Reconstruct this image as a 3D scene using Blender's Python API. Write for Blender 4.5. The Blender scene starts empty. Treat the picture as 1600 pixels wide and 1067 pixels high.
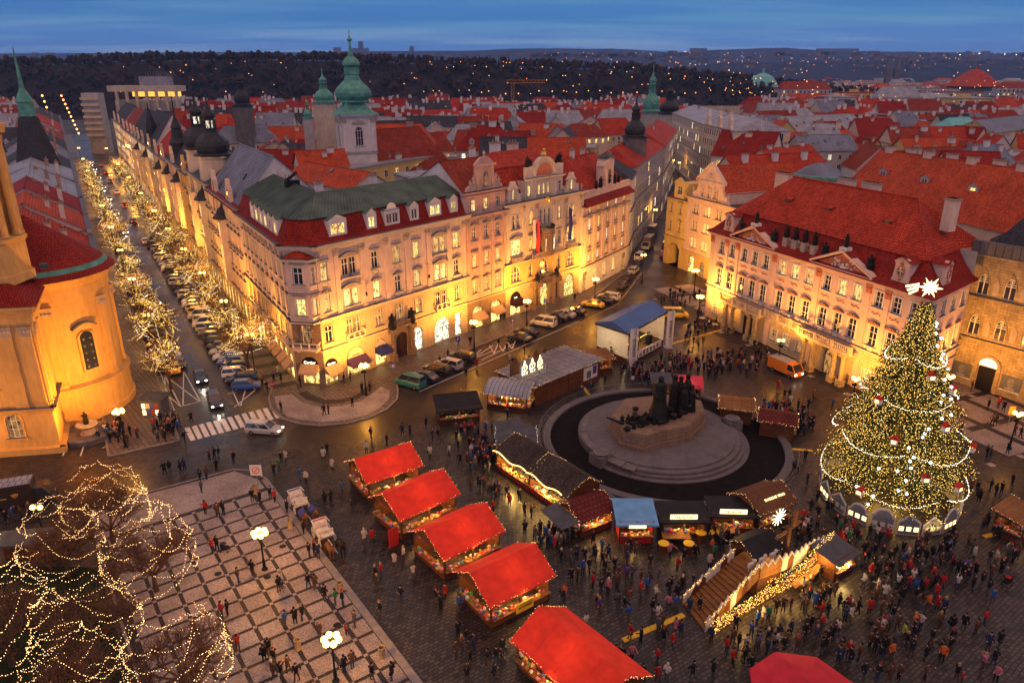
import bpy, bmesh, math, random
from math import sin, cos, pi, radians, atan2, hypot, sqrt
from mathutils import Matrix, Vector, noise as mnoise
random.seed(7)
SC = bpy.context.scene
COL = SC.collection
# ---------------------------------------------------------------- camera
CAM_H, PITCH, FPX = 44.0, radians(20.35), 1131.0
cd = bpy.data.cameras.new('camera'); cam = bpy.data.objects.new('camera', cd); COL.objects.link(cam)
cam.location = (0, 0, CAM_H); cam.rotation_euler = (pi/2 - PITCH, 0, 0)
cd.sensor_width = 36; cd.lens = FPX/1600*36; cd.clip_start = 1; cd.clip_end = 30000
SC.camera = cam
# ---------------------------------------------------------------- world: dusk sky with cloud bands
W = bpy.data.worlds.new('World'); SC.world = W; W.use_nodes = True
nt = W.node_tree; nt.nodes.clear()
def wn(t, **k):
    n = nt.nodes.new(t)
    for a, b in k.items(): setattr(n, a, b)
    return n
SUN_EL, SUN_ROT = radians(3.0), radians(205)
sky = wn('ShaderNodeTexSky', sky_type='NISHITA', sun_disc=False)
sky.sun_elevation = SUN_EL; sky.sun_rotation = SUN_ROT; sky.altitude = 200; sky.air_density = 1.0; sky.dust_density = 0.6; sky.ozone_density = 4.0
tc = wn('ShaderNodeTexCoord'); sep = wn('ShaderNodeSeparateXYZ'); nt.links.new(tc.outputs['Generated'], sep.inputs[0])
# project the view direction on a flat cloud deck so that the bands thin out towards the horizon
mx = wn('ShaderNodeMath', operation='MAXIMUM'); nt.links.new(sep.outputs[2], mx.inputs[0]); mx.inputs[1].default_value = 0.0
ad = wn('ShaderNodeMath', operation='ADD'); nt.links.new(mx.outputs[0], ad.inputs[0]); ad.inputs[1].default_value = 0.05
vd = wn('ShaderNodeVectorMath', operation='DIVIDE'); nt.links.new(tc.outputs['Generated'], vd.inputs[0])
cmb = wn('ShaderNodeCombineXYZ')
for i in range(3): nt.links.new(ad.outputs[0], cmb.inputs[i])
nt.links.new(cmb.outputs[0], vd.inputs[1])
mp = wn('ShaderNodeMapping'); mp.inputs['Scale'].default_value = (0.16, 0.42, 0.0); nt.links.new(vd.outputs[0], mp.inputs[0])
no = wn('ShaderNodeTexNoise'); no.inputs['Scale'].default_value = 1.6; no.inputs['Detail'].default_value = 6; no.inputs['Roughness'].default_value = 0.55
nt.links.new(mp.outputs[0], no.inputs[0])
rp = wn('ShaderNodeValToRGB'); rp.color_ramp.elements[0].position = 0.44; rp.color_ramp.elements[1].position = 0.62
nt.links.new(no.outputs[0], rp.inputs[0])
# the cloud deck itself: deep blue low in the east, greyer and brighter overhead where the western afterglow still reaches it
el = wn('ShaderNodeMapRange', interpolation_type='SMOOTHSTEP'); nt.links.new(sep.outputs[2], el.inputs[0]); el.inputs[1].default_value = -0.02; el.inputs[2].default_value = 0.62
deck = wn('ShaderNodeValToRGB'); nt.links.new(el.outputs[0], deck.inputs[0]); de = deck.color_ramp.elements
de[0].position = 0.0; de[0].color = (.120, .290, .680, 1); de[1].position = 1.0; de[1].color = (.60, .49, .45, 1)
for p_, c_ in ((.012, (.085, .260, .650, 1)), (.045, (.018, .150, .450, 1)), (.16, (.09, .20, .42, 1))): q_ = de.new(p_); q_.color = c_
cb = wn('ShaderNodeMix', data_type='RGBA'); nt.links.new(rp.outputs[0], cb.inputs[0]); cb.inputs[6].default_value = (.72, .84, .95, 1); cb.inputs[7].default_value = (2.5, 1.36, 1.0, 1)
dk = wn('ShaderNodeMix', data_type='RGBA', blend_type='MULTIPLY'); dk.inputs[0].default_value = 1; nt.links.new(deck.outputs[0], dk.inputs[6]); nt.links.new(cb.outputs[2], dk.inputs[7])
bg = wn('ShaderNodeBackground'); bg.inputs[1].default_value = 0.80; nt.links.new(dk.outputs[2], bg.inputs[0])
bg0 = wn('ShaderNodeBackground'); bg0.inputs[1].default_value = 0.05; nt.links.new(sky.outputs[0], bg0.inputs[0])
asum = wn('ShaderNodeAddShader'); nt.links.new(bg.outputs[0], asum.inputs[0]); nt.links.new(bg0.outputs[0], asum.inputs[1]); bg = asum
wo = wn('ShaderNodeOutputWorld'); nt.links.new(bg.outputs[0], wo.inputs[0])
# ---------------------------------------------------------------- exposure and sampling
SC.view_settings.view_transform = 'Standard'; SC.view_settings.look = 'None'; SC.view_settings.gamma = 1
SC.view_settings.exposure = 0.45; SC.view_settings.use_curve_mapping = False
SC.render.engine = 'CYCLES'
cy = SC.cycles; cy.use_denoising = True; cy.max_bounces = 3; cy.diffuse_bounces = 2; cy.glossy_bounces = 2
cy.transmission_bounces = 3; cy.transparent_max_bounces = 6; cy.volume_bounces = 0
cy.caustics_reflective = False; cy.caustics_refractive = False; cy.sample_clamp_indirect = 4.0; cy.use_light_tree = True
cy.use_adaptive_sampling = True; cy.adaptive_threshold = 0.02
# ---------------------------------------------------------------- pixel of the 1600 px wide photograph -> point of the place
def G(px, py, z=0.0):
    a, b = (px-800)/FPX, (533.5-py)/FPX
    dy = cos(PITCH)+b*sin(PITCH); dz = -sin(PITCH)+b*cos(PITCH)
    t = (z-CAM_H)/dz
    return Vector((a*t, dy*t))
# ---------------------------------------------------------------- materials
MT = {}
def nodes(name):
    m = bpy.data.materials.new(name); m.use_nodes = True
    n = m.node_tree.nodes; return m, n, m.node_tree.links, n['Principled BSDF']
def sset(b, col=None, rough=None, metal=None, spec=None):
    if col is not None: b.inputs['Base Color'].default_value = (*col, 1)
    if rough is not None: b.inputs['Roughness'].default_value = rough
    if metal is not None: b.inputs['Metallic'].default_value = metal
    if spec is not None: b.inputs['Specular IOR Level'].default_value = spec
def tex_noise(n, l, src, scale, detail=4, rough=.55):
    t = n.new('ShaderNodeTexNoise'); t.inputs['Scale'].default_value = scale; t.inputs['Detail'].default_value = detail; t.inputs['Roughness'].default_value = rough
    if src: l.new(src, t.inputs['Vector'])
    return t
def ramp(n, l, src, pts):
    r = n.new('ShaderNodeValToRGB'); e = r.color_ramp.elements
    while len(e) < len(pts): e.new(.5)
    for x, (p, c) in zip(e, pts): x.position = p; x.color = (*c, 1) if len(c) == 3 else c
    l.new(src, r.inputs[0]); return r
def bump(n, l, b, src, strength, dist):
    k = n.new('ShaderNodeBump'); k.inputs['Strength'].default_value = strength; k.inputs['Distance'].default_value = dist
    l.new(src, k.inputs['Height']); l.new(k.outputs[0], b.inputs['Normal'])
def mulc(c, k): return tuple(min(1, x*k) for x in c)
def M_plain(name, col, rough=.6, metal=0, var=.25, scale=3.0, bmp=.15, spec=.1):
    """painted, plastered or metal surface: uneven tone at two scales and fine relief"""
    if name in MT: return MT[name]
    m, n, l, b = nodes(name); sset(b, col, rough, metal, spec)
    t = n.new('ShaderNodeTexCoord'); a = tex_noise(n, l, t.outputs['Object'], scale, 5); 
    r = ramp(n, l, a.outputs[0], [(.3, mulc(col, 1-var)), (.7, mulc(col, 1+var*.6))]); l.new(r.outputs[0], b.inputs['Base Color'])
    if bmp: bump(n, l, b, tex_noise(n, l, t.outputs['Object'], scale*6, 3).outputs[0], bmp, .02)
    MT[name] = m; return m
def M_stucco(name, col, dirt=.5, scale=.35, course=None):
    """plaster with broad stains, streaks under ledges and optional stone coursing"""
    if name in MT: return MT[name]
    m, n, l, b = nodes(name); sset(b, col, .85, 0, .08)
    t = n.new('ShaderNodeTexCoord'); mp = n.new('ShaderNodeMapping'); mp.inputs['Scale'].default_value = (1, 1, .22); l.new(t.outputs['Object'], mp.inputs[0])
    a = tex_noise(n, l, t.outputs['Object'], scale, 6, .6); s = tex_noise(n, l, mp.outputs[0], 2.2, 4)
    r = ramp(n, l, a.outputs[0], [(.3, mulc(col, 1-.35*dirt)), (.65, mulc(col, 1.06))])
    r2 = ramp(n, l, s.outputs[0], [(.35, (1-.3*dirt,)*3), (.6, (1, 1, 1))])
    x = n.new('ShaderNodeMix'); x.data_type = 'RGBA'; x.blend_type = 'MULTIPLY'; x.inputs[0].default_value = 1
    l.new(r.outputs[0], x.inputs[6]); l.new(r2.outputs[0], x.inputs[7]); out = x.outputs[2]
    h = tex_noise(n, l, t.outputs['Object'], 9, 4).outputs[0]
    if course:
        bk = n.new('ShaderNodeTexBrick'); u = n.new('ShaderNodeUVMap'); l.new(u.outputs[0], bk.inputs[0])
        bk.inputs['Scale'].default_value = 1; bk.inputs['Brick Width'].default_value = course[0]; bk.inputs['Row Height'].default_value = course[1]
        bk.inputs['Mortar Size'].default_value = .03; bk.inputs['Color1'].default_value = (1, 1, 1, 1); bk.inputs['Color2'].default_value = (course[2],)*3+(1,); bk.inputs['Mortar'].default_value = (.55, .55, .55, 1)
        y = n.new('ShaderNodeMix'); y.data_type = 'RGBA'; y.blend_type = 'MULTIPLY'; y.inputs[0].default_value = 1
        l.new(out, y.inputs[6]); l.new(bk.outputs[0], y.inputs[7]); out = y.outputs[2]
        h = bk.outputs[0]
    l.new(out, b.inputs['Base Color']); bump(n, l, b, h, .35, .03)
    MT[name] = m; return m
def M_tile(name, col, w=.3, h=.44, var=.4, rough=.7):
    """roof covering in rows, laid on the metric UVs of the slope"""
    if name in MT: return MT[name]
    m, n, l, b = nodes(name); sset(b, col, rough, 0, .1)
    u = n.new('ShaderNodeUVMap'); bk = n.new('ShaderNodeTexBrick'); l.new(u.outputs[0], bk.inputs[0])
    bk.inputs['Scale'].default_value = 1; bk.inputs['Brick Width'].default_value = w; bk.inputs['Row Height'].default_value = h
    bk.inputs['Mortar Size'].default_value = .05; bk.inputs['Mortar Smooth'].default_value = .4; bk.inputs['Bias'].default_value = -.1
    bk.inputs['Color1'].default_value = (*mulc(col, 1+var*.5), 1); bk.inputs['Color2'].default_value = (*mulc(col, 1-var), 1); bk.inputs['Mortar'].default_value = (*mulc(col, .28), 1)
    t = n.new('ShaderNodeTexCoord'); a = tex_noise(n, l, t.outputs['Object'], .25, 6, .65)
    r = ramp(n, l, a.outputs[0], [(.3, (.62, .6, .6)), (.62, (1.0, 1.0, 1.0))])
    x = n.new('ShaderNodeMix'); x.data_type = 'RGBA'; x.blend_type = 'MULTIPLY'; x.inputs[0].default_value = 1
    l.new(bk.outputs[0], x.inputs[6]); l.new(r.outputs[0], x.inputs[7]); l.new(x.outputs[2], b.inputs['Base Color'])
    bump(n, l, b, bk.outputs[0], .8, .06); MT[name] = m; return m
def M_emit(name, col, strength, sample=False):
    if name in MT: return MT[name]
    m, n, l, b = nodes(name); sset(b, (.02, .02, .02)); b.inputs['Emission Color'].default_value = (*col, 1); b.inputs['Emission Strength'].default_value = strength
    m.cycles.emission_sampling = 'AUTO' if sample else 'NONE'; MT[name] = m; return m
def M_pane(name, col, strength, dark=.35, sx=1.6):
    """a lit window: lamp-lit room seen behind glass, with furniture and curtain shapes"""
    if name in MT: return MT[name]
    m, n, l, b = nodes(name); sset(b, (.03, .03, .03), .08, 0, .5)
    t = n.new('ShaderNodeTexCoord'); o = n.new('ShaderNodeObjectInfo')
    ad = n.new('ShaderNodeVectorMath'); ad.operation = 'ADD'; sc = n.new('ShaderNodeVectorMath'); sc.operation = 'SCALE'
    l.new(o.outputs['Random'], sc.inputs[0]); sc.inputs[3].default_value = 60
    l.new(t.outputs['Object'], ad.inputs[0]); l.new(sc.outputs[0], ad.inputs[1])
    mp = n.new('ShaderNodeMapping'); mp.inputs['Scale'].default_value = (sx, sx, sx*.55); l.new(ad.outputs[0], mp.inputs[0])
    a = tex_noise(n, l, mp.outputs[0], 1.6, 3, .6); r = ramp(n, l, a.outputs[0], [(.40, mulc(col, dark*.3)), (.49, mulc(col, .7)), (.62, col)])
    mm = n.new('ShaderNodeMath'); mm.operation = 'MULTIPLY_ADD'; l.new(o.outputs['Random'], mm.inputs[0]); mm.inputs[1].default_value = strength*.9; mm.inputs[2].default_value = strength*.5
    l.new(r.outputs[0], b.inputs['Emission Color']); l.new(mm.outputs[0], b.inputs['Emission Strength'])
    m.cycles.emission_sampling = 'NONE'; MT[name] = m; return m
def M_glass(name, col=(.02, .025, .035), rough=.06):
    if name in MT: return MT[name]
    m, n, l, b = nodes(name); sset(b, col, rough, 0, .9); MT[name] = m; return m
def M_vary(name, cols, rough=.75):
    """cloth whose colour is picked per object"""
    m, n, l, b = nodes(name); sset(b, cols[0], rough, 0, .2); o = n.new('ShaderNodeObjectInfo')
    r = ramp(n, l, o.outputs['Random'], [(i/len(cols), c) for i, c in enumerate(cols)]); r.color_ramp.interpolation = 'CONSTANT'; l.new(r.outputs[0], b.inputs['Base Color'])
    MT[name] = m; return m
# ---------------------------------------------------------------- mesh builder
class MB:
    def __init__(s): s.v = []; s.f = []; s.m = []; s.mi = 0; s.T = None; s.sm = False; s.smf = []; s.g = []; s.cg = 0
    def grp(s): s.cg += 1
    def q(s, *p, mi=None):
        b = len(s.v)
        for x in p:
            x = Vector(x); s.v.append(s.T @ x if s.T else x)
        s.f.append(tuple(range(b, b+len(p)))); s.g.append(s.cg); s.m.append(s.mi if mi is None else mi); s.smf.append(s.sm)
    def box(s, x0, x1, y0, y1, z0, z1, mi=None, bot=True):
        a, b, c, d = (x0, y0, z0), (x1, y0, z0), (x1, y1, z0), (x0, y1, z0); e, f, g, h = (x0, y0, z1), (x1, y0, z1), (x1, y1, z1), (x0, y1, z1)
        if bot: s.q(d, c, b, a, mi=mi)
        s.q(e, f, g, h, mi=mi); s.q(a, b, f, e, mi=mi); s.q(b, c, g, f, mi=mi); s.q(c, d, h, g, mi=mi); s.q(d, a, e, h, mi=mi)
    def prism(s, poly, z0, z1, mi=None, bot=True, top=True):
        """vertical prism over a counter-clockwise polygon"""
        k = len(poly)
        if top: s.q(*[(p[0], p[1], z1) for p in poly], mi=mi)
        if bot: s.q(*[(p[0], p[1], z0) for p in reversed(poly)], mi=mi)
        for i in range(k):
            a, b = poly[i], poly[(i+1) % k]; s.q((a[0], a[1], z0), (b[0], b[1], z0), (b[0], b[1], z1), (a[0], a[1], z1), mi=mi)
    def slab(s, poly, y0, y1, mi=None):
        """outline in the x-z plane (counter-clockwise seen from -y), given depth from y0 (front) to y1 (back)"""
        k = len(poly); s.q(*[(p[0], y0, p[1]) for p in poly], mi=mi); s.q(*[(p[0], y1, p[1]) for p in reversed(poly)], mi=mi)
        for i in range(k):
            a, b = poly[i], poly[(i+1) % k]; s.q((a[0], y0, a[1]), (a[0], y1, a[1]), (b[0], y1, b[1]), (b[0], y0, b[1]), mi=mi)
    def lathe(s, prof, n=16, c=(0, 0), a0=0, a1=2*pi, mi=None, sq=0):
        """profile of (radius, z); sq turns the plan 1/n so flats face the axes"""
        full = abs(a1-a0-2*pi) < 1e-6
        for i in range(n):
            t0, t1 = a0+(a1-a0)*i/n+sq, a0+(a1-a0)*(i+1)/n+sq
            for (r0, z0), (r1, z1) in zip(prof, prof[1:]):
                p = [(c[0]+r0*cos(t0), c[1]+r0*sin(t0), z0), (c[0]+r0*cos(t1), c[1]+r0*sin(t1), z0), (c[0]+r1*cos(t1), c[1]+r1*sin(t1), z1), (c[0]+r1*cos(t0), c[1]+r1*sin(t0), z1)]
                if r0 < 1e-5: p = [p[0], p[2], p[3]]
                elif r1 < 1e-5: p = p[:3]
                s.q(*p, mi=mi)
    def tube(s, a, b, r0, r1=None, n=6, mi=None, cap=False):
        a, b = Vector(a), Vector(b); r1 = r0 if r1 is None else r1; d = (b-a)
        if d.length < 1e-6: return
        d.normalize(); u = d.orthogonal().normalized(); w = d.cross(u)
        A = [a+r0*(cos(2*pi*i/n)*u+sin(2*pi*i/n)*w) for i in range(n)]; B = [b+r1*(cos(2*pi*i/n)*u+sin(2*pi*i/n)*w) for i in range(n)]
        for i in range(n): s.q(A[i], A[(i+1) % n], B[(i+1) % n], B[i], mi=mi)
        if cap: s.q(*reversed(A), mi=mi); s.q(*B, mi=mi)
    def ball(s, c, r, n=8, k=5, mi=None, sz=1):
        c = Vector(c)
        for j in range(k):
            p0, p1 = pi*j/k, pi*(j+1)/k
            for i in range(n):
                t0, t1 = 2*pi*i/n, 2*pi*(i+1)/n
                f = lambda p, t: c+Vector((r*sin(p)*cos(t), r*sin(p)*sin(t), r*sz*cos(p)))
                pts = [f(p0, t0), f(p1, t0), f(p1, t1), f(p0, t1)]
                if j == 0: pts = pts[:3]
                if j == k-1: pts = [pts[0], pts[1], pts[3]]
                s.q(*pts, mi=mi)
    def octa(s, c, r, mi=None):
        x, y, z = c; P = [(x+r, y, z), (x, y+r, z), (x-r, y, z), (x, y-r, z)]; t, b = (x, y, z+r), (x, y, z-r)
        for i in range(4): s.q(P[i], P[(i+1) % 4], t, mi=mi); s.q(P[(i+1) % 4], P[i], b, mi=mi)
    def mesh(s, name, mats, smooth=False, uv=True):
        me = bpy.data.meshes.new(name); me.from_pydata([tuple(x) for x in s.v], [], s.f)
        for m in mats: me.materials.append(MT[m] if isinstance(m, str) else m)
        if len(mats) > 1: me.polygons.foreach_set('material_index', s.m)
        if smooth or any(s.smf):
            me.polygons.foreach_set('use_smooth', [True]*len(s.f) if smooth else s.smf)
        if uv:
            L = me.uv_layers.new(name='UVMap'); out = []
            for f in s.f:
                p = s.v[f[0]]; nrm = Vector((0, 0, 0))
                for i in range(1, len(f)-1): nrm += (s.v[f[i]]-p).cross(s.v[f[i+1]]-p)
                if nrm.length < 1e-9: nrm = Vector((0, 0, 1))
                nrm.normalize()
                if abs(nrm.z) > .97: u, w = Vector((1, 0, 0)), Vector((0, 1, 0))
                else: u = Vector((-nrm.y, nrm.x, 0)).normalized(); w = nrm.cross(u)
                for i in f: out += [s.v[i].dot(u), s.v[i].dot(w)]
            L.data.foreach_set('uv', out)
        me.validate(); return me
    def obj(s, name, mats, parent=None, world=None, smooth=False, **kw):
        mats = mats if isinstance(mats, (list, tuple)) else [mats]; G_ = sorted(set(s.g)); first = None
        if len(G_) < 2: return put(name, s.mesh(name, mats, smooth), parent, world, **kw)
        for k in G_:                      # each marked group of pieces becomes a part of its own
            t = MB(); t.cg = 0
            for f, mi, sm, gk in zip(s.f, s.m, s.smf, s.g):
                if gk == k: t.sm = sm; t.q(*[s.v[i] for i in f], mi=mi)
            o = put(name, t.mesh(name, mats, smooth), parent, world, **kw); first = first or o
        return first
# ---------------------------------------------------------------- objects
WM = {}
def put(name, data, parent=None, world=None, label=None, cat=None, group=None, kind=None):
    o = bpy.data.objects.new(name, data); COL.objects.link(o)
    w = world if world is not None else Matrix.Identity(4)
    if parent is not None:
        o.parent = parent; o.matrix_parent_inverse = WM[parent.name].inverted()
    o.matrix_basis = w; WM[o.name] = w
    if label: o['label'] = label
    if cat: o['category'] = cat
    if group: o['group'] = group
    if kind: o['kind'] = kind
    return o
def root(name, label, cat, loc=(0, 0, 0), rz=0, group=None):
    loc = tuple(loc) if len(loc) == 3 else (*loc, 0)
    return put(name, None, None, Matrix.Translation(loc) @ Matrix.Rotation(rz, 4, 'Z'), label, cat, group)
def TR(x, y, z=0, rz=0, s=1.0): return Matrix.Translation((x, y, z)) @ Matrix.Rotation(rz, 4, 'Z') @ Matrix.Scale(s, 4)
def struct(name, mb, mats, world=None): return mb.obj(name, mats, None, world, kind='structure')
class Fac:
    """a wall line from A to B, left to right seen from outside; local x along, y into the house, z up"""
    def __init__(s, A, B, z=0):
        s.A, s.B = Vector(A[:2]), Vector(B[:2]); d = s.B-s.A; s.L = d.length; s.u = d/s.L; s.n = Vector((s.u.y, -s.u.x)); s.ang = atan2(d.y, d.x)
        s.M = TR(s.A.x, s.A.y, z, s.ang)
    def at(s, x, y=0, z=0): return s.M @ Matrix.Translation((x, y, z))
    def pt(s, x, y=0): p = s.A+s.u*x-s.n*y; return p
# ---------------------------------------------------------------- shared materials
M_stucco('cream', (.62, .52, .40)); M_stucco('pale_pink', (.64, .49, .40)); M_stucco('pink', (.56, .36, .28)); M_stucco('ochre', (.60, .42, .17))
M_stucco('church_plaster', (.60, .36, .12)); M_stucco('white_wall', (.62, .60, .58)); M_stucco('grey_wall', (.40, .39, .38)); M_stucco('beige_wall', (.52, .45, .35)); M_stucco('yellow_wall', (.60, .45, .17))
M_stucco('rustic', (.60, .46, .27), .4, .35, (1.1, .42, .92)); M_stucco('sandstone', (.48, .36, .20), .9, .5, (.9, .42, .72)); M_stucco('brown_stone', (.24, .17, .12), .5, .5, (.9, .5, .85)); M_stucco('stone_trim', (.44, .35, .27), .6, 1.2)
M_stucco('kinsky_pink', (.64, .46, .38), .3, .5); M_stucco('rose_stucco', (.56, .20, .11), .8, 2.5); M_stucco('white_stucco', (.70, .66, .60), .5, .6); M_stucco('grey_stone', (.125, .118, .125), .5, .6); M_stucco('dark_stone', (.16, .15, .15), .8, .8)
M_tile('red_tile', (.50, .058, .022)); M_tile('orange_tile', (.56, .090, .030)); M_tile('brown_tile', (.33, .055, .026)); M_tile('dark_red_tile', (.34, .030, .016), .3, .3); M_tile('slate', (.07, .075, .09), .3, .3); M_tile('blue_slate', (.22, .26, .34), .45, .45, .12); M_tile('metal_roof', (.30, .33, .38), .6, 3, .1, .45); M_tile('asphalt_roof', (.13, .13, .14), 1.2, 4, .2, .8)
M_plain('verdigris', (.10, .30, .24), .55, 0, .4, .7, .2); M_plain('copper_green', (.075, .115, .088), .5, 0, .45, .35, .1); M_plain('dark_copper', (.035, .04, .045), .45, 0, .3, 1.5, .1); M_plain('teal_roof', (.14, .42, .42), .5, 0, .2, .6, .1)
M_plain('bronze', (.022, .022, .019), .42, .5, .5, 3, .5); M_plain('iron', (.02, .02, .022), .45, .3, .2, 4, .05); M_plain('gold', (.75, .48, .12), .3, .9, .2, 4, .1); M_plain('lead_ledge', (.10, .11, .13), .5, 0, .3, 2, .1)
M_plain('white_paint', (.72, .70, .66), .5, 0, .1, 5, .05); M_plain('brown_paint', (.13, .06, .035), .5, 0, .2, 6, .1); M_plain('dark_wood', (.10, .045, .022), .6, 0, .4, 5, .3); M_plain('soot_brick', (.36, .24, .19), .8, 0, .3, 5, .4)
M_glass('glass_dark'); M_glass('glass_blue', (.04, .06, .09)); M_pane('pane_warm', (1, .58, .16), 1.25); M_pane('pane_gold', (1, .66, .20), 1.8, .6); M_pane('pane_dim', (1, .48, .14), .5); M_pane('pane_cool', (1, .90, .66), 1.6)
M_pane('pane_shop', (1, .62, .18), 2.0, .5, .9); M_pane('pane_shop_white', (1, .88, .58), 1.9, .4, 1.8)
for k in ('pane_shop', 'pane_shop_white'): MT[k].cycles.emission_sampling = 'AUTO'
CW = {}
def arc(cx, cz, r, n=10, a0=0, a1=pi, ry=None): return [(cx+r*cos(a0+(a1-a0)*i/n), cz+(ry or r)*sin(a0+(a1-a0)*i/n)) for i in range(n+1)]
def frame_mesh(kind, w, h, wall):
    k = ('f', kind, round(w, 2), round(h, 2), wall)
    if k in CW: return CW[k]
    m = MB(); t = .09; y0, y1 = .16, .26; x = w/2
    if kind in ('arch', 'shoparch', 'goth'):
        r = x; zc = h-r if kind != 'goth' else h-r*1.5; R = arc(0, zc, r, 12) if kind != 'goth' else [(r*cos(s*pi/2)**.8, zc+r*1.5*sin(s*pi/2)) for s in [i/6 for i in range(7)]]+[(-r*cos(s*pi/2)**.8, zc+r*1.5*sin(s*pi/2)) for s in [i/6 for i in range(5, -1, -1)]]
        k2 = .86; Q = [(a*k2, zc+(b-zc)*k2) for a, b in R]
        for i in range(len(R)-1):
            a, b = R[i], R[i+1]; c, d = Q[i+1], Q[i]
            m.slab([a, b, c, d], y0, y1, mi=0)
            # spandrel back to the rectangular opening, flush with the wall
            if i < (len(R)-1)/2: m.slab([(x, h), b, a], 0.0, .3, mi=1)
            else: m.slab([(-x, h), b, a], 0.0, .3, mi=1)
        m.box(-x, -x+t, y0, y1, 0, zc, 0); m.box(x-t, x, y0, y1, 0, zc, 0); m.box(-x, x, y0, y1, 0, t, 0)
        if kind == 'goth':
            m.box(-.06, .06, y0, y1, 0, h-.25, 0); m.box(-x, x, y0, y1, zc-.05, zc+.05, 0)
            for s in (-1, 1):
                A = arc(s*x/2, zc, x/2, 6)
                for a, b in zip(A, A[1:]): m.slab([a, b, (b[0], b[1]-.09), (a[0], a[1]-.09)], y0, y1, 0)
            A = arc(0, zc+r*.85, r*.36, 8, 0, 2*pi)
            for a, b in zip(A, A[1:]): m.slab([a, b, (b[0]*.7, zc+r*.85+(b[1]-zc-r*.85)*.7), (a[0]*.7, zc+r*.85+(a[1]-zc-r*.85)*.7)], y0, y1, 0)
        else:
            m.box(-x, x, y0, y1, zc-.05, zc+.05, 0)
            if kind == 'arch':
                for s in ((0,) if w < 1.4 else (-w/6, w/6)): m.box(s-.045, s+.045, y0, y1, 0, h-.15, 0)
                m.box(-x, x, y0, y1, zc*.5-.03, zc*.5+.03, 0)
    else:
        m.box(-x, -x+t, y0, y1, 0, h, 0); m.box(x-t, x, y0, y1, 0, h, 0); m.box(-x+t, x-t, y0, y1, 0, t, 0); m.box(-x+t, x-t, y0, y1, h-t, h, 0)
        if kind == 'case':
            m.box(-.05, .05, y0, y1-.02, t, h-t, 0); m.box(-x+t, x-t, y0-.02, y1-.03, h*.66-.05, h*.66+.05, 0)
        elif kind == 'pane6':
            m.box(-.05, .05, y0, y1-.02, t, h-t, 0)
            for f in (.36, .68): m.box(-x+t, x-t, y0+.02, y1-.03, h*f-.035, h*f+.035, 0)
        elif kind == 'shop':
            m.box(-x+t, x-t, y0, y1, h*.72-.04, h*.72+.04, 0)
            if w > 2.2: m.box(-.04, .04, y0, y1-.02, t, h*.72, 0)
    CW[k] = me = m.mesh('window', ['white_paint' if kind not in ('shop', 'shoparch') else 'brown_paint', wall]); return me
def pane_mesh(kind, w, h, mat):
    k = ('p', kind, round(w, 2), round(h, 2), mat)
    if k in CW: return CW[k]
    m = MB(); x = w/2-.01
    if kind in ('arch', 'shoparch'): m.slab([(-x, .02), (x, .02)]+arc(0, h-w/2, x, 10), .20, .215)
    elif kind == 'goth': m.slab([(-x, .02), (x, .02), (x, h-x*1.5), (x*.5, h-x*.4), (0, h), (-x*.5, h-x*.4), (-x, h-x*1.5)], .20, .215)
    else: m.box(-x, x, .20, .215, .02, h-.02)
    CW[k] = me = m.mesh('pane', [mat]); return me
def sur_mesh(style, w, h, trim):
    """stucco surround: bands, sill, and the cap of its style (0 trim, 1 lead ledge, 2 relief)"""
    k = ('s', style, round(w, 2), round(h, 2), trim)
    if k in CW: return CW[k]
    m = MB(); x = w/2; b = .2; d = -.09; relief = 'rose_stucco' if 'rose' in style else 'stone_trim'
    arched = 'arch' in style
    if arched:
        zc = h-x
        m.box(-x-b, -x, d, .06, 0, zc); m.box(x, x+b, d, .06, 0, zc)
        A = arc(0, zc, x+b, 10); B = arc(0, zc, x, 10)
        for i in range(10): m.slab([B[i], A[i], A[i+1], B[i+1]], d, .04)
        m.box(-.18, .18, d-.08, .03, h-.05, h+b+.2)
    else:
        m.box(-x-b, -x, d, .06, 0, h); m.box(x, x+b, d, .06, 0, h); m.box(-x-b, x+b, d, .06, h, h+b)
    m.box(-x-b-.1, x+b+.1, -.24, .1, -.16, 0, 0); m.box(-x-b-.12, x+b+.12, -.27, .1, -.0, .035, 1)
    top = h+b; X = x+b+.12
    if 'flat' in style: m.box(-X, X, -.22, .0, top+.14, top+.30, 0); m.box(-X-.04, X+.04, -.27, .0, top+.30, top+.36, 1)
    if 'tri' in style:
        m.slab([(-X, top+.12), (X, top+.12), (0, top+.12+X*.5)], -.16, 0, 0)
        for s in (-1, 1): m.slab([(s*X*1.06, top+.12), (s*X*1.06, top+.24), (0, top+.24+X*.53), (0, top+.12+X*.53)][::s], -.30, 0, 1)
    if 'seg' in style:
        A = [(X*1.04*(1-2*i/8), top+.16+.34*sin(pi*i/8)**1.0*(X/.9)**.5+(.05 if i in (0, 8) else 0)) for i in range(9)]
        m.slab([(-X, top+.05), (X, top+.05)]+A, -.15, 0, 2)
        for a, c in zip(A, A[1:]): m.slab([a, (a[0], a[1]+.09), (c[0], c[1]+.09), c][::-1], -.32, 0, 1)
        for i in range(3): m.ball(((i-1)*X*.45, -.16, top+.2), .11+.05*(i == 1), 6, 4, 2)
    if 'apron' in style:
        m.box(-x-.05, x+.05, -.05, .0, -.78, -.2, 2); m.box(-x*.6, x*.6, -.1, 0, -.66, -.32, 0)
        for s in (-1, 1): m.box(s*x-.1, s*x+.1, -.15, 0, -.5, -.16, 0)
    CW[k] = me = m.mesh('surround', [trim, 'lead_ledge', relief]); return me
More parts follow.
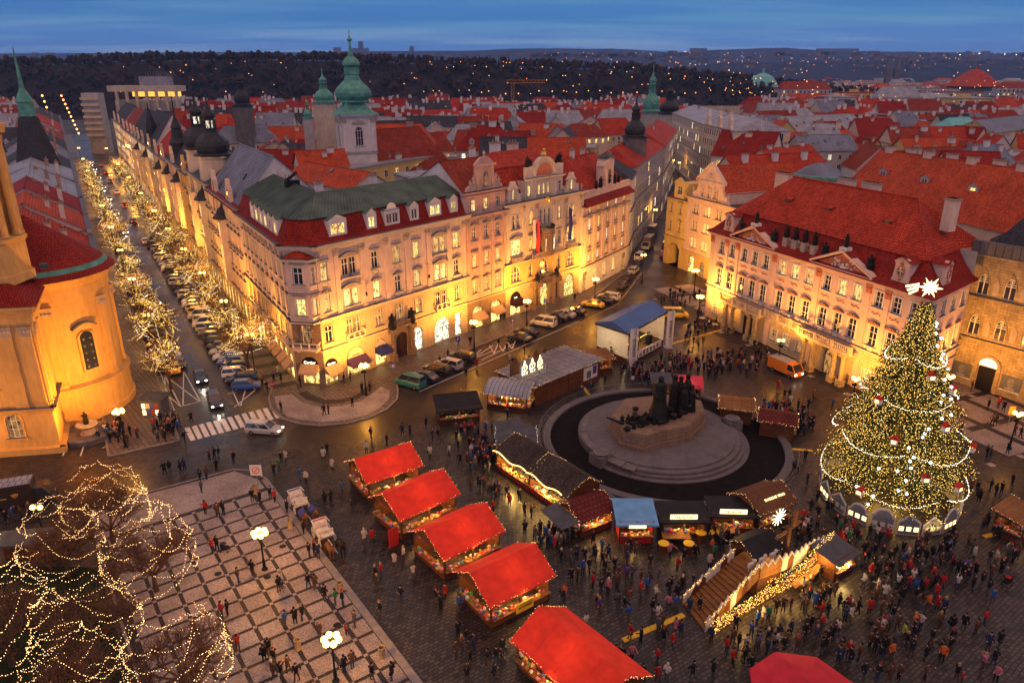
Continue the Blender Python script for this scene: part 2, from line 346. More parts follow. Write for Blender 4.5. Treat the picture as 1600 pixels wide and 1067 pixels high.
def window(b, F, x, z, w, h, kind='case', style='flat', wall='cream', trim='cream', lit=None, y=0):
    """one window of a facade: frame and glazing bars > pane, surround"""
    M = F.at(x, y, z); o = put('window', frame_mesh(kind, w, h, wall), b, M)
    if lit is None:
        r = random.random(); lit = 'pane_warm' if r < .42 else 'pane_gold' if r < .62 else 'pane_dim' if r < .72 else 'glass_dark'
    put('pane', pane_mesh(kind, w, h, lit), o, M)
    if style: put('surround', sur_mesh(style+('_arch' if kind in ('arch', 'shoparch') and 'arch' not in style else ''), w, h, trim), o, M)
    return o
def wall(m, L, z0, z1, holes, dep=.32, x0=0, y=0, mi=0):
    """flat wall x0..L with rectangular openings (x, z, w, h) and their reveals"""
    H = [(x-w/2, x+w/2, z, z+h) for x, z, w, h in holes]
    xs = sorted({x0, L, *[a for q in H for a in q[:2] if x0 < a < L]}); zs = sorted({z0, z1, *[a for q in H for a in q[2:] if z0 < a < z1]})
    for i in range(len(zs)-1):
        run = None
        for j in range(len(xs)-1):
            cx, cz = (xs[j]+xs[j+1])/2, (zs[i]+zs[i+1])/2
            solid = not any(a < cx < b and c < cz < d for a, b, c, d in H)
            if solid and run is None: run = xs[j]
            if run is not None and (not solid or j == len(xs)-2):
                e = xs[j+1] if solid else xs[j]; m.q((run, y, zs[i]), (e, y, zs[i]), (e, y, zs[i+1]), (run, y, zs[i+1]), mi=mi); run = None
    for a, b, c, d in H:
        Y = y+dep
        m.q((a, y, c), (a, Y, c), (a, Y, d), (a, y, d), mi=mi); m.q((b, y, d), (b, Y, d), (b, Y, c), (b, y, c), mi=mi)
        m.q((a, y, d), (a, Y, d), (b, Y, d), (b, y, d), mi=mi); m.q((b, y, c), (b, Y, c), (a, Y, c), (a, y, c), mi=mi)
def facade(b, F, z0, z1, wins, wmat, trim, x0=0, x1=None, y=0, name='wall'):
    """wall part with its windows; wins: (x, z, w, h, kind, style, lit)"""
    m = MB(); wall(m, F.L if x1 is None else x1, z0, z1, [q[:4] for q in wins], x0=x0, y=y); o = m.obj(name, [wmat], b, F.M)
    for q in wins: window(b, F, q[0], q[1], q[2], q[3], q[4], q[5], wmat, trim, q[6] if len(q) > 6 else None, y)
    return o
def cornice(m, L, z, steps, x0=0, y=0, mi=0, led=None):
    """stack of bands (projection, height), topped by a lead ledge"""
    m.grp()
    for p, h in steps: m.box(x0-p, L+p, y-p, y+.05, z, z+h, mi); z += h
    if led is not None: p = steps[-1][0]; m.box(x0-p-.05, L+p+.05, y-p-.05, y+.06, z, z+.06, led); z += .06
    return z
def pilaster(m, x, w, z0, z1, y=0, cap=.9, mi=0, cmi=None):
    m.grp()
    m.box(x-w/2, x+w/2, y-.16, y+.02, z0, z1-cap, mi); m.box(x-w/2-.1, x+w/2+.1, y-.22, y+.02, z0, z0+.5, mi)
    c = mi if cmi is None else cmi; m.box(x-w/2-.06, x+w/2+.06, y-.24, y+.02, z1-cap, z1-cap*.15, c); m.box(x-w/2-.18, x+w/2+.18, y-.32, y+.02, z1-cap*.15, z1, c)
    for s in (-1, 0, 1): m.ball((x+s*w*.35, y-.24, z1-cap*.45), .16, 6, 4, c)
def balustrade(m, x0, x1, y, z, h=.95, step=.32, mi=0, t=.12):
    m.box(x0, x1, y-t, y+t, z, z+.14, mi); m.box(x0, x1, y-t-.03, y+t+.03, z+h-.14, z+h, mi)
    n = max(1, int((x1-x0)/step))
    for i in range(n): cx = x0+(i+.5)*(x1-x0)/n; m.lathe([(.06, z+.14), (.11, z+.32), (.05, z+h*.6), (.08, z+h-.14)], 5, (cx, y), mi=mi)
def statue(m, c, h, mi=0, seed=0, s=1.0):
    """draped standing figure"""
    r = random.Random(seed); x, y, z = c; k = h/1.9; a = r.uniform(-.5, .5)
    m.lathe([(.30*k*s, z), (.36*k*s, z+.5*k), (.26*k*s, z+1.0*k), (.31*k*s, z+1.35*k), (.26*k*s, z+1.5*k), (.09*k, z+1.6*k)], 8, (x, y), mi=mi)
    m.ball((x+.05*k*a, y-.04*k, z+1.76*k), .16*k, 7, 5, mi, 1.2)
    for q in (-1, 1):
        e = (x+q*.42*k, y-.12*k, z+(1.05+.35*r.random())*k); m.tube((x+q*.28*k, y, z+1.45*k), e, .11*k, .08*k, 5, mi); m.tube(e, (x+q*r.uniform(.1, .6)*k, y-.32*k, z+(1.0+r.random()*.9)*k), .08*k, .05*k, 5, mi)
def urn(m, c, k, mi=0): m.lathe([(.22*k, c[2]), (.22*k, c[2]+.2*k), (.1*k, c[2]+.3*k), (.3*k, c[2]+.65*k), (.22*k, c[2]+.9*k), (.1*k, c[2]+1.0*k), (.0, c[2]+1.3*k)], 8, c[:2], mi=mi)
def roof_hip(m, L, D, z, h, hl=0, hr=0, ov=.4, mi=0, gm=None, yr=None, x0=0, y0=0):
    """ridge along x; hl/hr hip lengths at the ends, 0 for a gable whose wall takes material gm"""
    yr = D/2 if yr is None else yr; s = h/yr*ov; A, B, C_, E = (x0-ov, y0-ov, z-s), (x0+L+ov, y0-ov, z-s), (x0+L+ov, y0+D+ov, z-s), (x0-ov, y0+D+ov, z-s)
    R0 = (x0+hl-(ov if hl == 0 else 0), y0+yr, z+h); R1 = (x0+L-hr+(ov if hr == 0 else 0), y0+yr, z+h)
    m.q(A, B, R1, R0, mi=mi); m.q(C_, E, R0, R1, mi=mi)
    if hl: m.q(E, A, R0, mi=mi)
    if hr: m.q(B, C_, R1, mi=mi)
    if gm is not None:
        if not hl: m.q((x0, y0+D, z), (x0, y0, z), (x0, y0+yr, z+h-.05), mi=gm)
        if not hr: m.q((x0+L, y0, z), (x0+L, y0+D, z), (x0+L, y0+yr, z+h-.05), mi=gm)
    m.q(E, C_, B, A, mi=mi)
    if h > 1.5: m.tube(R0, R1, .14, .14, 5, mi)
def chimney(b, M, w, d, h, mat='white_wall', pots=2):
    m = MB(); m.box(-w/2, w/2, -d/2, d/2, -1.2, h, 0); m.box(-w/2-.1, w/2+.1, -d/2-.1, d/2+.1, h-.35, h-.12, 1); m.box(-w/2-.05, w/2+.05, -d/2-.05, d/2+.05, h-.12, h, 1)
    for i in range(pots): m.lathe([(.14, h), (.12, h+.45), (.08, h+.45)], 6, ((i+.5)*w/pots-w/2, 0), mi=1)
    return m.obj('chimney', [mat, 'soot_brick'], b, M)
def dormer(b, M, w, h, dep, wallm, roofm, gab=.5, lit=None, style='tri', two=False):
    """dormer part: cheeks and front > window, roof; local origin at the sill line front centre, y back into the roof"""
    m = MB(); x = w/2; ww, wh = (w*.62 if not two else w*.8), h*.62
    wall(m, x, 0, h, [(0, h*.16, ww, wh)], .2, -x)
    for s in (-1, 1):
        p = [(s*x, 0, 0), (s*x, dep, 0), (s*x, dep, h), (s*x, 0, h)]; m.q(*(p if s > 0 else p[::-1]))
    if style == 'tri': m.slab([(-x, h), (x, h), (0, h+gab)], 0, .12)
    elif style == 'arc': m.slab([(-x, h), (x, h)]+[(x*.62*cos(pi*i/8), h+.12+gab*1.2*sin(pi*i/8)) for i in range(9)], 0, .15)
    elif style == 'curl': m.slab([(-x, h), (x, h), (x*.55, h+gab*.4), (x*.28, h+gab), (-x*.28, h+gab), (-x*.55, h+gab*.4)], 0, .15)
    o = m.obj('dormer', [wallm], b, M); r = MB()
    if style in ('tri', 'curl'):
        for s in (-1, 1): r.q(*[(s*(x+.15), -.15, h), (s*(x+.15), dep+.3, h), (0, dep+.9, h+gab+.05), (0, -.15, h+gab+.05)][::s])
    else: r.q((-x-.1, -.05, h), (x+.1, -.05, h), (x+.1, dep+.6, h+gab*.4), (-x-.1, dep+.6, h+gab*.4)); r.box(-x-.1, x+.1, -.05, dep, h-.06, h-.001)
    r.obj('roof', [roofm], o, M)
    f = MB(); n = 2 if two else 1; 
    if lit is None: lit = random.choice(['pane_warm', 'pane_gold', 'glass_dark'])
    z = h*.16; f.box(-ww/2, -ww/2+.08, .06, .16, z, z+wh); f.box(ww/2-.08, ww/2, .06, .16, z, z+wh); f.box(-ww/2, ww/2, .06, .16, z, z+.08); f.box(-ww/2, ww/2, .06, .16, z+wh-.08, z+wh)
    for i in range(1, n*2): f.box(-ww/2+ww*i/(n*2)-.04*(1+(i == n)*n), -ww/2+ww*i/(n*2)+.04*(1+(i == n)*n), .07, .15, z, z+wh)
    f.q((-ww/2, .12, z), (ww/2, .12, z), (ww/2, .12, z+wh), (-ww/2, .12, z+wh), mi=1); f.obj('window', ['white_paint', lit], o, M)
    return o
def skylight(b, M, w=.9, h=1.2):
    m = MB(); m.box(-w/2, w/2, -.0, h, .0, .14, 0); m.q((-w/2+.08, .08, .15), (w/2-.08, .08, .15), (w/2-.08, h-.08, .15), (-w/2+.08, h-.08, .15), mi=1); return m.obj('skylight', ['iron', 'glass_blue'], b, M)
def onion(m, c, z, r, h, n=12, mi=0, lantern=True, mi2=None):
    """bulbous dome with lantern, small onion and spike"""
    mi2 = mi if mi2 is None else mi2
    m.lathe([(r*1.12, z), (r*1.15, z+h*.02), (r*.86, z+h*.05), (r*.95, z+h*.10), (r*1.0, z+h*.16), (r*.93, z+h*.23), (r*.70, z+h*.30), (r*.46, z+h*.36), (r*.36, z+h*.42)], n, c, mi=mi)
    z1 = z+h*.42
    if lantern:
        m.lathe([(r*.44, z1), (r*.44, z1+h*.02), (r*.16, z1+h*.02)], n, c, mi=mi)
        for i in range(6): a = 2*pi*i/6; m.tube((c[0]+r*.33*cos(a), c[1]+r*.33*sin(a), z1), (c[0]+r*.33*cos(a), c[1]+r*.33*sin(a), z1+h*.14), r*.07, None, 4, mi)
        m.lathe([(r*.2, z1), (r*.2, z1+h*.14)], 6, c, mi=mi2); z1 += h*.14
    m.lathe([(r*.46, z1), (r*.3, z1+h*.03), (r*.42, z1+h*.07), (r*.38, z1+h*.11), (r*.16, z1+h*.17), (r*.06, z1+h*.24), (r*.04, z+h*.95), (0, z+h)], n, c, mi=mi); m.ball((c[0], c[1], z+h*.93), r*.1, 6, 4, mi)
def text_mesh(s, size, ext=.02):
    c = bpy.data.curves.new('t', 'FONT'); c.body = s; c.size = size; c.extrude = ext; c.align_x = 'CENTER'; c.resolution_u = 2
    o = bpy.data.objects.new('t', c); me = bpy.data.meshes.new_from_object(o); bpy.data.objects.remove(o); bpy.data.curves.remove(c); return me
def letters(parent, M, s, size, mat, name='lettering', rot=True):
    """writing standing upright in the x-z plane of M, facing -y"""
    me = text_mesh(s, size); me.materials.clear(); me.materials.append(MT[mat])
    return put(name, me, parent, M @ Matrix.Rotation(pi/2, 4, 'X') if rot else M)
# ================================================================ the setting: ground, roads, pavements
def M_cobble(name, col, w, h, rough=.5, var=.45, bs=.6, rot=0):
    m, n, l, b = nodes(name); sset(b, col, rough, 0, .26)
    t = n.new('ShaderNodeTexCoord'); mp = n.new('ShaderNodeMapping'); mp.inputs['Rotation'].default_value = (0, 0, rot); l.new(t.outputs['Object'], mp.inputs[0])
    wob = tex_noise(n, l, mp.outputs[0], .35, 2); av = n.new('ShaderNodeVectorMath'); av.operation = 'MULTIPLY_ADD'; l.new(wob.outputs[1], av.inputs[0]); av.inputs[1].default_value = (.5, .5, 0); l.new(mp.outputs[0], av.inputs[2])
    bk = n.new('ShaderNodeTexBrick'); l.new(av.outputs[0], bk.inputs[0]); bk.inputs['Scale'].default_value = 1; bk.inputs['Brick Width'].default_value = w; bk.inputs['Row Height'].default_value = h
    bk.inputs['Mortar Size'].default_value = .045; bk.inputs['Mortar Smooth'].default_value = .5; bk.inputs['Color1'].default_value = (*mulc(col, 1+var), 1); bk.inputs['Color2'].default_value = (*mulc(col, 1-var*.8), 1); bk.inputs['Mortar'].default_value = (*mulc(col, .10), 1)
    a = tex_noise(n, l, t.outputs['Object'], .12, 5, .6); r = ramp(n, l, a.outputs[0], [(.3, (.6, .6, .62)), (.7, (1.15, 1.1, 1.05))])
    x = n.new('ShaderNodeMix'); x.data_type = 'RGBA'; x.blend_type = 'MULTIPLY'; x.inputs[0].default_value = 1; l.new(bk.outputs[0], x.inputs[6]); l.new(r.outputs[0], x.inputs[7]); l.new(x.outputs[2], b.inputs['Base Color'])
    rr = ramp(n, l, a.outputs[0], [(.35, (rough*.6,)*3), (.65, (min(1, rough*1.35),)*3)]); l.new(rr.outputs[0], b.inputs['Roughness'])
    bump(n, l, b, bk.outputs[0], bs, .05); MT[name] = m
def M_mosaic(name, c1, c2, scale=9, rough=.6):
    m, n, l, b = nodes(name); sset(b, c1, rough, 0, .4); t = n.new('ShaderNodeTexCoord'); v = n.new('ShaderNodeTexVoronoi'); v.inputs['Scale'].default_value = scale; g = n.new('ShaderNodeNewGeometry'); l.new(g.outputs['Position'], v.inputs['Vector'])
    s = n.new('ShaderNodeSeparateColor'); l.new(v.outputs['Color'], s.inputs[0]); r = ramp(n, l, s.outputs[0], [(.1, c2), (.42, mulc(c1, .8)), (.9, mulc(c1, 1.15))])
    a = tex_noise(n, l, g.outputs['Position'], .3, 4); r2 = ramp(n, l, a.outputs[0], [(.35, (.66, .64, .64)), (.65, (1.05, 1.05, 1.05))]); x = n.new('ShaderNodeMix'); x.data_type = 'RGBA'; x.blend_type = 'MULTIPLY'; x.inputs[0].default_value = 1
    l.new(r.outputs[0], x.inputs[6]); l.new(r2.outputs[0], x.inputs[7]); l.new(x.outputs[2], b.inputs['Base Color']); bump(n, l, b, v.outputs['Distance'], .4, .02); MT[name] = m
M_cobble('cobbles', (.050, .041, .036), .50, .34, .42, .6, 1.0, radians(-36)); M_cobble('road_cobbles', (.052, .041, .035), .24, .16, .40, .45, .6, radians(25)); M_cobble('asphalt', (.05, .046, .044), 3.0, 2.2, .34, .12, .1)
M_cobble('flagstones', (.13, .105, .09), .9, .6, .55, .25, .4, radians(50)); M_cobble('basalt_strip', (.055, .045, .045), .3, .2, .6, .3, .4, radians(36)); M_cobble('city_ground', (.05, .048, .046), 2, 1.5, .7, .2, .2)
M_mosaic('mosaic', (.33, .28, .26), (.15, .12, .115), 15); M_mosaic('mosaic_pink', (.28, .235, .22), (.15, .12, .115), 10); M_plain('kerb_granite', (.22, .20, .19), .6, 0, .25, 2, .3); M_plain('paint_white', (.62, .60, .57), .6, 0, .35, 2.5, .1); M_plain('soil', (.008, .006, .005), .9, 0, .5, 1.2, .6); M_plain('yellow_paint', (.62, .40, .03), .5, 0, .25, 3, .1)
V2 = lambda x, y: Vector((x, y))
m = MB(); m.q((-12000, -60, -.02), (12000, -60, -.02), (12000, 14000, -.02), (-12000, 14000, -.02)); struct('ground', m, ['city_ground'])
m = MB(); m.q((-75, 34, .0), (95, 34, .0), (95, 182, .0), (-75, 182, .0)); struct('square_ground', m, ['cobbles'])
# the long avenue: s metres along, t metres left of the right-hand house line
AV0, AVD, AVN = V2(-32.2, 99.9), V2(-.515, .857), V2(-.857, -.515)
def AV(s, t): p = AV0+AVD*s+AVN*t; return (p.x, p.y)
def sheet(name, pts, z, mat, kind='structure', parent=None):
    m = MB(); m.q(*[(p[0], p[1], z) for p in pts]); return m.obj(name, [mat], parent, None, kind=kind if parent is None else None)
def kerbed(name, pts, mat, h=.12, kerb=True):
    """raised pavement with a granite kerb along its outline (counter-clockwise)"""
    m = MB(); m.prism([(p[0], p[1]) for p in pts], -.01, h, 0, bot=False); o = m.obj(name, [mat], None, None, kind='structure')
    if kerb:
        k = MB(); n = len(pts)
        for i in range(n):
            a, b = Vector(pts[i][:2]), Vector(pts[(i+1) % n][:2]); d = (b-a).normalized(); q = V2(d.y, -d.x)*.02; w = V2(-d.y, d.x)*.22
            k.prism([tuple(a+q), tuple(b+q), tuple(b+w), tuple(a+w)], 0, h+.025, 0, bot=False)
        k.obj('kerb', ['kerb_granite'], o)
    return o
ROAD = sheet('road', [AV(-14, 17.8), AV(-16, 7), AV(-9, -2), AV(-2, 4.3), AV(560, 4.3), AV(560, 17.8)], .006, 'asphalt')
sheet('square_road', [G(395, 690), G(560, 690), G(700, 650), G(905, 560), G(1010, 500), G(1046, 414), G(1050, 330), G(1020, 330), G(985, 420), G(900, 478), G(740, 545), G(622, 604), G(560, 660), G(430, 660), G(400, 610), G(288, 660)], .003, 'road_cobbles')
kerbed('pavement_left', [AV(-10, 17.8), AV(560, 17.8), AV(560, 26), AV(-10, 26)], 'flagstones')
kerbed('pavement_right', [AV(560, 4.3), AV(2, 4.3), AV(2, -1), AV(560, -1)], 'flagstones')
isl = [AV(2, 4.3), (-35.8, 98.5), (-35.2, 95), (-33.6, 91.3), (-31.2, 88.3), (-28.5, 86.8), (-25.5, 86.2), (-22, 86.9), (-19.2, 88.6), (-17.4, 91.2), (-16.4, 94.6), (-16.8, 98), (-17.4, 100.4), (-6.6, 115.2), (12.6, 138.2), (19, 149), (28.4, 168.7), (30, 172), (26, 174), (14, 150), (-30, 102), AV(2, -1)]
kerbed('pavement_corner', isl, 'flagstones')
# pale mosaic apron of the corner and its ring of darker setts
a1 = [(-34.4, 95.4), (-32.8, 91.6), (-30.6, 89.0), (-28.2, 87.8), (-25.4, 87.3), (-22.4, 87.9), (-20.0, 89.4), (-18.5, 91.6), (-17.7, 94.6), (-18.0, 97.6), (-19.6, 99.0), (-20.4, 96.4), (-21.6, 93.8), (-24, 92.2), (-27, 92.0), (-30, 93.6), (-32.2, 96.4)]
sheet('mosaic_apron', a1, .126, 'mosaic'); ring = [(-20.6, 99.6), (-21.2, 96.6), (-22.2, 94.6), (-24.2, 93.2), (-26.8, 92.9), (-29.4, 94.4), (-31.2, 96.6), (-30.2, 97.4), (-28.6, 95.6), (-26.6, 94.3), (-24.6, 94.5), (-23.1, 95.5), (-22.2, 97.0), (-21.6, 99.9)]
sheet('sett_band', ring, .127, 'basalt_strip')
for k in range(22):
    t = 2+k*2.1 if k < 6 else 0
    if k < 6: sheet('paving_band', [AV(k*4.6, 4.0), AV(k*4.6+1.6, 4.0), AV(k*4.6+1.6, .1), AV(k*4.6, .1)], .126, 'basalt_strip')
# ---- chequered plaza: each mosaic panel and each small crossing stone is a piece
PA = radians(35.65); P0 = V2(-24.62, 49.42); E1, E2 = V2(cos(PA), sin(PA)), V2(sin(PA), -cos(PA)); PD = 2.085
def PL(i, j): p = P0+E1*(PD*i)+E2*(PD*j); return (p.x, p.y)
PT_ = [PL(-3.4, 12), PL(5.13, 12), PL(5.13, -10.2), PL(4.7, -11.6), PL(3.9, -12.3), PL(-1.0, -12.6), PL(-3.4, -12.6)]
plaza = kerbed('plaza', PT_, 'basalt_strip', .13)
k = MB(); a, b = Vector(PL(4.82, 12)), Vector(PL(4.82, -10.2)); k.prism([tuple(a), tuple(Vector(PL(5.13, 12))), tuple(Vector(PL(5.13, -10.2))), tuple(b)], .128, .137); k.obj('granite_border', ['kerb_granite'], plaza)
cm = MB(); h = PD/2-.17; cm.box(-h, h, -h, h, -.01, .012); cmesh = cm.mesh('mosaic_panel', ['mosaic']); hm = MB(); hm.box(-h*.5-.02, h*.5+.02, -h, h, -.01, .012)
xm = MB(); xm.box(-.16, .16, -.16, .16, -.01, .016); xmesh = xm.mesh('crossing_stone', ['mosaic'])
for i in range(-3, 5):
    for j in range(-9, 11):
        x, y = PL(i+.5, j+.5)
        if i < 4: put('mosaic_panel', cmesh, plaza, TR(x, y, .13, PA))
        x, y = PL(i, j); put('crossing_stone', xmesh, plaza, TR(x, y, .13, PA))
sheet('mosaic_field', [PL(-3.3, -9.25), PL(4.7, -9.25), PL(4.7, -10.3), PL(3.9, -12.0), PL(-1.0, -12.3), PL(-3.3, -12.3)], .145, 'mosaic', parent=plaza)
hmesh = MB(); hmesh.box(-.33*PD, .33*PD, -h, h, -.01, .012); hmesh = hmesh.mesh('mosaic_panel', ['mosaic'])
for j in range(-9, 11):
    x, y = PL(4.45, j+.5); put('mosaic_panel', hmesh, plaza, TR(x, y, .13, PA))
for q in [(341, 846+52), (442, 855), (527, 978), (418, 903)]:
    m = MB(); m.lathe([(.34, .146), (.32, .15), (0, .15)], 14); p = G(*q); m.obj('manhole_cover', ['iron'], plaza, TR(p.x, p.y))
# ---- big square panels before the palace and the stone house
KA = radians(-67.7); KE, KN = V2(cos(KA), sin(KA)), V2(sin(KA), -cos(KA))
K0 = Vector(G(1534, 727)); PLZ = kerbed('palace_pavement', [tuple(K0+KE*a+KN*b) for a, b in [(-1.2, -.6), (-1.2, -26), (-76, -26), (-76, -3), (-62, 2.5), (-40, -.8)]][::-1], 'basalt_strip', .05, False)
pm = MB(); pm.box(0, 6.2, 0, 4.3, -.01, .006); pmesh = pm.mesh('mosaic_panel', ['mosaic_pink'])
sm = MB(); sm.box(0, .9, 0, .9, -.01, .008); smesh = sm.mesh('crossing_stone', ['mosaic'])
for a in range(11):
    for b in range(5):
        p = K0-KE*(7.3*(a+1)-.9)+KN*(-5.4*b-5.0)
        if b > 1 and a > 2: continue
        put('mosaic_panel', pmesh, PLZ, TR(p.x, p.y, .05, KA)); q = K0-KE*(7.3*(a+1)-.9)+KE*6.3+KN*(-5.4*b-.6); put('crossing_stone', smesh, PLZ, TR(q.x, q.y, .05, KA))
# ---- painted markings, each stroke a piece of the road
def stroke(pts, w=.14, z=.012, name='marking', mat='paint_white'):
    for a, b in zip(pts, pts[1:]):
        a, b = Vector(a), Vector(b); d = (b-a).normalized(); n = V2(-d.y, d.x)*w/2
        m = MB(); m.q(*[(p.x, p.y, z) for p in (a-n, b-n, b+n, a+n)]); m.obj(name, [mat], ROAD)
for k in range(13):
    f = k/12.0; a = G(292+f*133, 668-f*33); b = G(302+f*133, 688-f*35); stroke([a, b], .62, .012, 'crossing_stripe')
for q in [[(234, 592), (282, 635), (313, 627), (287, 580), (234, 592)], [(257, 588), (261, 633)], [(258, 588), (282, 634)], [(287, 580), (286, 633)], [(262, 590), (310, 626)], [(356, 615), (400, 605)], [(366, 636), (402, 607)], [(362, 607), (374, 634)], [(376, 634), (385, 604)]]:
    stroke([G(*p) for p in q], .16)
for q in [[(700, 577), (770, 548)], [(722, 567), (732, 553)], [(735, 562), (752, 546)], [(745, 556), (770, 540)], [(752, 563), (805, 536)], [(765, 540), (772, 552), (778, 537), (786, 549), (792, 534), (800, 545), (806, 531)]]: stroke([G(*p) for p in q], .16, .016)
for q in [((640, 585), (672, 597)), ((664, 573), (693, 584)), ((688, 562), (716, 573)), ((712, 550), (735, 562)), ((846, 497), (866, 508)), ((870, 487), (889, 498)), ((893, 477), (912, 487)), ((655, 612), (905, 502))]: stroke([G(*p) for p in q], .13, .016)
for q in [[(98, 712), (106, 697)], [(126, 712), (133, 690)], [(205, 668), (240, 660), (247, 640)], [(160, 700), (220, 672), (243, 655)]]: stroke([G(*p) for p in q], .16, .016)
stroke([G(905, 505), G(965, 475), G(985, 450), G(1003, 425)], .12, .016, 'marking', 'yellow_paint')
stroke([AV(s, 17.2) for s in (0, 80)], .12); stroke([AV(s, 6.6) for s in (10, 120)], .1)
# ---- lawn of the small park and its kerb
M_plain('grass_blades', (.022, .045, .012), .8, 0, .5, 3, .2); M_plain('lawn_soil', (.015, .022, .010), .95, 0, .5, .6, .5)
LW = [PL(-3.6, 12), PL(-3.6, -7), PL(-8, -10.5), (-62, 68), (-64, 34), (-30, 34)]
m = MB(); m.prism([tuple(p) for p in LW][::1], -.01, .06, bot=False); LAWN = m.obj('lawn', ['lawn_soil'], kind='structure')
g = MB(); r = random.Random(3)
for i in range(9000):
    x, y = r.uniform(-58, -24), r.uniform(36, 73)
    rel = Vector((x, y))-P0; a, b = rel.dot(E1)/PD, rel.dot(E2)/PD
    if a > -3.8 or y > 71 or (a < -7 and b < -10): continue
    t = r.uniform(0, pi); hh = r.uniform(.06, .16); w = .05; g.q((x-w*cos(t), y-w*sin(t), .06), (x+w*cos(t), y+w*sin(t), .06), (x+r.uniform(-.05, .05), y+r.uniform(-.05, .05), .06+hh))
g.obj('grass', ['grass_blades'], kind='stuff', label='dark winter grass of the small park', cat='grass')
# ================================================================ the houses round the square
def FX(F, px, z):
    """distance along facade F at which height z shows in photo column px"""
    k = (px-800)/FPX; cp, sp = cos(PITCH), sin(PITCH)   # X = k*(Y*cp-(z-H)*sp)
    c = -(z-CAM_H)*sp
    return (k*(F.A.y*cp+c)-F.A.x)/(F.u.x-k*F.u.y*cp)
def offs(ch, d):
    """chain of points moved inwards by d"""
    ch = [Vector(p) for p in ch]; N = []
    for a, b in zip(ch, ch[1:]): u = (b-a).normalized(); N.append(Vector((-u.y, u.x)))
    out = [ch[0]+N[0]*d]
    for i in range(1, len(ch)-1):
        n = (N[i-1]+N[i]).normalized(); out.append(ch[i]+n*(d/n.dot(N[i])))
    return out+[ch[-1]+N[-1]*d]
def chain_roof(m, ch, rings, endm=None):
    """roof bands between offset chains; rings: (inset, z, material index)"""
    R = [(offs(ch, d), z, mi) for d, z, mi in rings]
    for (p, z0, _), (q, z1, mi) in zip(R, R[1:]):
        for i in range(len(p)-1): m.q((*p[i], z0), (*p[i+1], z0), (*q[i+1], z1), (*q[i], z1), mi=mi)
    if endm is not None:
        for e, s in ((0, 1), (-1, -1)):
            pts = [(*p[e], z) for p, z, _ in R]; m.q(*(pts[::-1] if s > 0 else pts), mi=endm)
    return R
def shell(b, ch, dep, z, mat):
    """party and rear walls of a house whose street walls follow the chain"""
    q = offs(ch, dep); m = MB(); a = [Vector(ch[0]), q[0]]; c = [q[-1], Vector(ch[-1])]
    P = [Vector(ch[-1])]+list(reversed(q))+[Vector(ch[0])]
    for s, e in zip(P, P[1:]): m.q((*s, 0), (*e, 0), (*e, z), (*s, z))
    return m.obj('rear_wall', [mat], b)
M_plain('awning_tan', (.42, .28, .16), .8, 0, .2, 3, .1); M_plain('awning_purple', (.07, .035, .10), .8, 0, .2, 3, .1); M_plain('awning_navy', (.03, .035, .14), .8, 0, .2, 3, .1); M_plain('awning_black', (.03, .012, .012), .8, 0, .2, 3, .1); M_plain('sign_black', (.012, .010, .010), .4, 0, .1, 3, 0); M_emit('letter_glow', (1, .85, .55), 3.0); M_plain('door_wood', (.05, .025, .015), .5, 0, .4, 6, .4); M_plain('ironwork', (.015, .015, .018), .5, .4, .2, 5, .1)
def awning(b, F, x, z, w, mat, out=1.3, drop=1.0):
    m = MB(); X = w/2; m.q((-X, -.05, z), (-X, -out, z-drop), (X, -out, z-drop), (X, -.05, z)); m.q((-X, -out, z-drop), (-X, -out, z-drop-.28), (X, -out, z-drop-.28), (X, -out, z-drop))
    for s in (-1, 1): m.q((s*X, -.05, z), (s*X, -.05, z-drop), (s*X, -out, z-drop))
    return m.obj('awning', [mat], b, F.at(x))
def shop(b, F, x, w, h, wallm, pane='pane_shop', arch=True, z=.25, sign=None, aw=None, kind=None):
    o = window(b, F, x, z, w, h, kind or ('shoparch' if arch else 'shop'), None, wallm, wallm, pane); o.name = 'shop_window'
    if aw: awning(b, F, x, z+h-w*.45, w+.2, aw)
    return o
def arch_panel(b, F, x, z, w, mat, text=None, size=.5, tmat='letter_glow'):
    m = MB(); m.slab([(-w/2, 0), (w/2, 0)]+arc(0, 0, w/2, 10)[1:-1], -.04, .1); o = m.obj('fascia', [mat], b, F.at(x, 0, z))
    if text: letters(o, F.at(x, -.06, z+w*.08), text, size, tmat)
# ---------------------------------------------------------------- corner house with the green copper roof
Lp, C0, C1, Rp = V2(-47.5, 125.4), V2(-32.2, 99.9), V2(-27.8, 99.3), V2(-8.0, 123.3)
B = root('corner_house', 'cream corner house with green copper roof, red mansard and lit windows', 'building', (-28, 99, 0))
FL, FC, FR = Fac(Lp, C0), Fac(C0, C1), Fac(C1, Rp)
cols = [(507.5, 1.35, 0), (547, 2.5, 1), (587, 1.3, 0), (620.7, 1.35, 0), (651, 1.3, 0), (687, 2.5, 1), (712.6, 1.3, 0)]
xs = [FX(FR, p, 15) for p, _, _ in cols]
wins = []
for (p, w, two), x in zip(cols, xs):
    for z, h, st in ((6.7, 2.5, 'plain'), (11.3, 2.6, 'seg_apron'), (16.0, 2.6, 'flat_apron' if not two else 'seg')):
        lit = random.choice(['pane_gold', 'pane_warm', 'pane_gold', 'pane_warm', 'glass_dark']) if z > 7 else random.choice(['pane_dim', 'pane_warm', 'glass_dark', 'glass_dark'])
        if two:
            for s in (-.72, .72): wins.append((x+s, z, 1.2, h, 'case', 'plain', lit))
        else: wins.append((x, z, w, h, 'case', st, lit))
lo = [w for w in wins if w[1] < 9]; hi = [w for w in wins if w[1] > 9]
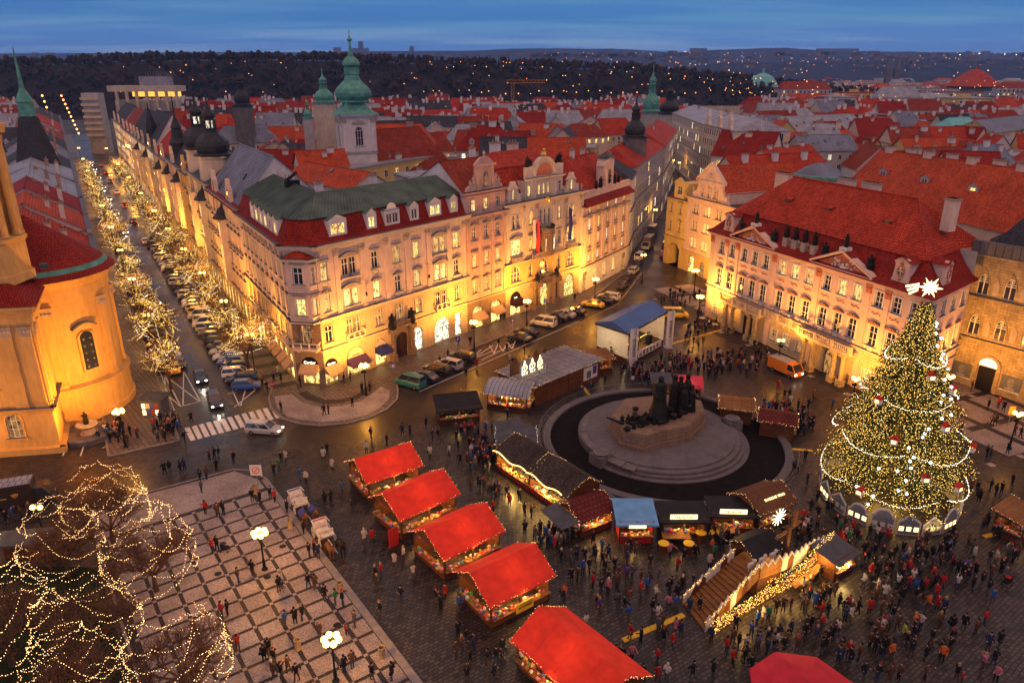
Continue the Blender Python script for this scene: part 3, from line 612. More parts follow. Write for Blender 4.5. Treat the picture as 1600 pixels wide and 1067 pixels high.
gx = [(xs[0]-.1, 2.4, 3.9, 1), (xs[1], 3.5, 4.4, 1), (xs[2]+.1, 2.4, 4.2, 1), (xs[4]-.4, 2.2, 4.0, 1), (xs[5], 3.6, 4.2, 1), (xs[6]+.1, 1.5, 4.0, 0)]
m = MB(); wall(m, FR.L, 0, 5.7, [(x, .25, w, h) for x, w, h, a in gx]+[(xs[3], .0, 2.6, 4.6)]); m.obj('wall', ['rustic'], B, FR.M)
panes = ['pane_shop', 'pane_shop', 'pane_shop', 'pane_shop_white', 'pane_shop_white', 'pane_shop_white']; aws = ['awning_tan', 'awning_purple', 'awning_navy', None, None, None]
for (x, w, h, a), p, aw in zip(gx, panes, aws): shop(B, FR, x, w, h, 'rustic', p, bool(a), .25, None, aw)
arch_panel(B, FR, gx[0][0], 3.0, 2.1, 'sign_black', 'Cartier', .5); arch_panel(B, FR, gx[4][0], 2.9, 3.2, 'pane_shop_white'); arch_panel(B, FR, gx[2][0], 3.2, 2.1, 'cream', 'HUGO BOSS', .22, 'sign_black'); arch_panel(B, FR, gx[1][0], 3.0, 3.1, 'cream', 'DUNHILL', .36, 'sign_black')
facade(B, FR, 5.7, 10.2, lo, 'rustic', 'rustic'); facade(B, FR, 10.2, 20.3, hi, 'pale_pink', 'cream')
def trims(F, name='cornice', top=True, x0=0, x1=None):
    m = MB(); L = F.L if x1 is None else x1
    cornice(m, L, 5.5, [(.1, .14), (.22, .14)], x0, led=1); cornice(m, L, 10.0, [(.12, .15), (.3, .2), (.42, .12)], x0, led=1)
    if top: cornice(m, L, 20.2, [(.15, .3), (.35, .3), (.7, .35), (.85, .2)], x0, led=1)
    return m.obj(name, ['cream', 'lead_ledge'], B, F.M)
for F in (FR, FC, FL): trims(F)
m = MB()
for a, b_ in zip(xs, xs[1:]): pilaster(m, (a+b_)/2, .75, 10.5, 20.2, cmi=1)
pilaster(m, .45, .7, 10.5, 20.2, cmi=1); pilaster(m, FR.L-.5, .7, 10.5, 20.2, cmi=1); m.obj('pilaster', ['pale_pink', 'stone_trim'], B, FR.M)
for x in (xs[1], xs[5]):      # shared caps of the double windows
    m = MB()
    for z in (14.1, 18.8):
        m.grp(); X = 1.75; A = [(X*(1-2*i/10), z+.2+.5*sin(pi*i/10)) for i in range(11)]; m.slab([(-X, z), (X, z)]+A, -.2, 0, 1)
        for a, c in zip(A, A[1:]): m.slab([a, (a[0], a[1]+.1), (c[0], c[1]+.1), c][::-1], -.4, 0, 2)
    m.grp(); m.box(-1.7, 1.7, -.32, .05, 15.5, 15.75, 0); m.box(-1.75, 1.75, -.36, .05, 15.75, 15.8, 2); m.obj('window_hood', ['cream', 'stone_trim', 'lead_ledge'], B, FR.at(x))
def balcony(b, F, x, w, z, d=.75, mat='cream', slot=True):
    m = MB(); X = w/2; m.box(-X, X, -d, 0, z-.25, z, 0); m.box(-X, X, -d, -d+.12, z+.75, z+.9, 0)
    for i in range(4): t = -X+.08+(2*X-.16)*i/3; m.box(t-.09, t+.09, -d, -d+.12, z, z+.75, 0)
    for s in (-1, 1): m.box(s*X-.06, s*X+.06, -d, 0, z+.75, z+.9, 0); m.box(s*X-.05, s*X+.05, -d*.5-.06, -d*.5+.06, z, z+.75, 0); m.slab([(s*X*.7-.15, z-.25), (s*X*.7-.15, z-.7), (s*X*.7+.15, z-.7), (s*X*.7+.15, z-.25)], -d*.5, 0, 0)
    return m.obj('balcony', [mat], b, F.at(x))
for x in (xs[1], xs[5]): balcony(B, FR, x, 3.4, 6.4)
# portal with atlantes
m = MB(); x = 0
for s in (-1, 1):
    m.box(s*2.1-.45, s*2.1+.45, -.9, .05, 0, 1.3, 0); m.lathe([(.36, 1.3), (.34, 4.6), (.42, 4.7), (.45, 4.9)], 10, (s*2.1, -.5), mi=0); m.box(s*2.1-.55, s*2.1+.55, -1.0, .05, 4.9, 5.6, 0); statue(m, (s*2.1, -.45, 5.6), 2.6, 1, 5+s, 1.35)
m.slab([(1.7, 0), (1.7, 5.6), (-1.7, 5.6), (-1.7, 0), (-1.3, 0)]+arc(0, 3.2, 1.3, 10)[::-1]+[(1.3, 0)], -.25, .05, 0); balustrade(m, -1.55, 1.55, -.8, 5.75, .8, .3, 0); m.box(-1.65, 1.65, -.95, 0, 5.5, 5.75, 0)
P = m.obj('portal', ['brown_stone', 'bronze'], B, FR.at(xs[3])); d = MB(); d.box(-1.3, 1.3, .1, .2, 0, 4.5); [d.box(a-.03, a+.03, .05, .1, 0, 4.4) for a in (-.9, -.45, 0, .45, .9)]; d.obj('door', ['door_wood'], P, FR.at(xs[3]))
# chamfered corner with its bay
m = MB(); wall(m, FC.L, 0, 5.7, [(FC.L/2, .25, 2.6, 4.4)]); m.obj('wall', ['brown_stone'], B, FC.M); shop(B, FC, FC.L/2, 2.6, 4.4, 'brown_stone', 'pane_shop', True, .25, None, 'awning_tan'); arch_panel(B, FC, FC.L/2, 3.35, 2.4, 'sign_black', 'Cartier', .62)
facade(B, FC, 5.7, 10.2, [(FC.L/2, 6.5, 1.5, 3.0, 'case', 'plain', 'pane_dim')], 'brown_stone', 'brown_stone'); balcony(B, FC, FC.L/2, 3.9, 6.2, 1.1)
bay = [(-.1, 0), (.55, -1.0), (3.9, -1.0), (4.55, 0)]; ox = (FC.L-4.45)/2
for (a, c) in zip(bay, bay[1:]):
    pa, pc = FC.pt(a[0]+ox, a[1]), FC.pt(c[0]+ox, c[1]); f = Fac(pa, pc); ws = [(f.L/2, z, min(1.4, f.L*.45), 2.5, 'case', 'flat', l) for z, l in ((11.3, 'pane_gold'), (15.9, 'glass_dark'))]; facade(B, f, 10.3, 19.2, ws, 'pale_pink', 'cream', name='bay')
    m = MB(); cornice(m, f.L, 14.3, [(.1, .15), (.25, .15)], led=1); cornice(m, f.L, 19.2, [(.2, .2), (.45, .25)], led=1); cornice(m, f.L, 10.0, [(.1, .2), (.25, .15)], led=1); m.obj('bay_cornice', ['cream', 'lead_ledge'], B, f.M)
m = MB(); q = [FC.pt(a+ox, c*1.25) for a, c in bay]; m.q(*[(*p, 19.75) for p in q]); t = FC.pt(FC.L/2, -.1); [m.q((*a, 19.75), (*c, 19.75), (*t, 20.9)) for a, c in zip(q, q[1:])]; m.q(*[(*p, 9.95) for p in q[::-1]]); m.obj('bay_roof', ['red_tile'], B)
facade(B, FC, 10.2, 20.3, [], 'pale_pink', 'cream')
# avenue side
ax = [FL.L-2.6-i*3.05 for i in range(9)]
facade(B, FL, 10.2, 20.3, [(x, z, 1.25, 2.6, 'case', 'seg_apron' if z < 12 else 'flat', None) for x in ax for z in (11.3, 16.0)], 'pale_pink', 'cream'); facade(B, FL, 5.7, 10.2, [(x, 6.7, 1.4, 2.5, 'case', 'plain', random.choice(['pane_warm', 'pane_gold', 'glass_dark'])) for x in ax], 'rustic', 'rustic')
m = MB(); wall(m, FL.L, 0, 5.7, [(x, .25, 2.3, 4.2) for x in ax]); m.obj('wall', ['rustic'], B, FL.M)
for i, x in enumerate(ax): shop(B, FL, x, 2.3, 4.2, 'rustic', 'pane_shop', True, .25, None, 'awning_tan' if i < 5 else None); (balcony(B, FL, x, 2.3, 6.3) if i % 2 == 0 and i < 8 else None)
m = MB(); [pilaster(m, x+1.52, .6, 10.5, 20.2, cmi=1) for x in ax]; m.obj('pilaster', ['pale_pink', 'stone_trim'], B, FL.M)
ch = [Lp, C0, C1, Rp]; shell(B, ch, 13, 21.3, 'white_wall')
m = MB(); chain_roof(m, ch, [(-.5, 21.3, 0), (.0, 21.75, 0), (1.35, 24.7, 0)], None); m.obj('mansard', ['dark_red_tile'], B)
m = MB(); k_ = ((FR.A-FL.A).x*FR.u.y-(FR.A-FL.A).y*FR.u.x)/(FL.u.x*FR.u.y-FL.u.y*FR.u.x); c3 = [Lp, FL.A+FL.u*k_, Rp]; E4, R3, B3 = offs(ch, 1.05), offs(c3, 6.8), offs(c3, 13); ze, zr, zb = 24.8, 27.4, 24.4
for P_ in ([(*E4[0], ze), (*E4[1], ze), (*R3[1], zr), (*R3[0], zr)], [(*E4[1], ze), (*E4[2], ze), (*R3[1], zr)], [(*E4[2], ze), (*E4[3], ze), (*R3[2], zr), (*R3[1], zr)]): m.q(*P_, mi=0)
for i in (0, 1): m.q((*R3[i], zr), (*R3[i+1], zr), (*B3[i+1], zb), (*B3[i], zb), mi=1)
m.q((*E4[0], ze), (*R3[0], zr), (*B3[0], zb), mi=1); m.q((*E4[3], ze), (*B3[2], zb), (*R3[2], zr), mi=1); rf = m.obj('roof', ['copper_green', 'slate'], B)
s = MB(); a_, b_ = E4, [R3[0], R3[1], R3[1], R3[2]]
for k in range(3):
    n = int((a_[k+1]-a_[k]).length/.62)
    for i in range(n+1):
        t = i/max(1, n); p, q = a_[k].lerp(a_[k+1], t), b_[k].lerp(b_[k+1], t); s.tube((*p, 24.88), (*q, 27.43), .035, None, 3)
s.obj('standing_seams', ['copper_green'], rf, kind='stuff')
MG = radians(0)
for p, w, two, st in [(505+24, 3.2, 1, 'tri'), (582, 1.9, 0, 'tri'), (614, 3.0, 1, 'arc'), (648.5, 1.9, 0, 'tri'), (681, 2.8, 1, 'tri'), (710, 1.9, 0, 'tri')]:
    x = FX(FR, p, 23); dormer(B, FR.at(x, .15, 21.9), w, 2.5, 2.6, 'white_stucco', 'copper_green', .75, None, st, bool(two))
for i in range(6): dormer(B, FL.at(FL.L-4.2-i*2.9, .15, 21.9), 2.3, 2.5, 2.6, 'white_stucco', 'copper_green', .7, None, 'tri')
skylight(B, FL.at(FL.L-1.3, .75, 22.9) @ Matrix.Rotation(radians(65), 4, 'X'))
p = FL.pt(13, 6.5); m = MB(); m.box(-1.1, 1.1, -.5, .5, -1.4, .3, 0); m.tube((-.9, 0, .3), (.9, 0, 1.5), .3, .22, 8, 0, True); [m.tube((a, .5, -.8), (a, .5, 1.2), .04, None, 4, 0) for a in (-.8, -.3, .2, .7, 1.2)]; m.obj('roof_unit', ['iron'], B, TR(p.x, p.y, 27.6, .6))
for t in ((8, 8.5), (19, 9)): q = FR.pt(*t); chimney(B, TR(q.x, q.y, 27, FR.ang), 1.1, .7, 1.6)
for i, x in enumerate((xs[1]+2.1, xs[4]+1.7)):       # brackets with a hanging lantern on the wall
    m = MB(); m.tube((0, -.1, 14.8), (0, -1.0, 14.8), .03, None, 4); m.tube((0, -.1, 15.3), (0, -1.0, 14.8), .02, None, 4); m.tube((0, -1, 14.8), (0, -1.0, 13.0), .02, None, 4); m.lathe([(.05, 12.4), (.16, 12.6), (.16, 12.95), (.02, 13.1)], 6, (0, -1)); m.obj('wall_lantern', ['ironwork'], B, FR.at(x))
# ---------------------------------------------------------------- pink house with a niche gable
PA0, PB0 = V2(-8.0, 123.3), V2(-1.2, 131.1); F = Fac(PA0, PB0); B = root('pink_house', 'narrow pink house with a statue niche gable beside the green-roofed corner house', 'building', (*PA0, 0))
xs = [F.L*f for f in (.2, .5, .8)]; PK = 'pink'
facade(B, F, 5.6, 24.6, [(x, z, 1.1, h, 'case', st, l) for i, x in enumerate(xs) for z, h, st, l in ((6.9, 2.3, 'seg', 'pane_dim'), (11.6, 2.5, 'flat_apron', random.choice(['pane_warm', 'pane_gold'])), (16.4, 2.5, 'seg_apron', 'glass_blue'), (21.6, 1.9, 'plain', ['pane_gold', 'pane_gold', 'glass_dark'][i]))], PK, PK)
m = MB(); wall(m, F.L, 0, 5.6, [(F.L*.27, .2, 2.8, 4.3), (F.L*.74, .2, 2.8, 4.3)]); m.obj('wall', ['brown_stone'], B, F.M)
for k in (.27, .74): shop(B, F, F.L*k, 2.8, 4.3, 'brown_stone', 'pane_shop', True, .2, None, 'awning_tan')
m = MB(); cornice(m, F.L, 5.4, [(.1, .15), (.2, .12)], led=1); cornice(m, F.L, 20.2, [(.15, .25), (.4, .25), (.55, .15)], led=1); cornice(m, F.L, 24.4, [(.1, .2), (.35, .25)], led=1); m.obj('cornice', [PK, 'lead_ledge'], B, F.M)
m = MB(); [pilaster(m, F.L*f, .5, 6, 20.2, cmi=1) for f in (.04, .35, .65, .96)]; m.obj('pilaster', [PK, 'stone_trim'], B, F.M)
m = MB(); c = F.L/2; m.slab([(c-4.6, 25), (c+4.6, 25), (c+4.4, 25.6), (c+3.0, 26.2), (c+2.3, 27.4), (c+2.2, 29.0), (c+2.4, 29.3), (c+1.6, 30.0), (c+.8, 30.5), (c-.8, 30.5), (c-1.6, 30.0), (c-2.4, 29.3), (c-2.2, 29), (c-2.3, 27.4), (c-3.0, 26.2), (c-4.4, 25.6)], .1, .6, 0)
m.box(c-2.2, c-1.6, -.05, .2, 25, 29, 0); m.box(c+1.6, c+2.2, -.05, .2, 25, 29, 0); m.box(c-2.6, c+2.6, -.2, .2, 29, 29.35, 0); m.slab([(c-.75, 25.4), (c+.75, 25.4)]+arc(c, 27.6, .75, 8), -.02, .2, 1); m.slab([(c-.5, 25.6), (c+.5, 25.6)]+arc(c, 27.5, .5, 8), -.1, .0, 2); statue(m, (c, -.15, 25.7), 2.0, 3, 4)
for s in (-3.6, -2.8, 2.8, 3.6): statue(m, (c+s, .2, 25.3 if abs(s) > 3 else 26.0), 1.6, 3, int(s*9))
urn(m, (c, .3, 30.5), .9, 0); g = m.obj('gable', [PK, 'stone_trim', 'brown_stone', 'stone_trim'], B, F.M)
shell(B, [PA0, PB0], 15, 24.5, 'white_wall'); m = MB(); m.T = F.M; roof_hip(m, F.L, 15, 24.5, 5.2, 0, 0, .2, 0, 1, 6); m.obj('roof', ['brown_tile', 'white_wall'], B); chimney(B, F.at(F.L-.6, 7.5, 29.2), 1.1, .7, 2.2)
# ---------------------------------------------------------------- ornate ministry with arched gable and flags
MA, MBp = V2(-1.2, 131.1), V2(14.4, 148.6); F = Fac(MA, MBp); B = root('ministry', 'ornate pale ministry with big arched gable, gilded crest and hanging flags', 'building', (*MA, 0))
zx = lambda x, oy, z: FX(F, 710+x/5.93, z)
c = zx(835, 0, 18); wl, wr = zx(568, 0, 18), zx(1082, 0, 18); s1, s2 = zx(708, 0, 18), zx(972, 0, 18)
wins = [(wl-.62, 16.7, 1.0, 2.6, 'case', 'plain', 'glass_blue'), (wl+.62, 16.7, 1.0, 2.6, 'case', 'plain', 'glass_blue'), (wr-.6, 16.7, 1.0, 2.6, 'case', 'plain', 'pane_warm'), (wr+.6, 16.7, 1.0, 2.6, 'case', 'plain', 'pane_warm'), (s1, 17, .95, 2.5, 'arch', 'plain', 'pane_warm'), (s2, 17, .95, 2.5, 'arch', 'plain', 'pane_warm')]+[(c+k*1.25, 16.6, .85, 2.9, 'case', 'plain', 'glass_dark') for k in (-1, 0, 1)]
wins += [(wl, 11.8, 2.7, 2.9, 'pane6', 'seg', 'pane_gold'), (wr, 11.8, 2.7, 2.9, 'pane6', 'seg', 'pane_warm'), (s1, 12, .95, 2.6, 'case', 'flat', 'pane_warm'), (s2, 12, .95, 2.6, 'case', 'flat', 'glass_dark')]
facade(B, F, 10.4, 21.0, wins, 'cream', 'cream')
lw = [(wl, 6.6, 2.7, 3.1, 'arch', 'plain', 'pane_dim'), (wr, 6.6, 2.7, 3.1, 'arch', 'plain', 'pane_dim'), (c, 6.6, 2.6, 3.1, 'arch', 'plain', 'glass_dark'), (s1, 6.9, 1.1, 2.6, 'arch', 'plain', 'glass_dark'), (s2, 6.9, 1.1, 2.6, 'arch', 'plain', 'glass_dark')]
facade(B, F, 5.8, 10.4, lw, 'ochre', 'ochre')
m = MB(); wall(m, F.L, 0, 5.8, [(wl, .2, 3.1, 4.6), (wr, .2, 3.4, 4.8), (c, 0, 2.8, 4.9)]); m.obj('wall', ['rustic'], B, F.M)
shop(B, F, wl, 3.1, 4.6, 'rustic', 'pane_shop', True, .2, None, 'awning_black'); arch_panel(B, F, wl, 3.25, 2.9, 'sign_black', 'Louis', .4); shop(B, F, wr, 3.4, 4.8, 'rustic', 'pane_gold', True, .2); shop(B, F, c, 2.8, 4.9, 'rustic', 'pane_shop', True, .05)
m = MB()
for s in (-1, 1):
    x = c+s*3.0; m.box(x-1.0, x+1.0, -1.3, .05, 0, 1.2, 0); [m.lathe([(.38, 1.2), (.36, 4.4), (.5, 4.6)], 10, (x+q*.5, -.8), mi=0) for q in (-1, 1)]; m.box(x-1.1, x+1.1, -1.5, .05, 4.6, 5.6, 0); statue(m, (x, -.9, 5.6), 2.0, 1, 3+s, 1.5); m.box(x-1.0, x+1.0, -1.3, .0, 5.6, 6.0, 0)
m.slab([(-1.9+c, 4.9), (1.9+c, 4.9), (1.9+c, 5.8), (c, 6.4), (c-1.9, 5.8)], -.9, .05, 0); m.obj('portal', ['brown_stone', 'bronze'], B, F.M)
m = MB(); cornice(m, F.L, 5.6, [(.1, .15), (.2, .12)], led=1); cornice(m, F.L, 10.1, [(.2, .15), (.5, .2)], led=1); z = cornice(m, F.L, 20.8, [(.2, .25), (.5, .3), (.85, .3)], led=1); m.obj('cornice', ['cream', 'lead_ledge'], B, F.M)
m = MB(); balustrade(m, s1-.6, s2+.6, -1.0, 10.6, .9, .34); m.box(s1-.7, s2+.7, -1.2, 0, 10.35, 10.6); [balustrade(m, x-1.7, x+1.7, -.55, 10.6, .8, .34) for x in (wl, wr)]; m.obj('balcony', ['stone_trim'], B, F.M)
# curved bay window in the middle with planted balcony
m = MB(); m.lathe([(1.9, 10.6), (1.9, 14.6), (2.15, 14.8), (2.15, 15.0), (0, 15.0)], 8, (c, 0), pi, 2*pi, 0); m.lathe([(2.05, 15), (2.05, 15.9), (1.85, 15.9), (1.85, 15.0)], 8, (c, 0), pi, 2*pi, 0)
r_ = random.Random(5)
for i in range(60): a = r_.uniform(pi, 2*pi); m.octa((c+2*cos(a), 2*sin(a), 16+r_.uniform(0, .45)), r_.uniform(.1, .22), 1)
by = m.obj('bay_window', ['brown_stone', 'grass_blades'], B, F.M)
for a in (-.5, .5):
    f = Fac(F.pt(c+a*1.7-.55, -1.72), F.pt(c+a*1.7+.55, -1.72)); window(B, f, f.L/2, 11.6, 1.05, 2.4, 'case', None, 'brown_stone', 'cream', 'pane_cool')
m = MB(); [pilaster(m, x, .55, 10.8, 20.8, cmi=1) for x in (.4, (wl+s1)/2, (s1+c)/2-.3, (s2+c)/2+.3, (wr+s2)/2, F.L-.4)]; m.obj('pilaster', ['cream', 'stone_trim'], B, F.M)
# attic storey and gable
a0, a1 = s1-1.2, s2+1.2; ws = [(c+k*1.35, 22.3, .9, 2.1, 'arch', 'plain', 'pane_warm') for k in (-1, 0, 1)]+[(a0+1.0, 22.3, 1.0, 2.0, 'case', 'plain', 'pane_gold'), (a1-1.0, 22.3, 1.0, 2.0, 'case', 'plain', 'glass_dark')]
facade(B, F, 21.7, 25.2, ws, 'cream', 'cream', a0, a1, .3, 'attic')
m = MB(); m.q((a0, .3, 21.7), (a0, .3, 25.2), (a0, 5, 25.2), (a0, 5, 21.7)); m.q((a1, .3, 21.7), (a1, 5, 21.7), (a1, 5, 25.2), (a1, .3, 25.2)); cornice(m, a1, 25.1, [(.15, .2), (.4, .25)], a0, .3, led=1)
R_ = 3.3; A = arc(c, 26.0, R_, 14); m.slab([(a0, 25.5), (a1, 25.5), (a1, 27.6), (a1-1.6, 27.8)]+[p for p in A if abs(p[0]-c) < R_*.93]+[(a0+1.6, 27.8), (a0, 27.6)], .2, .9, 0)
I = arc(c, 25.9, 2.25, 12); m.slab(I, .12, .19, 2)
for p, q in zip(A, A[1:]): m.slab([p, q, (c+(q[0]-c)*.86, 26+(q[1]-26)*.86), (c+(p[0]-c)*.86, 26+(p[1]-26)*.86)], -.15, .2, 0)
for k in range(3): statue(m, (a0+.7+.5*k, .6, 27.6), 2.0-.3*k, 3, k, 1.2); statue(m, (a1-.7-.5*k, .6, 27.6), 2.0-.3*k, 3, k+9, 1.2)
m.ball((c, .5, 29.7), .6, 8, 6, 4, .8); [m.tube((c, .4, 29.5), (c+.9*cos(t), .4, 29.5+.9*sin(t)), .16, .04, 5, 4) for t in (.2, .7, 1.2, 1.9, 2.4, 2.9)]; m.ball((c, .4, 30.4), .32, 7, 5, 4); m.ball((c, -.7, 21.4), .5, 8, 5, 4); m.ball((c-.6, -.6, 21.1), .3, 8, 5, 4); m.ball((c+.6, -.6, 21.1), .3, 8, 5, 4)
m.obj('gable', ['cream', 'lead_ledge', 'rose_stucco', 'bronze', 'gold'], B, F.M)
for x in (wl-.4, wr+.2):
    facade(B, F, 21.7, 24.2, [(x, 22.2, .9, 1.9, 'arch', 'plain', 'pane_gold')], 'cream', 'cream', x-1.3, x+1.3, .2, 'attic'); m = MB(); m.slab([(x-2.2, 21.75), (x-1.3, 21.75), (x-1.3, 24.0), (x-1.5, 23.2)], .2, .6); m.slab([(x+1.3, 21.75), (x+2.2, 21.75), (x+1.5, 23.2), (x+1.3, 24.0)], .2, .6); m.slab([(x-1.3, 24.2), (x+1.3, 24.2), (x+.7, 24.9), (x+.5, 25.5), (x-.5, 25.5), (x-.7, 24.9)], .1, .7); m.box(x-1.4, x+1.4, 0, .8, 24.1, 24.3); m.obj('side_gable', ['cream'], B, F.M)
m = MB(); [(m.grp(), urn(m, (x, 0, 21.85), 1.0)) for x in (.5, wl+2.6, wr-2.6, F.L-.5)]; m.obj('urn', ['stone_trim'], B, F.M)
shell(B, [MA, MBp], 16, 21.6, 'white_wall'); m = MB(); m.T = F.M; 
m.box(0.2, F.L-.2, .9, 1.0, 21.6, 23, 1); m.q((.0, .9, 22), (F.L, .9, 22), (F.L-1.5, 3.8, 27.6), (1.5, 3.8, 27.6)); m.q((F.L, .9, 22), (F.L, 16, 22), (F.L-1.5, 12, 27.6), (F.L-1.5, 3.8, 27.6)); m.q((0, 16, 22), (0, .9, 22), (1.5, 3.8, 27.6), (1.5, 12, 27.6)); m.q((F.L, 16, 22), (0, 16, 22), (1.5, 12, 27.6), (F.L-1.5, 12, 27.6)); m.q((1.3, 3.6, 27.6), (F.L-1.3, 3.6, 27.6), (F.L-5, 8, 30), (5, 8, 30)); m.q((F.L-1.3, 3.6, 27.6), (F.L-1.3, 12.4, 27.6), (F.L-5, 8, 30)); m.q((1.3, 12.4, 27.6), (1.3, 3.6, 27.6), (5, 8, 30)); m.q((F.L-1.3, 12.4, 27.6), (1.3, 12.4, 27.6), (5, 8, 30), (F.L-5, 8, 30)); m.obj('roof', ['red_tile', 'white_wall'], B)
chimney(B, F.at(7, 9, 30), 2.2, .9, 1.7); chimney(B, F.at(16, 12.5, 27.6), 2.6, .9, 3.2, 'cream', 3)
# flags
M_plain('flag_white', (.62, .58, .55), .8, 0, .1, 2, .1); M_plain('flag_red', (.55, .05, .04), .8, 0, .1, 2, .1); M_plain('flag_blue', (.05, .06, .25), .8, 0, .1, 2, .1)
def flag(px, z0, z1, w, stripes, label):
    x = FX(F, px, (z0+z1)/2); b = root('flag', label, 'flag', (*F.pt(x, -.6), z1)); p = MB(); p.tube((0, .6, .3), (0, -1.2, 1.1), .05, None, 5); p.obj('pole', ['iron'], b, F.at(x, -.6, z1)); n = len(stripes)
    m = MB(); H = z1-z0
    for j in range(10):
        for k in range(3):
            f = lambda a, t: (-w/2+w*a, -.5-.25*sin(a*7)+.1*sin(t*9), -H*t+.5*(1-a)*(1-t))
            mi = stripes[0] if len(stripes) == 1 else (0 if (k+.5)/3 < .55-.5*(j/10) else 1 if k >= 2-(j > 4) else 2)
            m.q(f(k/3, (j+1)/10), f((k+1)/3, (j+1)/10), f((k+1)/3, j/10), f(k/3, j/10), mi=mi)
    m.obj('cloth', ['flag_white', 'flag_red', 'flag_blue'], b, F.at(x, -.6, z1))
flag(831, 11.2, 17.6, 1.9, (0, 1, 2), 'white, red and blue flag hanging on the ministry front'); flag(884, 12.4, 18.6, 1.0, (2,), 'dark blue furled flag hanging on the ministry front')
# ---------------------------------------------------------------- long pilastered house with red pent roof at the side street
QA, QB = V2(14.6, 148.0), V2(27.2, 168.6); F = Fac(QA, QB); B = root('pilastered_house', 'tall pilastered house with red pent roof and statues at the side street corner', 'building', (*QA, 0))
xs = [F.L*(.13+.185*i) for i in range(5)]
facade(B, F, 5.4, 18.6, [(x, z, 1.05, h, 'case', st, random.choice(['pane_warm', 'pane_dim', 'pane_cool', 'pane_warm'])) for x in xs for z, h, st in ((6.2, 2.0, 'flat'), (9.4, 2.5, 'flat_apron'), (13.0, 2.4, 'flat_apron'), (16.6, 1.3, 'plain'))], 'pale_pink', 'stone_trim')
m = MB(); wall(m, F.L, 0, 5.4, [(F.L*.07, .1, 1.9, 4.2), (F.L*.92, .1, 1.9, 4.2)]+[(F.L*f, 1.4, 1.5, 3.0) for f in (.26, .47, .68)]); m.obj('wall', ['white_stucco'], B, F.M)
for f, p in ((.07, 'pane_dim'), (.92, 'pane_dim')): shop(B, F, F.L*f, 1.9, 4.2, 'brown_stone', p, True, .1)
for f in (.26, .47, .68): window(B, F, F.L*f, 1.4, 1.5, 3.0, 'case', 'plain', 'white_stucco', 'white_stucco', 'pane_warm')
m = MB(); [pilaster(m, F.L*f, .45, 5.7, 16.2, cmi=1) for f in (.04, .22, .405, .59, .775, .96)]; m.obj('pilaster', ['pale_pink', 'stone_trim'], B, F.M)
m = MB(); cornice(m, F.L, 5.2, [(.1, .2), (.3, .15)], led=1); cornice(m, F.L, 15.9, [(.1, .2), (.25, .2)], led=1); m.obj('cornice', ['stone_trim', 'lead_ledge'], B, F.M)
m = MB(); m.q((-.5, -1.1, 18.5), (F.L+.5, -1.1, 18.5), (F.L, .3, 19.7), (0, .3, 19.7)); m.box(-.5, F.L+.5, -1.1, .2, 18.25, 18.5); m.obj('pent_roof', ['dark_red_tile'], B, F.M)
m = MB(); m.box(0, F.L, .3, .7, 18.6, 20.9, 0); m.box(-.1, F.L+.1, .15, .85, 20.9, 21.1, 0); cx = F.L*.52; m.box(cx-1.9, cx+1.9, .2, 2.4, 21.1, 25.2, 0); m.slab([(cx-2.2, 25.2), (cx+2.2, 25.2)]+arc(cx, 25.2, 2.0, 8), .1, 2.4, 0); m.slab([(cx-.6, 21.6), (cx+.6, 21.6)]+arc(cx, 24, .6, 8), .1, .3, 1); statue(m, (cx, .1, 21.7), 1.9, 2, 2); [m.box(cx+s*1.5-.25, cx+s*1.5+.25, 0, .3, 21.1, 25.2, 0) for s in (-1, 1)]
for s in (-1, 1): statue(m, (cx+s*3.6, .5, 21.1), 2.3, 2, 20+s, 1.2); statue(m, (cx+s*5.8, .5, 21.1), 1.8, 2, 30+s, 1.2)
m.lathe([(2.2, 27.2), (0, 27.9)], 8, (cx, 1.2), mi=3); m.obj('attic', ['pale_pink', 'brown_stone', 'bronze', 'dark_copper'], B, F.M)
shell(B, [QA, QB], 14, 20.5, 'white_wall'); m = MB(); m.T = F.M; roof_hip(m, F.L, 13, 20.2, 7.0, 0, 5, .1, 0, 1, 6, 0, .9); m.obj('roof', ['red_tile', 'white_wall'], B); chimney(B, F.at(8, 7, 26.6), .8, .8, 2.2); chimney(B, F.at(15, 8, 26), .8, .8, 2.4, 'cream')
# ---------------------------------------------------------------- pink rococo palace
KA0, KB0, KC0 = V2(37.2, 133.0), V2(54.5, 90.4), V2(65.6, 99.9); F, FS = Fac(KA0, KB0), Fac(KB0, KC0)
B = root('palace', 'pink and white rococo palace with two pediments and red mansard roof', 'building', (*KA0, 0)); WH = 'kinsky_pink'
cx = [3.2, 6.2, 9.5, 12.2, 15.0, 19.0, 22.0, 25.0, 28.7, 31.7, 34.5, 38.3, 41.3, 44.2]
top = [(x, 12.9, 1.35, 2.3, 'pane6', 'plain_rose', random.choice(['pane_warm', 'pane_gold', 'pane_warm', 'glass_dark', 'pane_dim']) if 4 < i < 11 else 'glass_dark') for i, x in enumerate(cx)]
mid = [(x, 7.1, 1.5, 3.0, 'pane6', 'seg_rose_apron', 'glass_dark') for i, x in enumerate(cx)]
facade(B, F, 6.3, 16.0, top+mid, WH, 'white_stucco')
low = [(x, 1.3, 1.3, 2.1, 'pane6', 'plain', random.choice(['pane_warm', 'pane_dim'])) for x in (3.0, 6.0, 19.0, 22.0, 25.0, 38.4, 41.4, 44.3)]
m = MB(); wall(m, F.L, 0, 6.3, [q[:4] for q in low]+[(12.2, 0, 2.6, 4.2), (31.6, 0, 2.6, 4.4)]); m.obj('wall', ['rustic'], B, F.M)
for q in low: window(B, F, *q[:4], q[4], q[5], 'rustic', 'white_stucco', q[6])
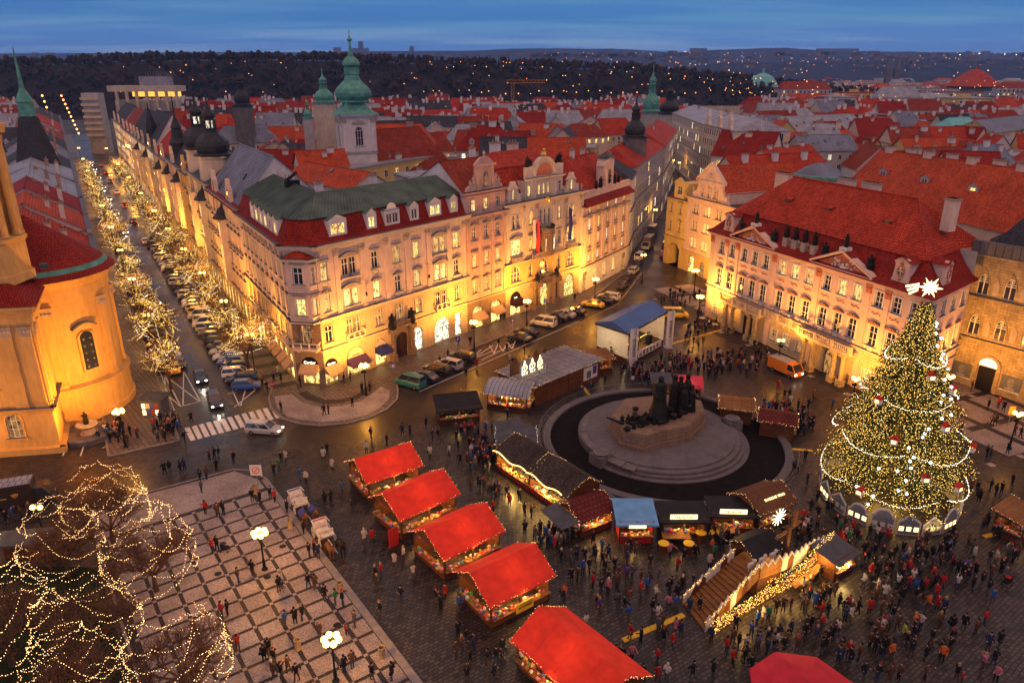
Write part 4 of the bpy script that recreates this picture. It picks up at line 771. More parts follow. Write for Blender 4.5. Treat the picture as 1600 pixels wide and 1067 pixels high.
d = MB(); d.slab([(12.2-1.3, 0), (12.2+1.3, 0), (12.2+1.3, 4.2), (12.2-1.3, 4.2)], .25, .4); d.obj('door', ['door_wood'], B, F.M); shop(B, F, 31.6, 2.6, 4.4, 'rustic', 'pane_dim', True, 0)
m = MB(); cornice(m, F.L, 15.8, [(.15, .25), (.35, .25), (.65, .3)], led=1); cornice(m, F.L, 6.0, [(.12, .2), (.25, .15)], led=1); m.obj('cornice', ['kinsky_pink', 'lead_ledge'], B, F.M)
m = MB()
for x in (.5, 4.7, 7.6, 17.1, 26.9, 36.5, 39.8, 45.5): pilaster(m, x, .8, 6.6, 15.8, cmi=1, cap=1.2)
for x in (1.0, 7.6, 17.1, 26.9, 36.5): m.grp(); m.box(x-.5, x+.5, -.14, .02, 0, 6, 0)
m.obj('pilaster', ['kinsky_pink', 'rose_stucco'], B, F.M)
m = MB()
for a in range(13):      # rose stucco sprigs under the upper windows
    x = cx[a]; m.grp(); [m.ball((x+k*.32, -.05, 12.0+.12*sin(k*2)), .15, 6, 4, 0, .7) for k in (-2, -1, 0, 1, 2)]
m.obj('stucco_relief', ['rose_stucco'], B, F.M)
for a, b_ in ((6.0, 17.4), (25.3, 37.2)):
    c = (a+b_)/2; m = MB(); m.slab([(a+.6, 16.75), (b_-.6, 16.75), (c, 19.15)], -.15, .3, 1); m.box(a, b_, -.75, .3, 16.5, 16.8, 0)
    for s in (-1, 1): m.slab([(c+s*(b_-a)/2, 16.8), (c+s*(b_-a)/2, 17.15), (c, 19.75), (c, 19.35)][::s], -.85, .3, 0)
    for k in range(26): m.ball((c+random.uniform(-3, 3)*(1-(k % 5)*.15), -.18, 17.1+random.uniform(0, 1.1)*(k % 3)/2), random.uniform(.12, .3), 6, 4, 2, .8)
    p = m.obj('pediment', ['kinsky_pink', 'rose_stucco', 'white_stucco'], B, F.M); r = MB()
    for s in (-1, 1): r.q(*[(c+s*((b_-a)/2+.1), -.9, 17.0), (c+s*((b_-a)/2+.1), 4.2, 17.0), (c, 4.2, 19.8), (c, -.9, 19.8)][::s])
    r.obj('roof', ['dark_red_tile'], p, F.M); s_ = MB(); s_.box(c-.6, c+.6, -.8, .5, 19.6, 20.1, 0); statue(s_, (c, -.1, 20.1), 2.0, 1, int(a)); s_.obj('statue', ['white_stucco', 'bronze'], p, F.M)
    for s in (-1, 1):
        s_ = MB(); statue(s_, (c+s*(b_-a)*.36, .4, 17.7), 2.2, 0, int(a)+s, 1.5); s_.obj('statue', ['bronze'], p, F.M)
# roof balustrade with statues between the pediments
m = MB(); 
for i in range(4): x = 18.3+i*2.05; m.grp(); m.box(x-.5, x+.5, .3, 1.0, 16.9, 18.9, 0)
m.grp(); balustrade(m, 18.3, 24.5, .65, 17.6, 1.1, .4, 0); m.obj('parapet', ['stone_trim'], B, F.M)
for i in range(4): m = MB(); statue(m, (18.3+i*2.05, .65, 18.9), 2.1, 0, 40+i, 1.2); m.obj('statue', ['bronze'], B, F.M)
# long balcony over the portals
m = MB(); m.box(7.2, 36.6, -1.2, 0, 5.2, 5.55, 0); m.box(6.7, 17.4, -2.3, -1.2, 5.2, 5.55, 0); m.box(26.4, 37.0, -2.3, -1.2, 5.2, 5.55, 0); [m.box(x-.12, x+.12, -1.1, 0, 4.7, 5.2, 0) for x in (19, 20.5, 22, 23.5, 25)]
o = m.obj('balcony', ['stone_trim'], B, F.M)
for a, b_, y in ((6.8, 17.3, -2.15), (17.4, 26.4, -1.05), (26.5, 36.9, -2.15)):
    k = MB(); n = int((b_-a)/3)
    for i in range(n+1): x = a+(b_-a)*i/n; k.box(x-.25, x+.25, y-.2, y+.2, 5.55, 6.75, 0)
    balustrade(k, a, b_, y, 5.6, 1.05, .36, 0); k.obj('balustrade', ['stone_trim'], o, F.M)
for a in (8.2, 10.0, 14.4, 16.2, 27.6, 29.4, 33.8, 35.6):
    m = MB(); m.box(a-.5, a+.5, -2.2, -1.2, 0, 1.1, 0); m.lathe([(.42, 1.1), (.38, 1.3), (.34, 4.3), (.46, 4.5), (.46, 4.7)], 12, (a, -1.7), mi=0); m.box(a-.55, a+.55, -2.25, -1.1, 4.7, 5.2, 0); m.obj('column', ['sandstone'], B, F.M)
ws = [(FS.L*(.14+.24*i), z, 1.4, h, 'pane6', st, 'glass_dark') for i in range(4) for z, h, st in ((12.9, 2.3, 'plain_rose'), (7.1, 3.0, 'seg_rose_apron'), (1.3, 2.1, 'plain'))]
facade(B, FS, 0, 16.0, ws, 'kinsky_pink', 'white_stucco'); m = MB(); cornice(m, FS.L, 15.8, [(.15, .25), (.35, .25), (.65, .3)], led=1); cornice(m, FS.L, 6.0, [(.12, .2), (.25, .15)], led=1); cornice(m, FS.L, 4.6, [(.1, .15), (.2, .12)], led=1); m.obj('cornice', ['kinsky_pink', 'lead_ledge'], B, FS.M)
ch = [KA0, KB0, KC0]; FN = Fac(KA0+V2(9.0, 3.6)*1.55, KA0); facade(B, FN, 0, 16.2, [(FN.L*(.2+.3*i), z, 1.4, 2.6, 'pane6', 'plain', 'glass_dark') for i in range(3) for z in (1.5, 7.2, 12.9)], 'kinsky_pink', 'white_stucco')
KD = FN.A; ch = [KD, KA0, KB0, KC0]
m = MB(); R = chain_roof(m, ch, [(-.95, 16.55, 0), (.1, 17.2, 0), (1.3, 18.6, 0), (2.5, 20.5, 0)]); m.obj('mansard', ['dark_red_tile'], B)
P = offs(ch, 2.2); m = MB(); e0, e1 = F.pt(9.0, 9.2), F.pt(34.5, 8.6); bk = [P[0]+V2(0, 0), P[3]]
zz = 20.45; m.q((*P[1], zz), (*P[2], zz), (*e1, 27), (*e0, 27)); m.q((*P[2], zz), (*P[3], zz), (*e1, 27)); m.q((*P[0], zz), (*P[1], zz), (*e0, 27)); q0, q1 = F.pt(4, 19), F.pt(40, 18); m.q((*q1, zz), (*q0, zz), (*e0, 27), (*e1, 27)); m.q((*P[3], zz), (*q1, zz), (*e1, 27)); m.q((*q0, zz), (*P[0], zz), (*e0, 27)); m.tube((*e0, 27.05), (*e1, 27.05), .16, None, 5); m.tube((*P[2], zz), (*e1, 27.05), .14, None, 5); m.obj('roof', ['red_tile'], B)
for px, py in ((1215, 318), (1277, 325), (1380, 347)):
    x = {1215: 12.5, 1277: 21.5, 1380: 33}[px]; m = MB(); m.slab([(-.5, 0), (.5, 0), (.5, .8), (-.5, .8)], 0, .1, 0); m.q((-1.0, -.15, .75), (1.0, -.15, .75), (.9, 2.6, 1.75), (-.9, 2.6, 1.75), mi=1); m.q((-.6, 0, 0), (-.6, 0, .8), (-.9, 2.5, 1.7), mi=1); m.q((.6, 0, 0), (.9, 2.5, 1.7), (.6, 0, .8), mi=1); m.q((-.42, -.03, .1), (.42, -.03, .1), (.42, -.03, .7), (-.42, -.03, .7), mi=2); m.obj('dormer', ['brown_paint', 'red_tile', 'glass_dark'], B, F.at(x, 5.2, 23.2))
def ovaldormer(F_, x, y, z):
    m = MB(); m.slab([(-1.5, 0), (1.5, 0), (1.2, .8), (1.05, 2.6), (1.35, 2.9), (.7, 3.4), (0, 3.6), (-.7, 3.4), (-1.35, 2.9), (-1.05, 2.6), (-1.2, .8)], 0, .5, 0); m.box(-1.05, 1.05, .3, 2.6, .1, 2.9, 0); A = arc(0, 1.7, .62, 12, 0, 2*pi, .8)
    for a, b_ in zip(A, A[1:]): m.slab([a, b_, (b_[0]*.75, 1.7+(b_[1]-1.7)*.75), (a[0]*.75, 1.7+(a[1]-1.7)*.75)], -.14, 0, 1)
    m.ball((0, -.08, 2.75), .3, 7, 5, 1, .7); m.ball((0, -.06, .6), .28, 7, 5, 1, .6); d = m.obj('dormer', ['kinsky_pink', 'rose_stucco'], B, F_.at(x, y, z)); g = MB(); g.slab(arc(0, 1.7, .48, 10, 0, 2*pi, .62)[:-1], -.05, -.02, 0); g.obj('pane', ['glass_dark'], d, F_.at(x, y, z)); g = MB(); g.box(-.04, .04, -.1, -.05, 1.1, 2.3); g.box(-.45, .45, -.1, -.05, 1.66, 1.74); g.obj('glazing_bar', ['white_paint'], d, F_.at(x, y, z))
    r = MB(); r.q((-1.5, -.3, 2.95), (0, -.3, 3.7), (0, 3.2, 3.7), (-1.5, 3.2, 2.95)); r.q((0, -.3, 3.7), (1.5, -.3, 2.95), (1.5, 3.2, 2.95), (0, 3.2, 3.7)); r.obj('roof', ['dark_red_tile'], d, F_.at(x, y, z))
ovaldormer(F, 4.2, .2, 17.1); ovaldormer(F, 40.8, .2, 17.1); ovaldormer(FS, 5.5, .2, 17.1)
chimney(B, F.at(38.5, 10.5, 24.3), 1.5, 1.3, 3.4, 'pale_pink', 0); chimney(B, F.at(3.5, 12, 25), 3.4, 1.0, 2.0, 'pale_pink', 0); chimney(B, F.at(19, 11, 26.4), 3.2, .9, 1.6, 'pale_pink', 0); chimney(B, F.at(24, 11, 26.4), 3.2, .9, 1.6, 'pale_pink', 0); shell(B, ch, 16, 20.4, 'grey_wall')
# ---------------------------------------------------------------- gothic stone house
SA, SB_ = V2(66.3, 102.4), V2(75.6, 89.0); F = Fac(SA, SB_); B = root('stone_house', 'medieval sandstone house with pointed tracery windows beside the palace', 'building', (*SA, 0))
gw = [(x, z, 1.5, 3.0, 'goth', None, 'glass_dark') for x in (2.5, 6.0, 9.6, 13.2) for z in (14.0, 7.9)]
facade(B, F, 0, 19.4, gw+[], 'sandstone', 'sandstone'); m = MB(); cornice(m, F.L, 13.4, [(.15, .15), (.28, .12)], led=1); cornice(m, F.L, 7.2, [(.15, .15), (.28, .12)], led=1); cornice(m, F.L, 19.3, [(.2, .25), (.4, .2)]); m.obj('string_course', ['sandstone', 'lead_ledge'], B, F.M)
m = MB()
for x in (2.5, 6.0, 9.6, 13.2):
    for z in (14, 7.9):
        m.grp(); A = [(x-1.0, z+1.3), (x-.8, z+2.3), (x, z+3.9), (x+.8, z+2.3), (x+1.0, z+1.3)]
        for a, b_ in zip(A, A[1:]): m.slab([a, b_, (x+(b_[0]-x)*.82, b_[1]-.1), (x+(a[0]-x)*.82, a[1]-.1)], -.12, .02)
        m.grp(); X = x+1.75; m.slab([(X-.5, z+.1), (X+.5, z+.1), (X+.5, z+1.9), (X, z+2.8), (X-.5, z+1.9)][::1], -.06, .02, 1); m.slab([(X-.36, z+.2), (X+.36, z+.2), (X+.36, z+1.8), (X, z+2.6), (X-.36, z+1.8)], -.075, -.05, 2)
m.obj('blind_niche', ['sandstone', 'sandstone', 'stone_trim'], B, F.M)
m = MB(); 
for i in range(int(F.L/1.05)): m.grp(); m.box(.03+i*1.05, 1.0+i*1.05, -.3, .6, 19.75, 21.6)
m.obj('parapet_slab', ['grey_stone'], B, F.M)
A = arc(0, 3.8, 1.35, 10); m = MB(); m.slab([(1.75, 0), (1.75, 3.8)]+arc(0, 3.8, 1.75, 10)+[(-1.75, 0), (-1.35, 0)]+A[::-1]+[(1.35, 0)], -.18, .02, 0); P = m.obj('portal', ['sandstone'], B, F.at(5.6)); m = MB(); m.box(-1.1, 1.1, -.1, -.02, 0, 3.7); m.box(.0, .03, -.12, -.1, 0, 3.7); m.obj('door', ['sign_black'], P, F.at(5.6)); M_emit('tympanum', (1, .82, .42), 2.2, True); m = MB(); m.slab([(-1.2, 3.85), (1.2, 3.85)]+arc(0, 3.85, 1.2, 8)[1:-1], -.12, -.02); t_ = m.obj('lunette', ['tympanum'], P, F.at(5.6)); letters(t_, F.at(5.6, -.13, 4.3), 'GALERIE', .34, 'sign_black')
M_plain('poster_grey', (.11, .11, .125), .6, 0, .1, 2, 0); M_plain('poster_face', (.20, .19, .19), .6, 0, .45, 3, 0); M_plain('poster_white', (.6, .58, .56), .6, 0, .1, 4, 0)
for x, who in ((2.25, 'left of the door'), (8.95, 'right of the door')):
    b = root('poster', 'grey exhibition banner with a head on the stone house, '+who, 'poster', (*F.pt(x, -.12), 1.0)); m = MB(); m.box(-1.3, 1.3, -.12, -.02, 1.25, 3.35); m.obj('panel', ['poster_grey'], b, F.at(x)); m = MB(); m.box(-1.3, 1.3, -.122, -.02, 1.0, 1.245); m.obj('strip', ['poster_white'], b, F.at(x))
    m = MB(); m.slab([(-.28, 1.26), (.28, 1.26), (.22, 1.7), (.42, 2.1), (.46, 2.55), (.3, 2.95), (0, 3.08), (-.3, 2.95), (-.46, 2.55), (-.42, 2.1), (-.22, 1.7)], -.128, -.1); m.obj('printed_head', ['poster_face'], b, F.at(x)); letters(b, F.at(x, -.13, 1.4), 'MUCHA', .34, 'poster_white'); letters(b, F.at(x, -.125, 1.06), 'DUM U KAMENNEHO ZVONU', .13, 'sign_black')
shell(B, [SA, SB_], 16, 20, 'sandstone'); m = MB(); m.T = F.M; m.q((1.2, 1.2, 20.2), (F.L+6, 1.2, 20.2), (F.L+6, 8, 29.5), (6.5, 8, 29.5)); m.q((1.2, 15, 20.2), (1.2, 1.2, 20.2), (6.5, 8, 29.5)); m.q((F.L+6, 15, 20.2), (1.2, 15, 20.2), (6.5, 8, 29.5), (F.L+6, 8, 29.5)); m.obj('roof', ['slate'], B)
m = MB(); m.T = F.M; m.box(0, 1.2, 1, 13, 19.5, 20.3, 0); m.q((-1.5, 9, 20.3), (3.0, 5, 23.2), (3.0, 12, 23.2), (-.5, 13, 20.3), mi=1); m.q((-1.5, 9, 20.3), (-1.5, 9, 19.5), (3.4, 4.2, 20.2), (3.0, 5, 23.2), mi=0); m.obj('side_roof', ['grey_stone', 'slate'], B)
# ---------------------------------------------------------------- gabled house and arcaded house at the mouth of the side street
DA, DB = V2(40.6, 168.3), V2(48.2, 149.2); F = Fac(DA, DB); B = root('gabled_house', 'pale pink house with a tall painted gable left of the palace', 'building', (*DA, 0))
ws = []
for x in (3.6, 7.8, 12.0):
    for z in (13.8, 10.0, 6.0): ws += [(x-.6, z, .95, 2.2, 'case', 'plain', 'glass_dark' if z > 7 and x != 7.8 else 'pane_gold'), (x+.6, z, .95, 2.2, 'case', 'plain', 'glass_dark' if z > 7 and x != 7.8 else 'pane_gold')]
facade(B, F, 4.8, 17.3, ws, 'pale_pink', 'pale_pink'); m = MB(); wall(m, F.L, 0, 4.8, [(3.4, .1, 2.2, 3.9), (7.6, .1, 1.8, 3.4), (12, .1, 2, 3.6)]); m.obj('wall', ['ochre'], B, F.M); shop(B, F, 3.4, 2.2, 3.9, 'ochre', 'pane_shop', True, .1); shop(B, F, 7.6, 1.8, 3.4, 'ochre', 'pane_dim', True, .1); shop(B, F, 12, 2, 3.6, 'ochre', 'pane_dim', True, .1)
m = MB(); cornice(m, F.L, 17.0, [(.2, .2), (.45, .25)], led=1); cornice(m, F.L, 4.6, [(.1, .2)], led=1); m.obj('cornice', ['pale_pink', 'lead_ledge'], B, F.M)
g = MB(); c = 8.0; g.slab([(1.4, 17.5), (14.8, 17.5), (14.2, 18.6), (12.9, 19.2), (12.4, 20.4), (12.4, 21.4), (12.9, 21.6), (c, 25.3), (3.1, 21.6), (3.6, 21.4), (3.6, 20.4), (3.1, 19.2), (1.8, 18.6)], 0, .5, 0); g.box(3.0, 13.0, -.25, .5, 21.3, 21.6, 0)
for s in (-1, 1): g.slab([(c+s*5.1, 21.6), (c+s*5.1, 21.95), (c, 25.9), (c, 25.4)][::s], -.25, .5, 0)
for i in range(12): t = i*pi/11; g.slab([(c+.3*cos(t+.08), 22.3+.3*sin(t+.08)), (c+2.0*cos(t), 22.3+1.3*sin(t)), (c+.3*cos(t-.08), 22.3+.3*sin(t-.08))], -.04, 0, 1)
g.ball((c, -.05, 23.0), .45, 8, 6, 1, 1.2); [g.box(x-.25, x+.25, -.12, .1, 17.6, 21.3, 0) for x in (4.6, 7.0, 9.1, 11.5)]; go = g.obj('gable', ['pale_pink', 'stone_trim'], B, F.M)
for x in (5.9, 8.05, 10.3): window(B, F, x, 18.1, .9, 1.8, 'case', 'plain', 'pale_pink', 'pale_pink', 'glass_dark', -.27)
m = MB(); [(m.grp(), urn(m, (x, .2, z), 1.1)) for x, z in ((1.7, 18.6), (14.4, 18.6))]; m.obj('urn', ['stone_trim'], B, F.M); shell(B, [DA, DB], 22, 17.3, 'pale_pink'); m = MB(); m.T = F.M @ Matrix.Translation((3.0, .5, 0)) @ Matrix.Rotation(pi/2, 4, 'Z') @ Matrix.Translation((0, -10.2, 0)); roof_hip(m, 21, 10.4, 19.6, 5.4, 0, 0, .1, 0, 1); m.obj('roof', ['orange_tile', 'pale_pink'], B)
m = MB(); m.T = F.M; m.box(3.1, 13.2, .6, 21.4, 17.3, 19.7); m.obj('attic_wall', ['pale_pink'], B)
EA = V2(37.4, 175.2); F = Fac(EA, DA); B = root('arcaded_house', 'small yellow house on a big arcade arch at the side street mouth', 'building', (*EA, 0)); c = F.L/2
m = MB(); wall(m, F.L, 0, 6.9, [(c, 0, 4.4, 5.6)], 3.0); m.obj('wall', ['yellow_wall'], B, F.M); m = MB()
A = arc(c, 3.5, 2.2, 12)
for a, b_ in zip(A, A[1:]): m.slab([(a[0], 5.62), a, b_, (b_[0], 5.62)][::1], .0, 2.9)
m.obj('arch', ['yellow_wall'], B, F.M)
facade(B, F, 6.9, 15.9, [(x, z, 1.0, 2.3, 'case', 'tri' if i else 'plain', 'glass_dark') for i, x in enumerate((c-1.9, c+1.6)) for z in (12.7, 8.4)], 'yellow_wall', 'yellow_wall'); m = MB(); cornice(m, F.L, 15.7, [(.15, .2), (.4, .2)], led=1); cornice(m, F.L, 6.7, [(.1, .2), (.25, .15)], led=1); m.obj('cornice', ['yellow_wall', 'lead_ledge'], B, F.M); m = MB(); wall(m, c+2.5, 16.3, 19.8, [(c+.6, 17.2, 1.8, 1.9)], .2, c-1.3); m.slab([(c-1.6, 19.8), (c+2.8, 19.8), (c+.6, 21.2)], -.2, .3); m.box(c-1.3, c+2.5, .2, 6, 16.2, 19.8); m.obj('attic', ['yellow_wall'], B, F.M); window(B, F, c+.6, 17.2, 1.8, 1.9, 'case', None, 'yellow_wall', 'yellow_wall', 'glass_dark')
shell(B, [EA, DA], 18, 15.9, 'yellow_wall'); m = MB(); m.T = F.M; roof_hip(m, F.L, 18, 15.9, 5, 0, 0, .2, 0, 1); m.obj('roof', ['brown_tile', 'yellow_wall'], B)
FE = Fac(EA+F.n*-14+V2(1.5, 0), EA); facade(B, FE, 0, 15.9, [(x, z, 1.0, 2.2, 'case', 'plain', 'glass_dark') for x in (2, 5, 8, 11) for z in (2, 5.5, 8.6, 12.4)], 'yellow_wall', 'yellow_wall')
# ---------------------------------------------------------------- baroque church on the edge of the picture
B = root('church', 'floodlit ochre baroque church with curved apse and red tiled roof', 'church', (-62.9, 93.6, 0)); CC = (-62.9, 93.6); CP = 'church_plaster'
m = MB(); a0, a1 = radians(-75), radians(100)
m.lathe([(8.5, 0), (8.5, .9), (8.25, 1.0), (8.25, 4.6), (8.5, 4.75), (8.5, 5.0), (7.6, 5.25), (7.5, 16.0), (7.65, 16.1), (7.65, 16.9), (7.85, 17.0), (7.85, 18.2), (8.2, 18.5), (8.5, 19.2), (8.75, 19.4), (8.75, 19.6)], 36, CC, a0, a1); m.obj('apse_wall', [CP], B)
def on(ang, r, z=0): return TR(CC[0]+r*cos(ang), CC[1]+r*sin(ang), z, ang+pi/2)
for ang, w in ((-62, 2.0), (-6, 1.0), (34, 1.0), (66, 1.0)):
    t = radians(ang); m = MB(); m.box(-w/2, w/2, -.45, .25, 5.0, 15.0, 0); m.box(-w/2-.12, w/2+.12, -.55, .25, 5.0, 5.7, 0); m.box(-w/2-.05, w/2+.05, -.6, .25, 15.0, 16.0, 1); m.box(-w/2-.15, w/2+.15, -.7, .25, 16, 16.2, 0)
    for k in range(5): m.ball(((k-2)*w*.22, -.6, 15.4), .24, 7, 5, 1)
    m.obj('pilaster', [CP, 'stone_trim'], B, on(t, 7.5))
for ang, wd in ((-30, 1), (52, 1)):
    t = radians(ang); m = MB(); m.slab([(-1.15, 6.6), (1.15, 6.6), (1.15, 11.4)]+arc(0, 11.4, 1.15, 8, 0, pi, .8)+[(-1.15, 11.4)], -.28, .2, 0); w = m.obj('window_surround', [CP], B, on(t, 7.5)); m = MB(); m.slab([(-.85, 6.9), (.85, 6.9), (.85, 11.4)]+arc(0, 11.4, .85, 8, 0, pi, .75)+[(-.85, 11.4)], -.32, -.27, 0); m.obj('pane', ['glass_dark'], w, on(t, 7.5))
    m = MB()
    for i in range(5):
        for k in (-1, 1): m.box(k*.45-.16, k*.45+.16, -.36, -.32, 7.3+i*.95, 7.36+i*.95); m.box(k*.45-.03, k*.45+.03, -.36, -.32, 7.15+i*.95, 7.5+i*.95)
    m.obj('leaded_cross', ['gold'], w, on(t, 7.5)); m = MB(); A = [(1.6*(1-2*i/10), 12.7+.6*sin(pi*i/10)) for i in range(11)]
    for a, b_ in zip(A, A[1:]): m.slab([a, (a[0], a[1]+.22), (b_[0], b_[1]+.22), b_][::-1], -.6, .2)
    m.slab([(-1.5, 12.4), (1.5, 12.4)]+A, -.35, .2, 1); m.obj('hood', ['lead_ledge', CP], w, on(t, 7.5))
m = MB(); n = 40
for i in range(n):
    t0, t1 = a0+(a1-a0)*i/n, a0+(a1-a0)*(i+1)/n; f = lambda t, r, z: (CC[0]+r*cos(t), CC[1]+r*sin(t), z)
    m.q(f(t0, 9.0, 19.5), f(t1, 9.0, 19.5), f(t1, 8.1, 20.2), f(t0, 8.1, 20.2), mi=0); m.q(f(t0, 8.15, 20.15), f(t1, 8.15, 20.15), f(t1, 7.7, 20.75), f(t0, 7.7, 20.75), mi=1); m.q(f(t0, 7.75, 20.7), f(t1, 7.75, 20.7), (CC[0]-.6, CC[1]+.4, 26.6), mi=0)
p_ = f(a1, 7.75, 20.7); q_ = f(a0, 7.75, 20.7); m.q(p_, (-78, 101.5, 20.7), (-78, 94, 26.6), (CC[0]-.6, CC[1]+.4, 26.6), mi=0); m.q((-78, 86, 20.7), q_, (CC[0]-.6, CC[1]+.4, 26.6), (-78, 94, 26.6), mi=0); m.obj('apse_roof', ['dark_red_tile', 'verdigris'], B)
m = MB(); m.box(-.45, .45, -.4, .5, -.3, .35, 0); m.q((-.4, -.42, -.2), (.4, -.42, -.2), (.4, -.42, .3), (-.4, -.42, .3), mi=1); m.obj('skylight', ['lead_ledge', 'glass_blue'], B, TR(-58.6, 88.2, 21.3, radians(40)))
F1 = Fac((-80, 75.6), (-55.9, 79.6)); F2 = Fac((-55.9, 79.6), (-60.0, 88.0)); L1 = F1.L
for F_ in (F1, F2):
    hs = [] if F_ is F2 else [(L1-4.6, 2.2, 1.7, 3.1, 'arch', 'plain', 'pane_dim'), (L1-6.6, 8.5, 1.9, 4.6, 'arch', 'plain', 'glass_dark')]
    facade(B, F_, 0, 19.5, hs, CP, CP); m = MB(); cornice(m, F_.L, 0, [(.6, .8)]); cornice(m, F_.L, 5.6, [(.35, .3), (.55, .2)], led=1); cornice(m, F_.L, 16.5, [(.15, .3), (.3, .8), (.45, .6), (.8, .5), (1.1, .3)], led=1); m.obj('cornice', [CP, 'lead_ledge'], B, F_.M)
m = MB(); [pilaster(m, x, 1.25, 6.1, 16.4, 0, 1.2, 0, 1) for x in (L1-.9, L1-3.0, L1-8.8)]; m.obj('pilaster', [CP, 'stone_trim'], B, F1.M); m = MB(); pilaster(m, 1.0, 1.2, 6.1, 16.4, 0, 1.2, 0, 1); m.grp(); m.box(2.6, 4.0, -.3, .1, 6.1, 16.4, 0); m.obj('pilaster', [CP, 'stone_trim'], B, F2.M)
m = MB(); ch = [F1.A, F1.B, F2.B]; chain_roof(m, ch, [(-1.2, 19.1, 0), (1.9, 21.0, 0), (8, 21.4, 1)]); m.obj('skirt_roof', ['dark_red_tile', 'lead_ledge'], B)
TC = (-63.2, 84.2); m = MB(); m.lathe([(5.2, 20.6), (5.2, 21.6), (4.9, 21.7), (4.9, 25.2), (5.2, 25.5), (5.2, 25.9), (3.2, 26.1)], 8, TC, sq=pi/8); m.obj('tower_drum', [CP], B)
for k in range(8):
    t = 2*pi*k/8+pi/8
    for d in (-.12, .12): m = MB(); m.lathe([(.62, 26.0), (.5, 26.4), (.46, 31), (.4, 36.5), (.6, 37.3)], 10, (TC[0]+4.4*cos(t+d), TC[1]+4.4*sin(t+d))); m.obj('column', [CP], B)
m = MB(); m.lathe([(3.7, 26), (3.7, 37.5), (5.4, 37.6), (5.6, 38.6), (4, 39)], 8, TC, sq=pi/8); m.obj('belfry', [CP], B); m = MB(); statue(m, (-60.3, 80.6, 25.9), 2.4, 0, 77, 1.2); m.obj('statue', ['bronze'], B)
TG = G(16, 345, 26); m = MB(); m.lathe([(1.7, 18), (1.7, 24.3), (2.0, 24.5), (2.0, 24.7), (1.55, 25.6), (1.0, 27.2), (.35, 28.0), (.3, 29.6), (0, 31)], 10, TG, mi=0); m.obj('turret', ['verdigris'], B)
# ================================================================ the town behind the square
R4 = random.Random(11)
WALLS = [('white_wall', 'white'), ('cream', 'cream'), ('beige_wall', 'beige'), ('grey_wall', 'grey'), ('yellow_wall', 'yellow'), ('pale_pink', 'pale pink')]
ROOFS = [('red_tile', 'red tiled'), ('orange_tile', 'orange tiled'), ('brown_tile', 'brown tiled'), ('dark_red_tile', 'dark red tiled'), ('metal_roof', 'grey metal'), ('slate', 'dark slate'), ('blue_slate', 'blue-grey slate')]
ORD = ['first', 'second', 'third', 'fourth', 'fifth', 'sixth', 'seventh', 'eighth', 'ninth', 'tenth', 'eleventh', 'twelfth', 'thirteenth', 'fourteenth', 'fifteenth', 'sixteenth', 'seventeenth', 'eighteenth', 'nineteenth', 'twentieth']+[t+'-'+u for t in ('twenty', 'thirty', 'forty', 'fifty') for u in ('first', 'second', 'third', 'fourth', 'fifth', 'sixth', 'seventh', 'eighth', 'ninth', 'tenth')]
def smallwins(b, F, L, zs, n, w, h, lit=.12, y=0, r=R4, x0=.8):
    """rows of far windows, each a proud frame with a pane; too small to pick apart singly"""
    m = MB(); any_ = False
    for i in range(n):
        x = x0+(L-2*x0)*(i+.5)/n
        for z in zs:
            k = r.random(); mi = 2 if k < lit else 3 if k < lit*1.5 else 1
            m.box(x-w/2-.12, x+w/2+.12, y-.05, y+.05, z-.12, z+h+.12, 0, False); m.q((x-w/2, y-.06, z), (x+w/2, y-.06, z), (x+w/2, y-.06, z+h), (x-w/2, y-.06, z+h), mi=mi); any_ = True
            m.box(x-.04, x+.04, y-.075, y-.06, z, z+h, 0, False)
    if any_: return m.obj('windows', ['white_paint', 'glass_dark', 'pane_warm', 'pane_cool'], b, F.M, kind='stuff')
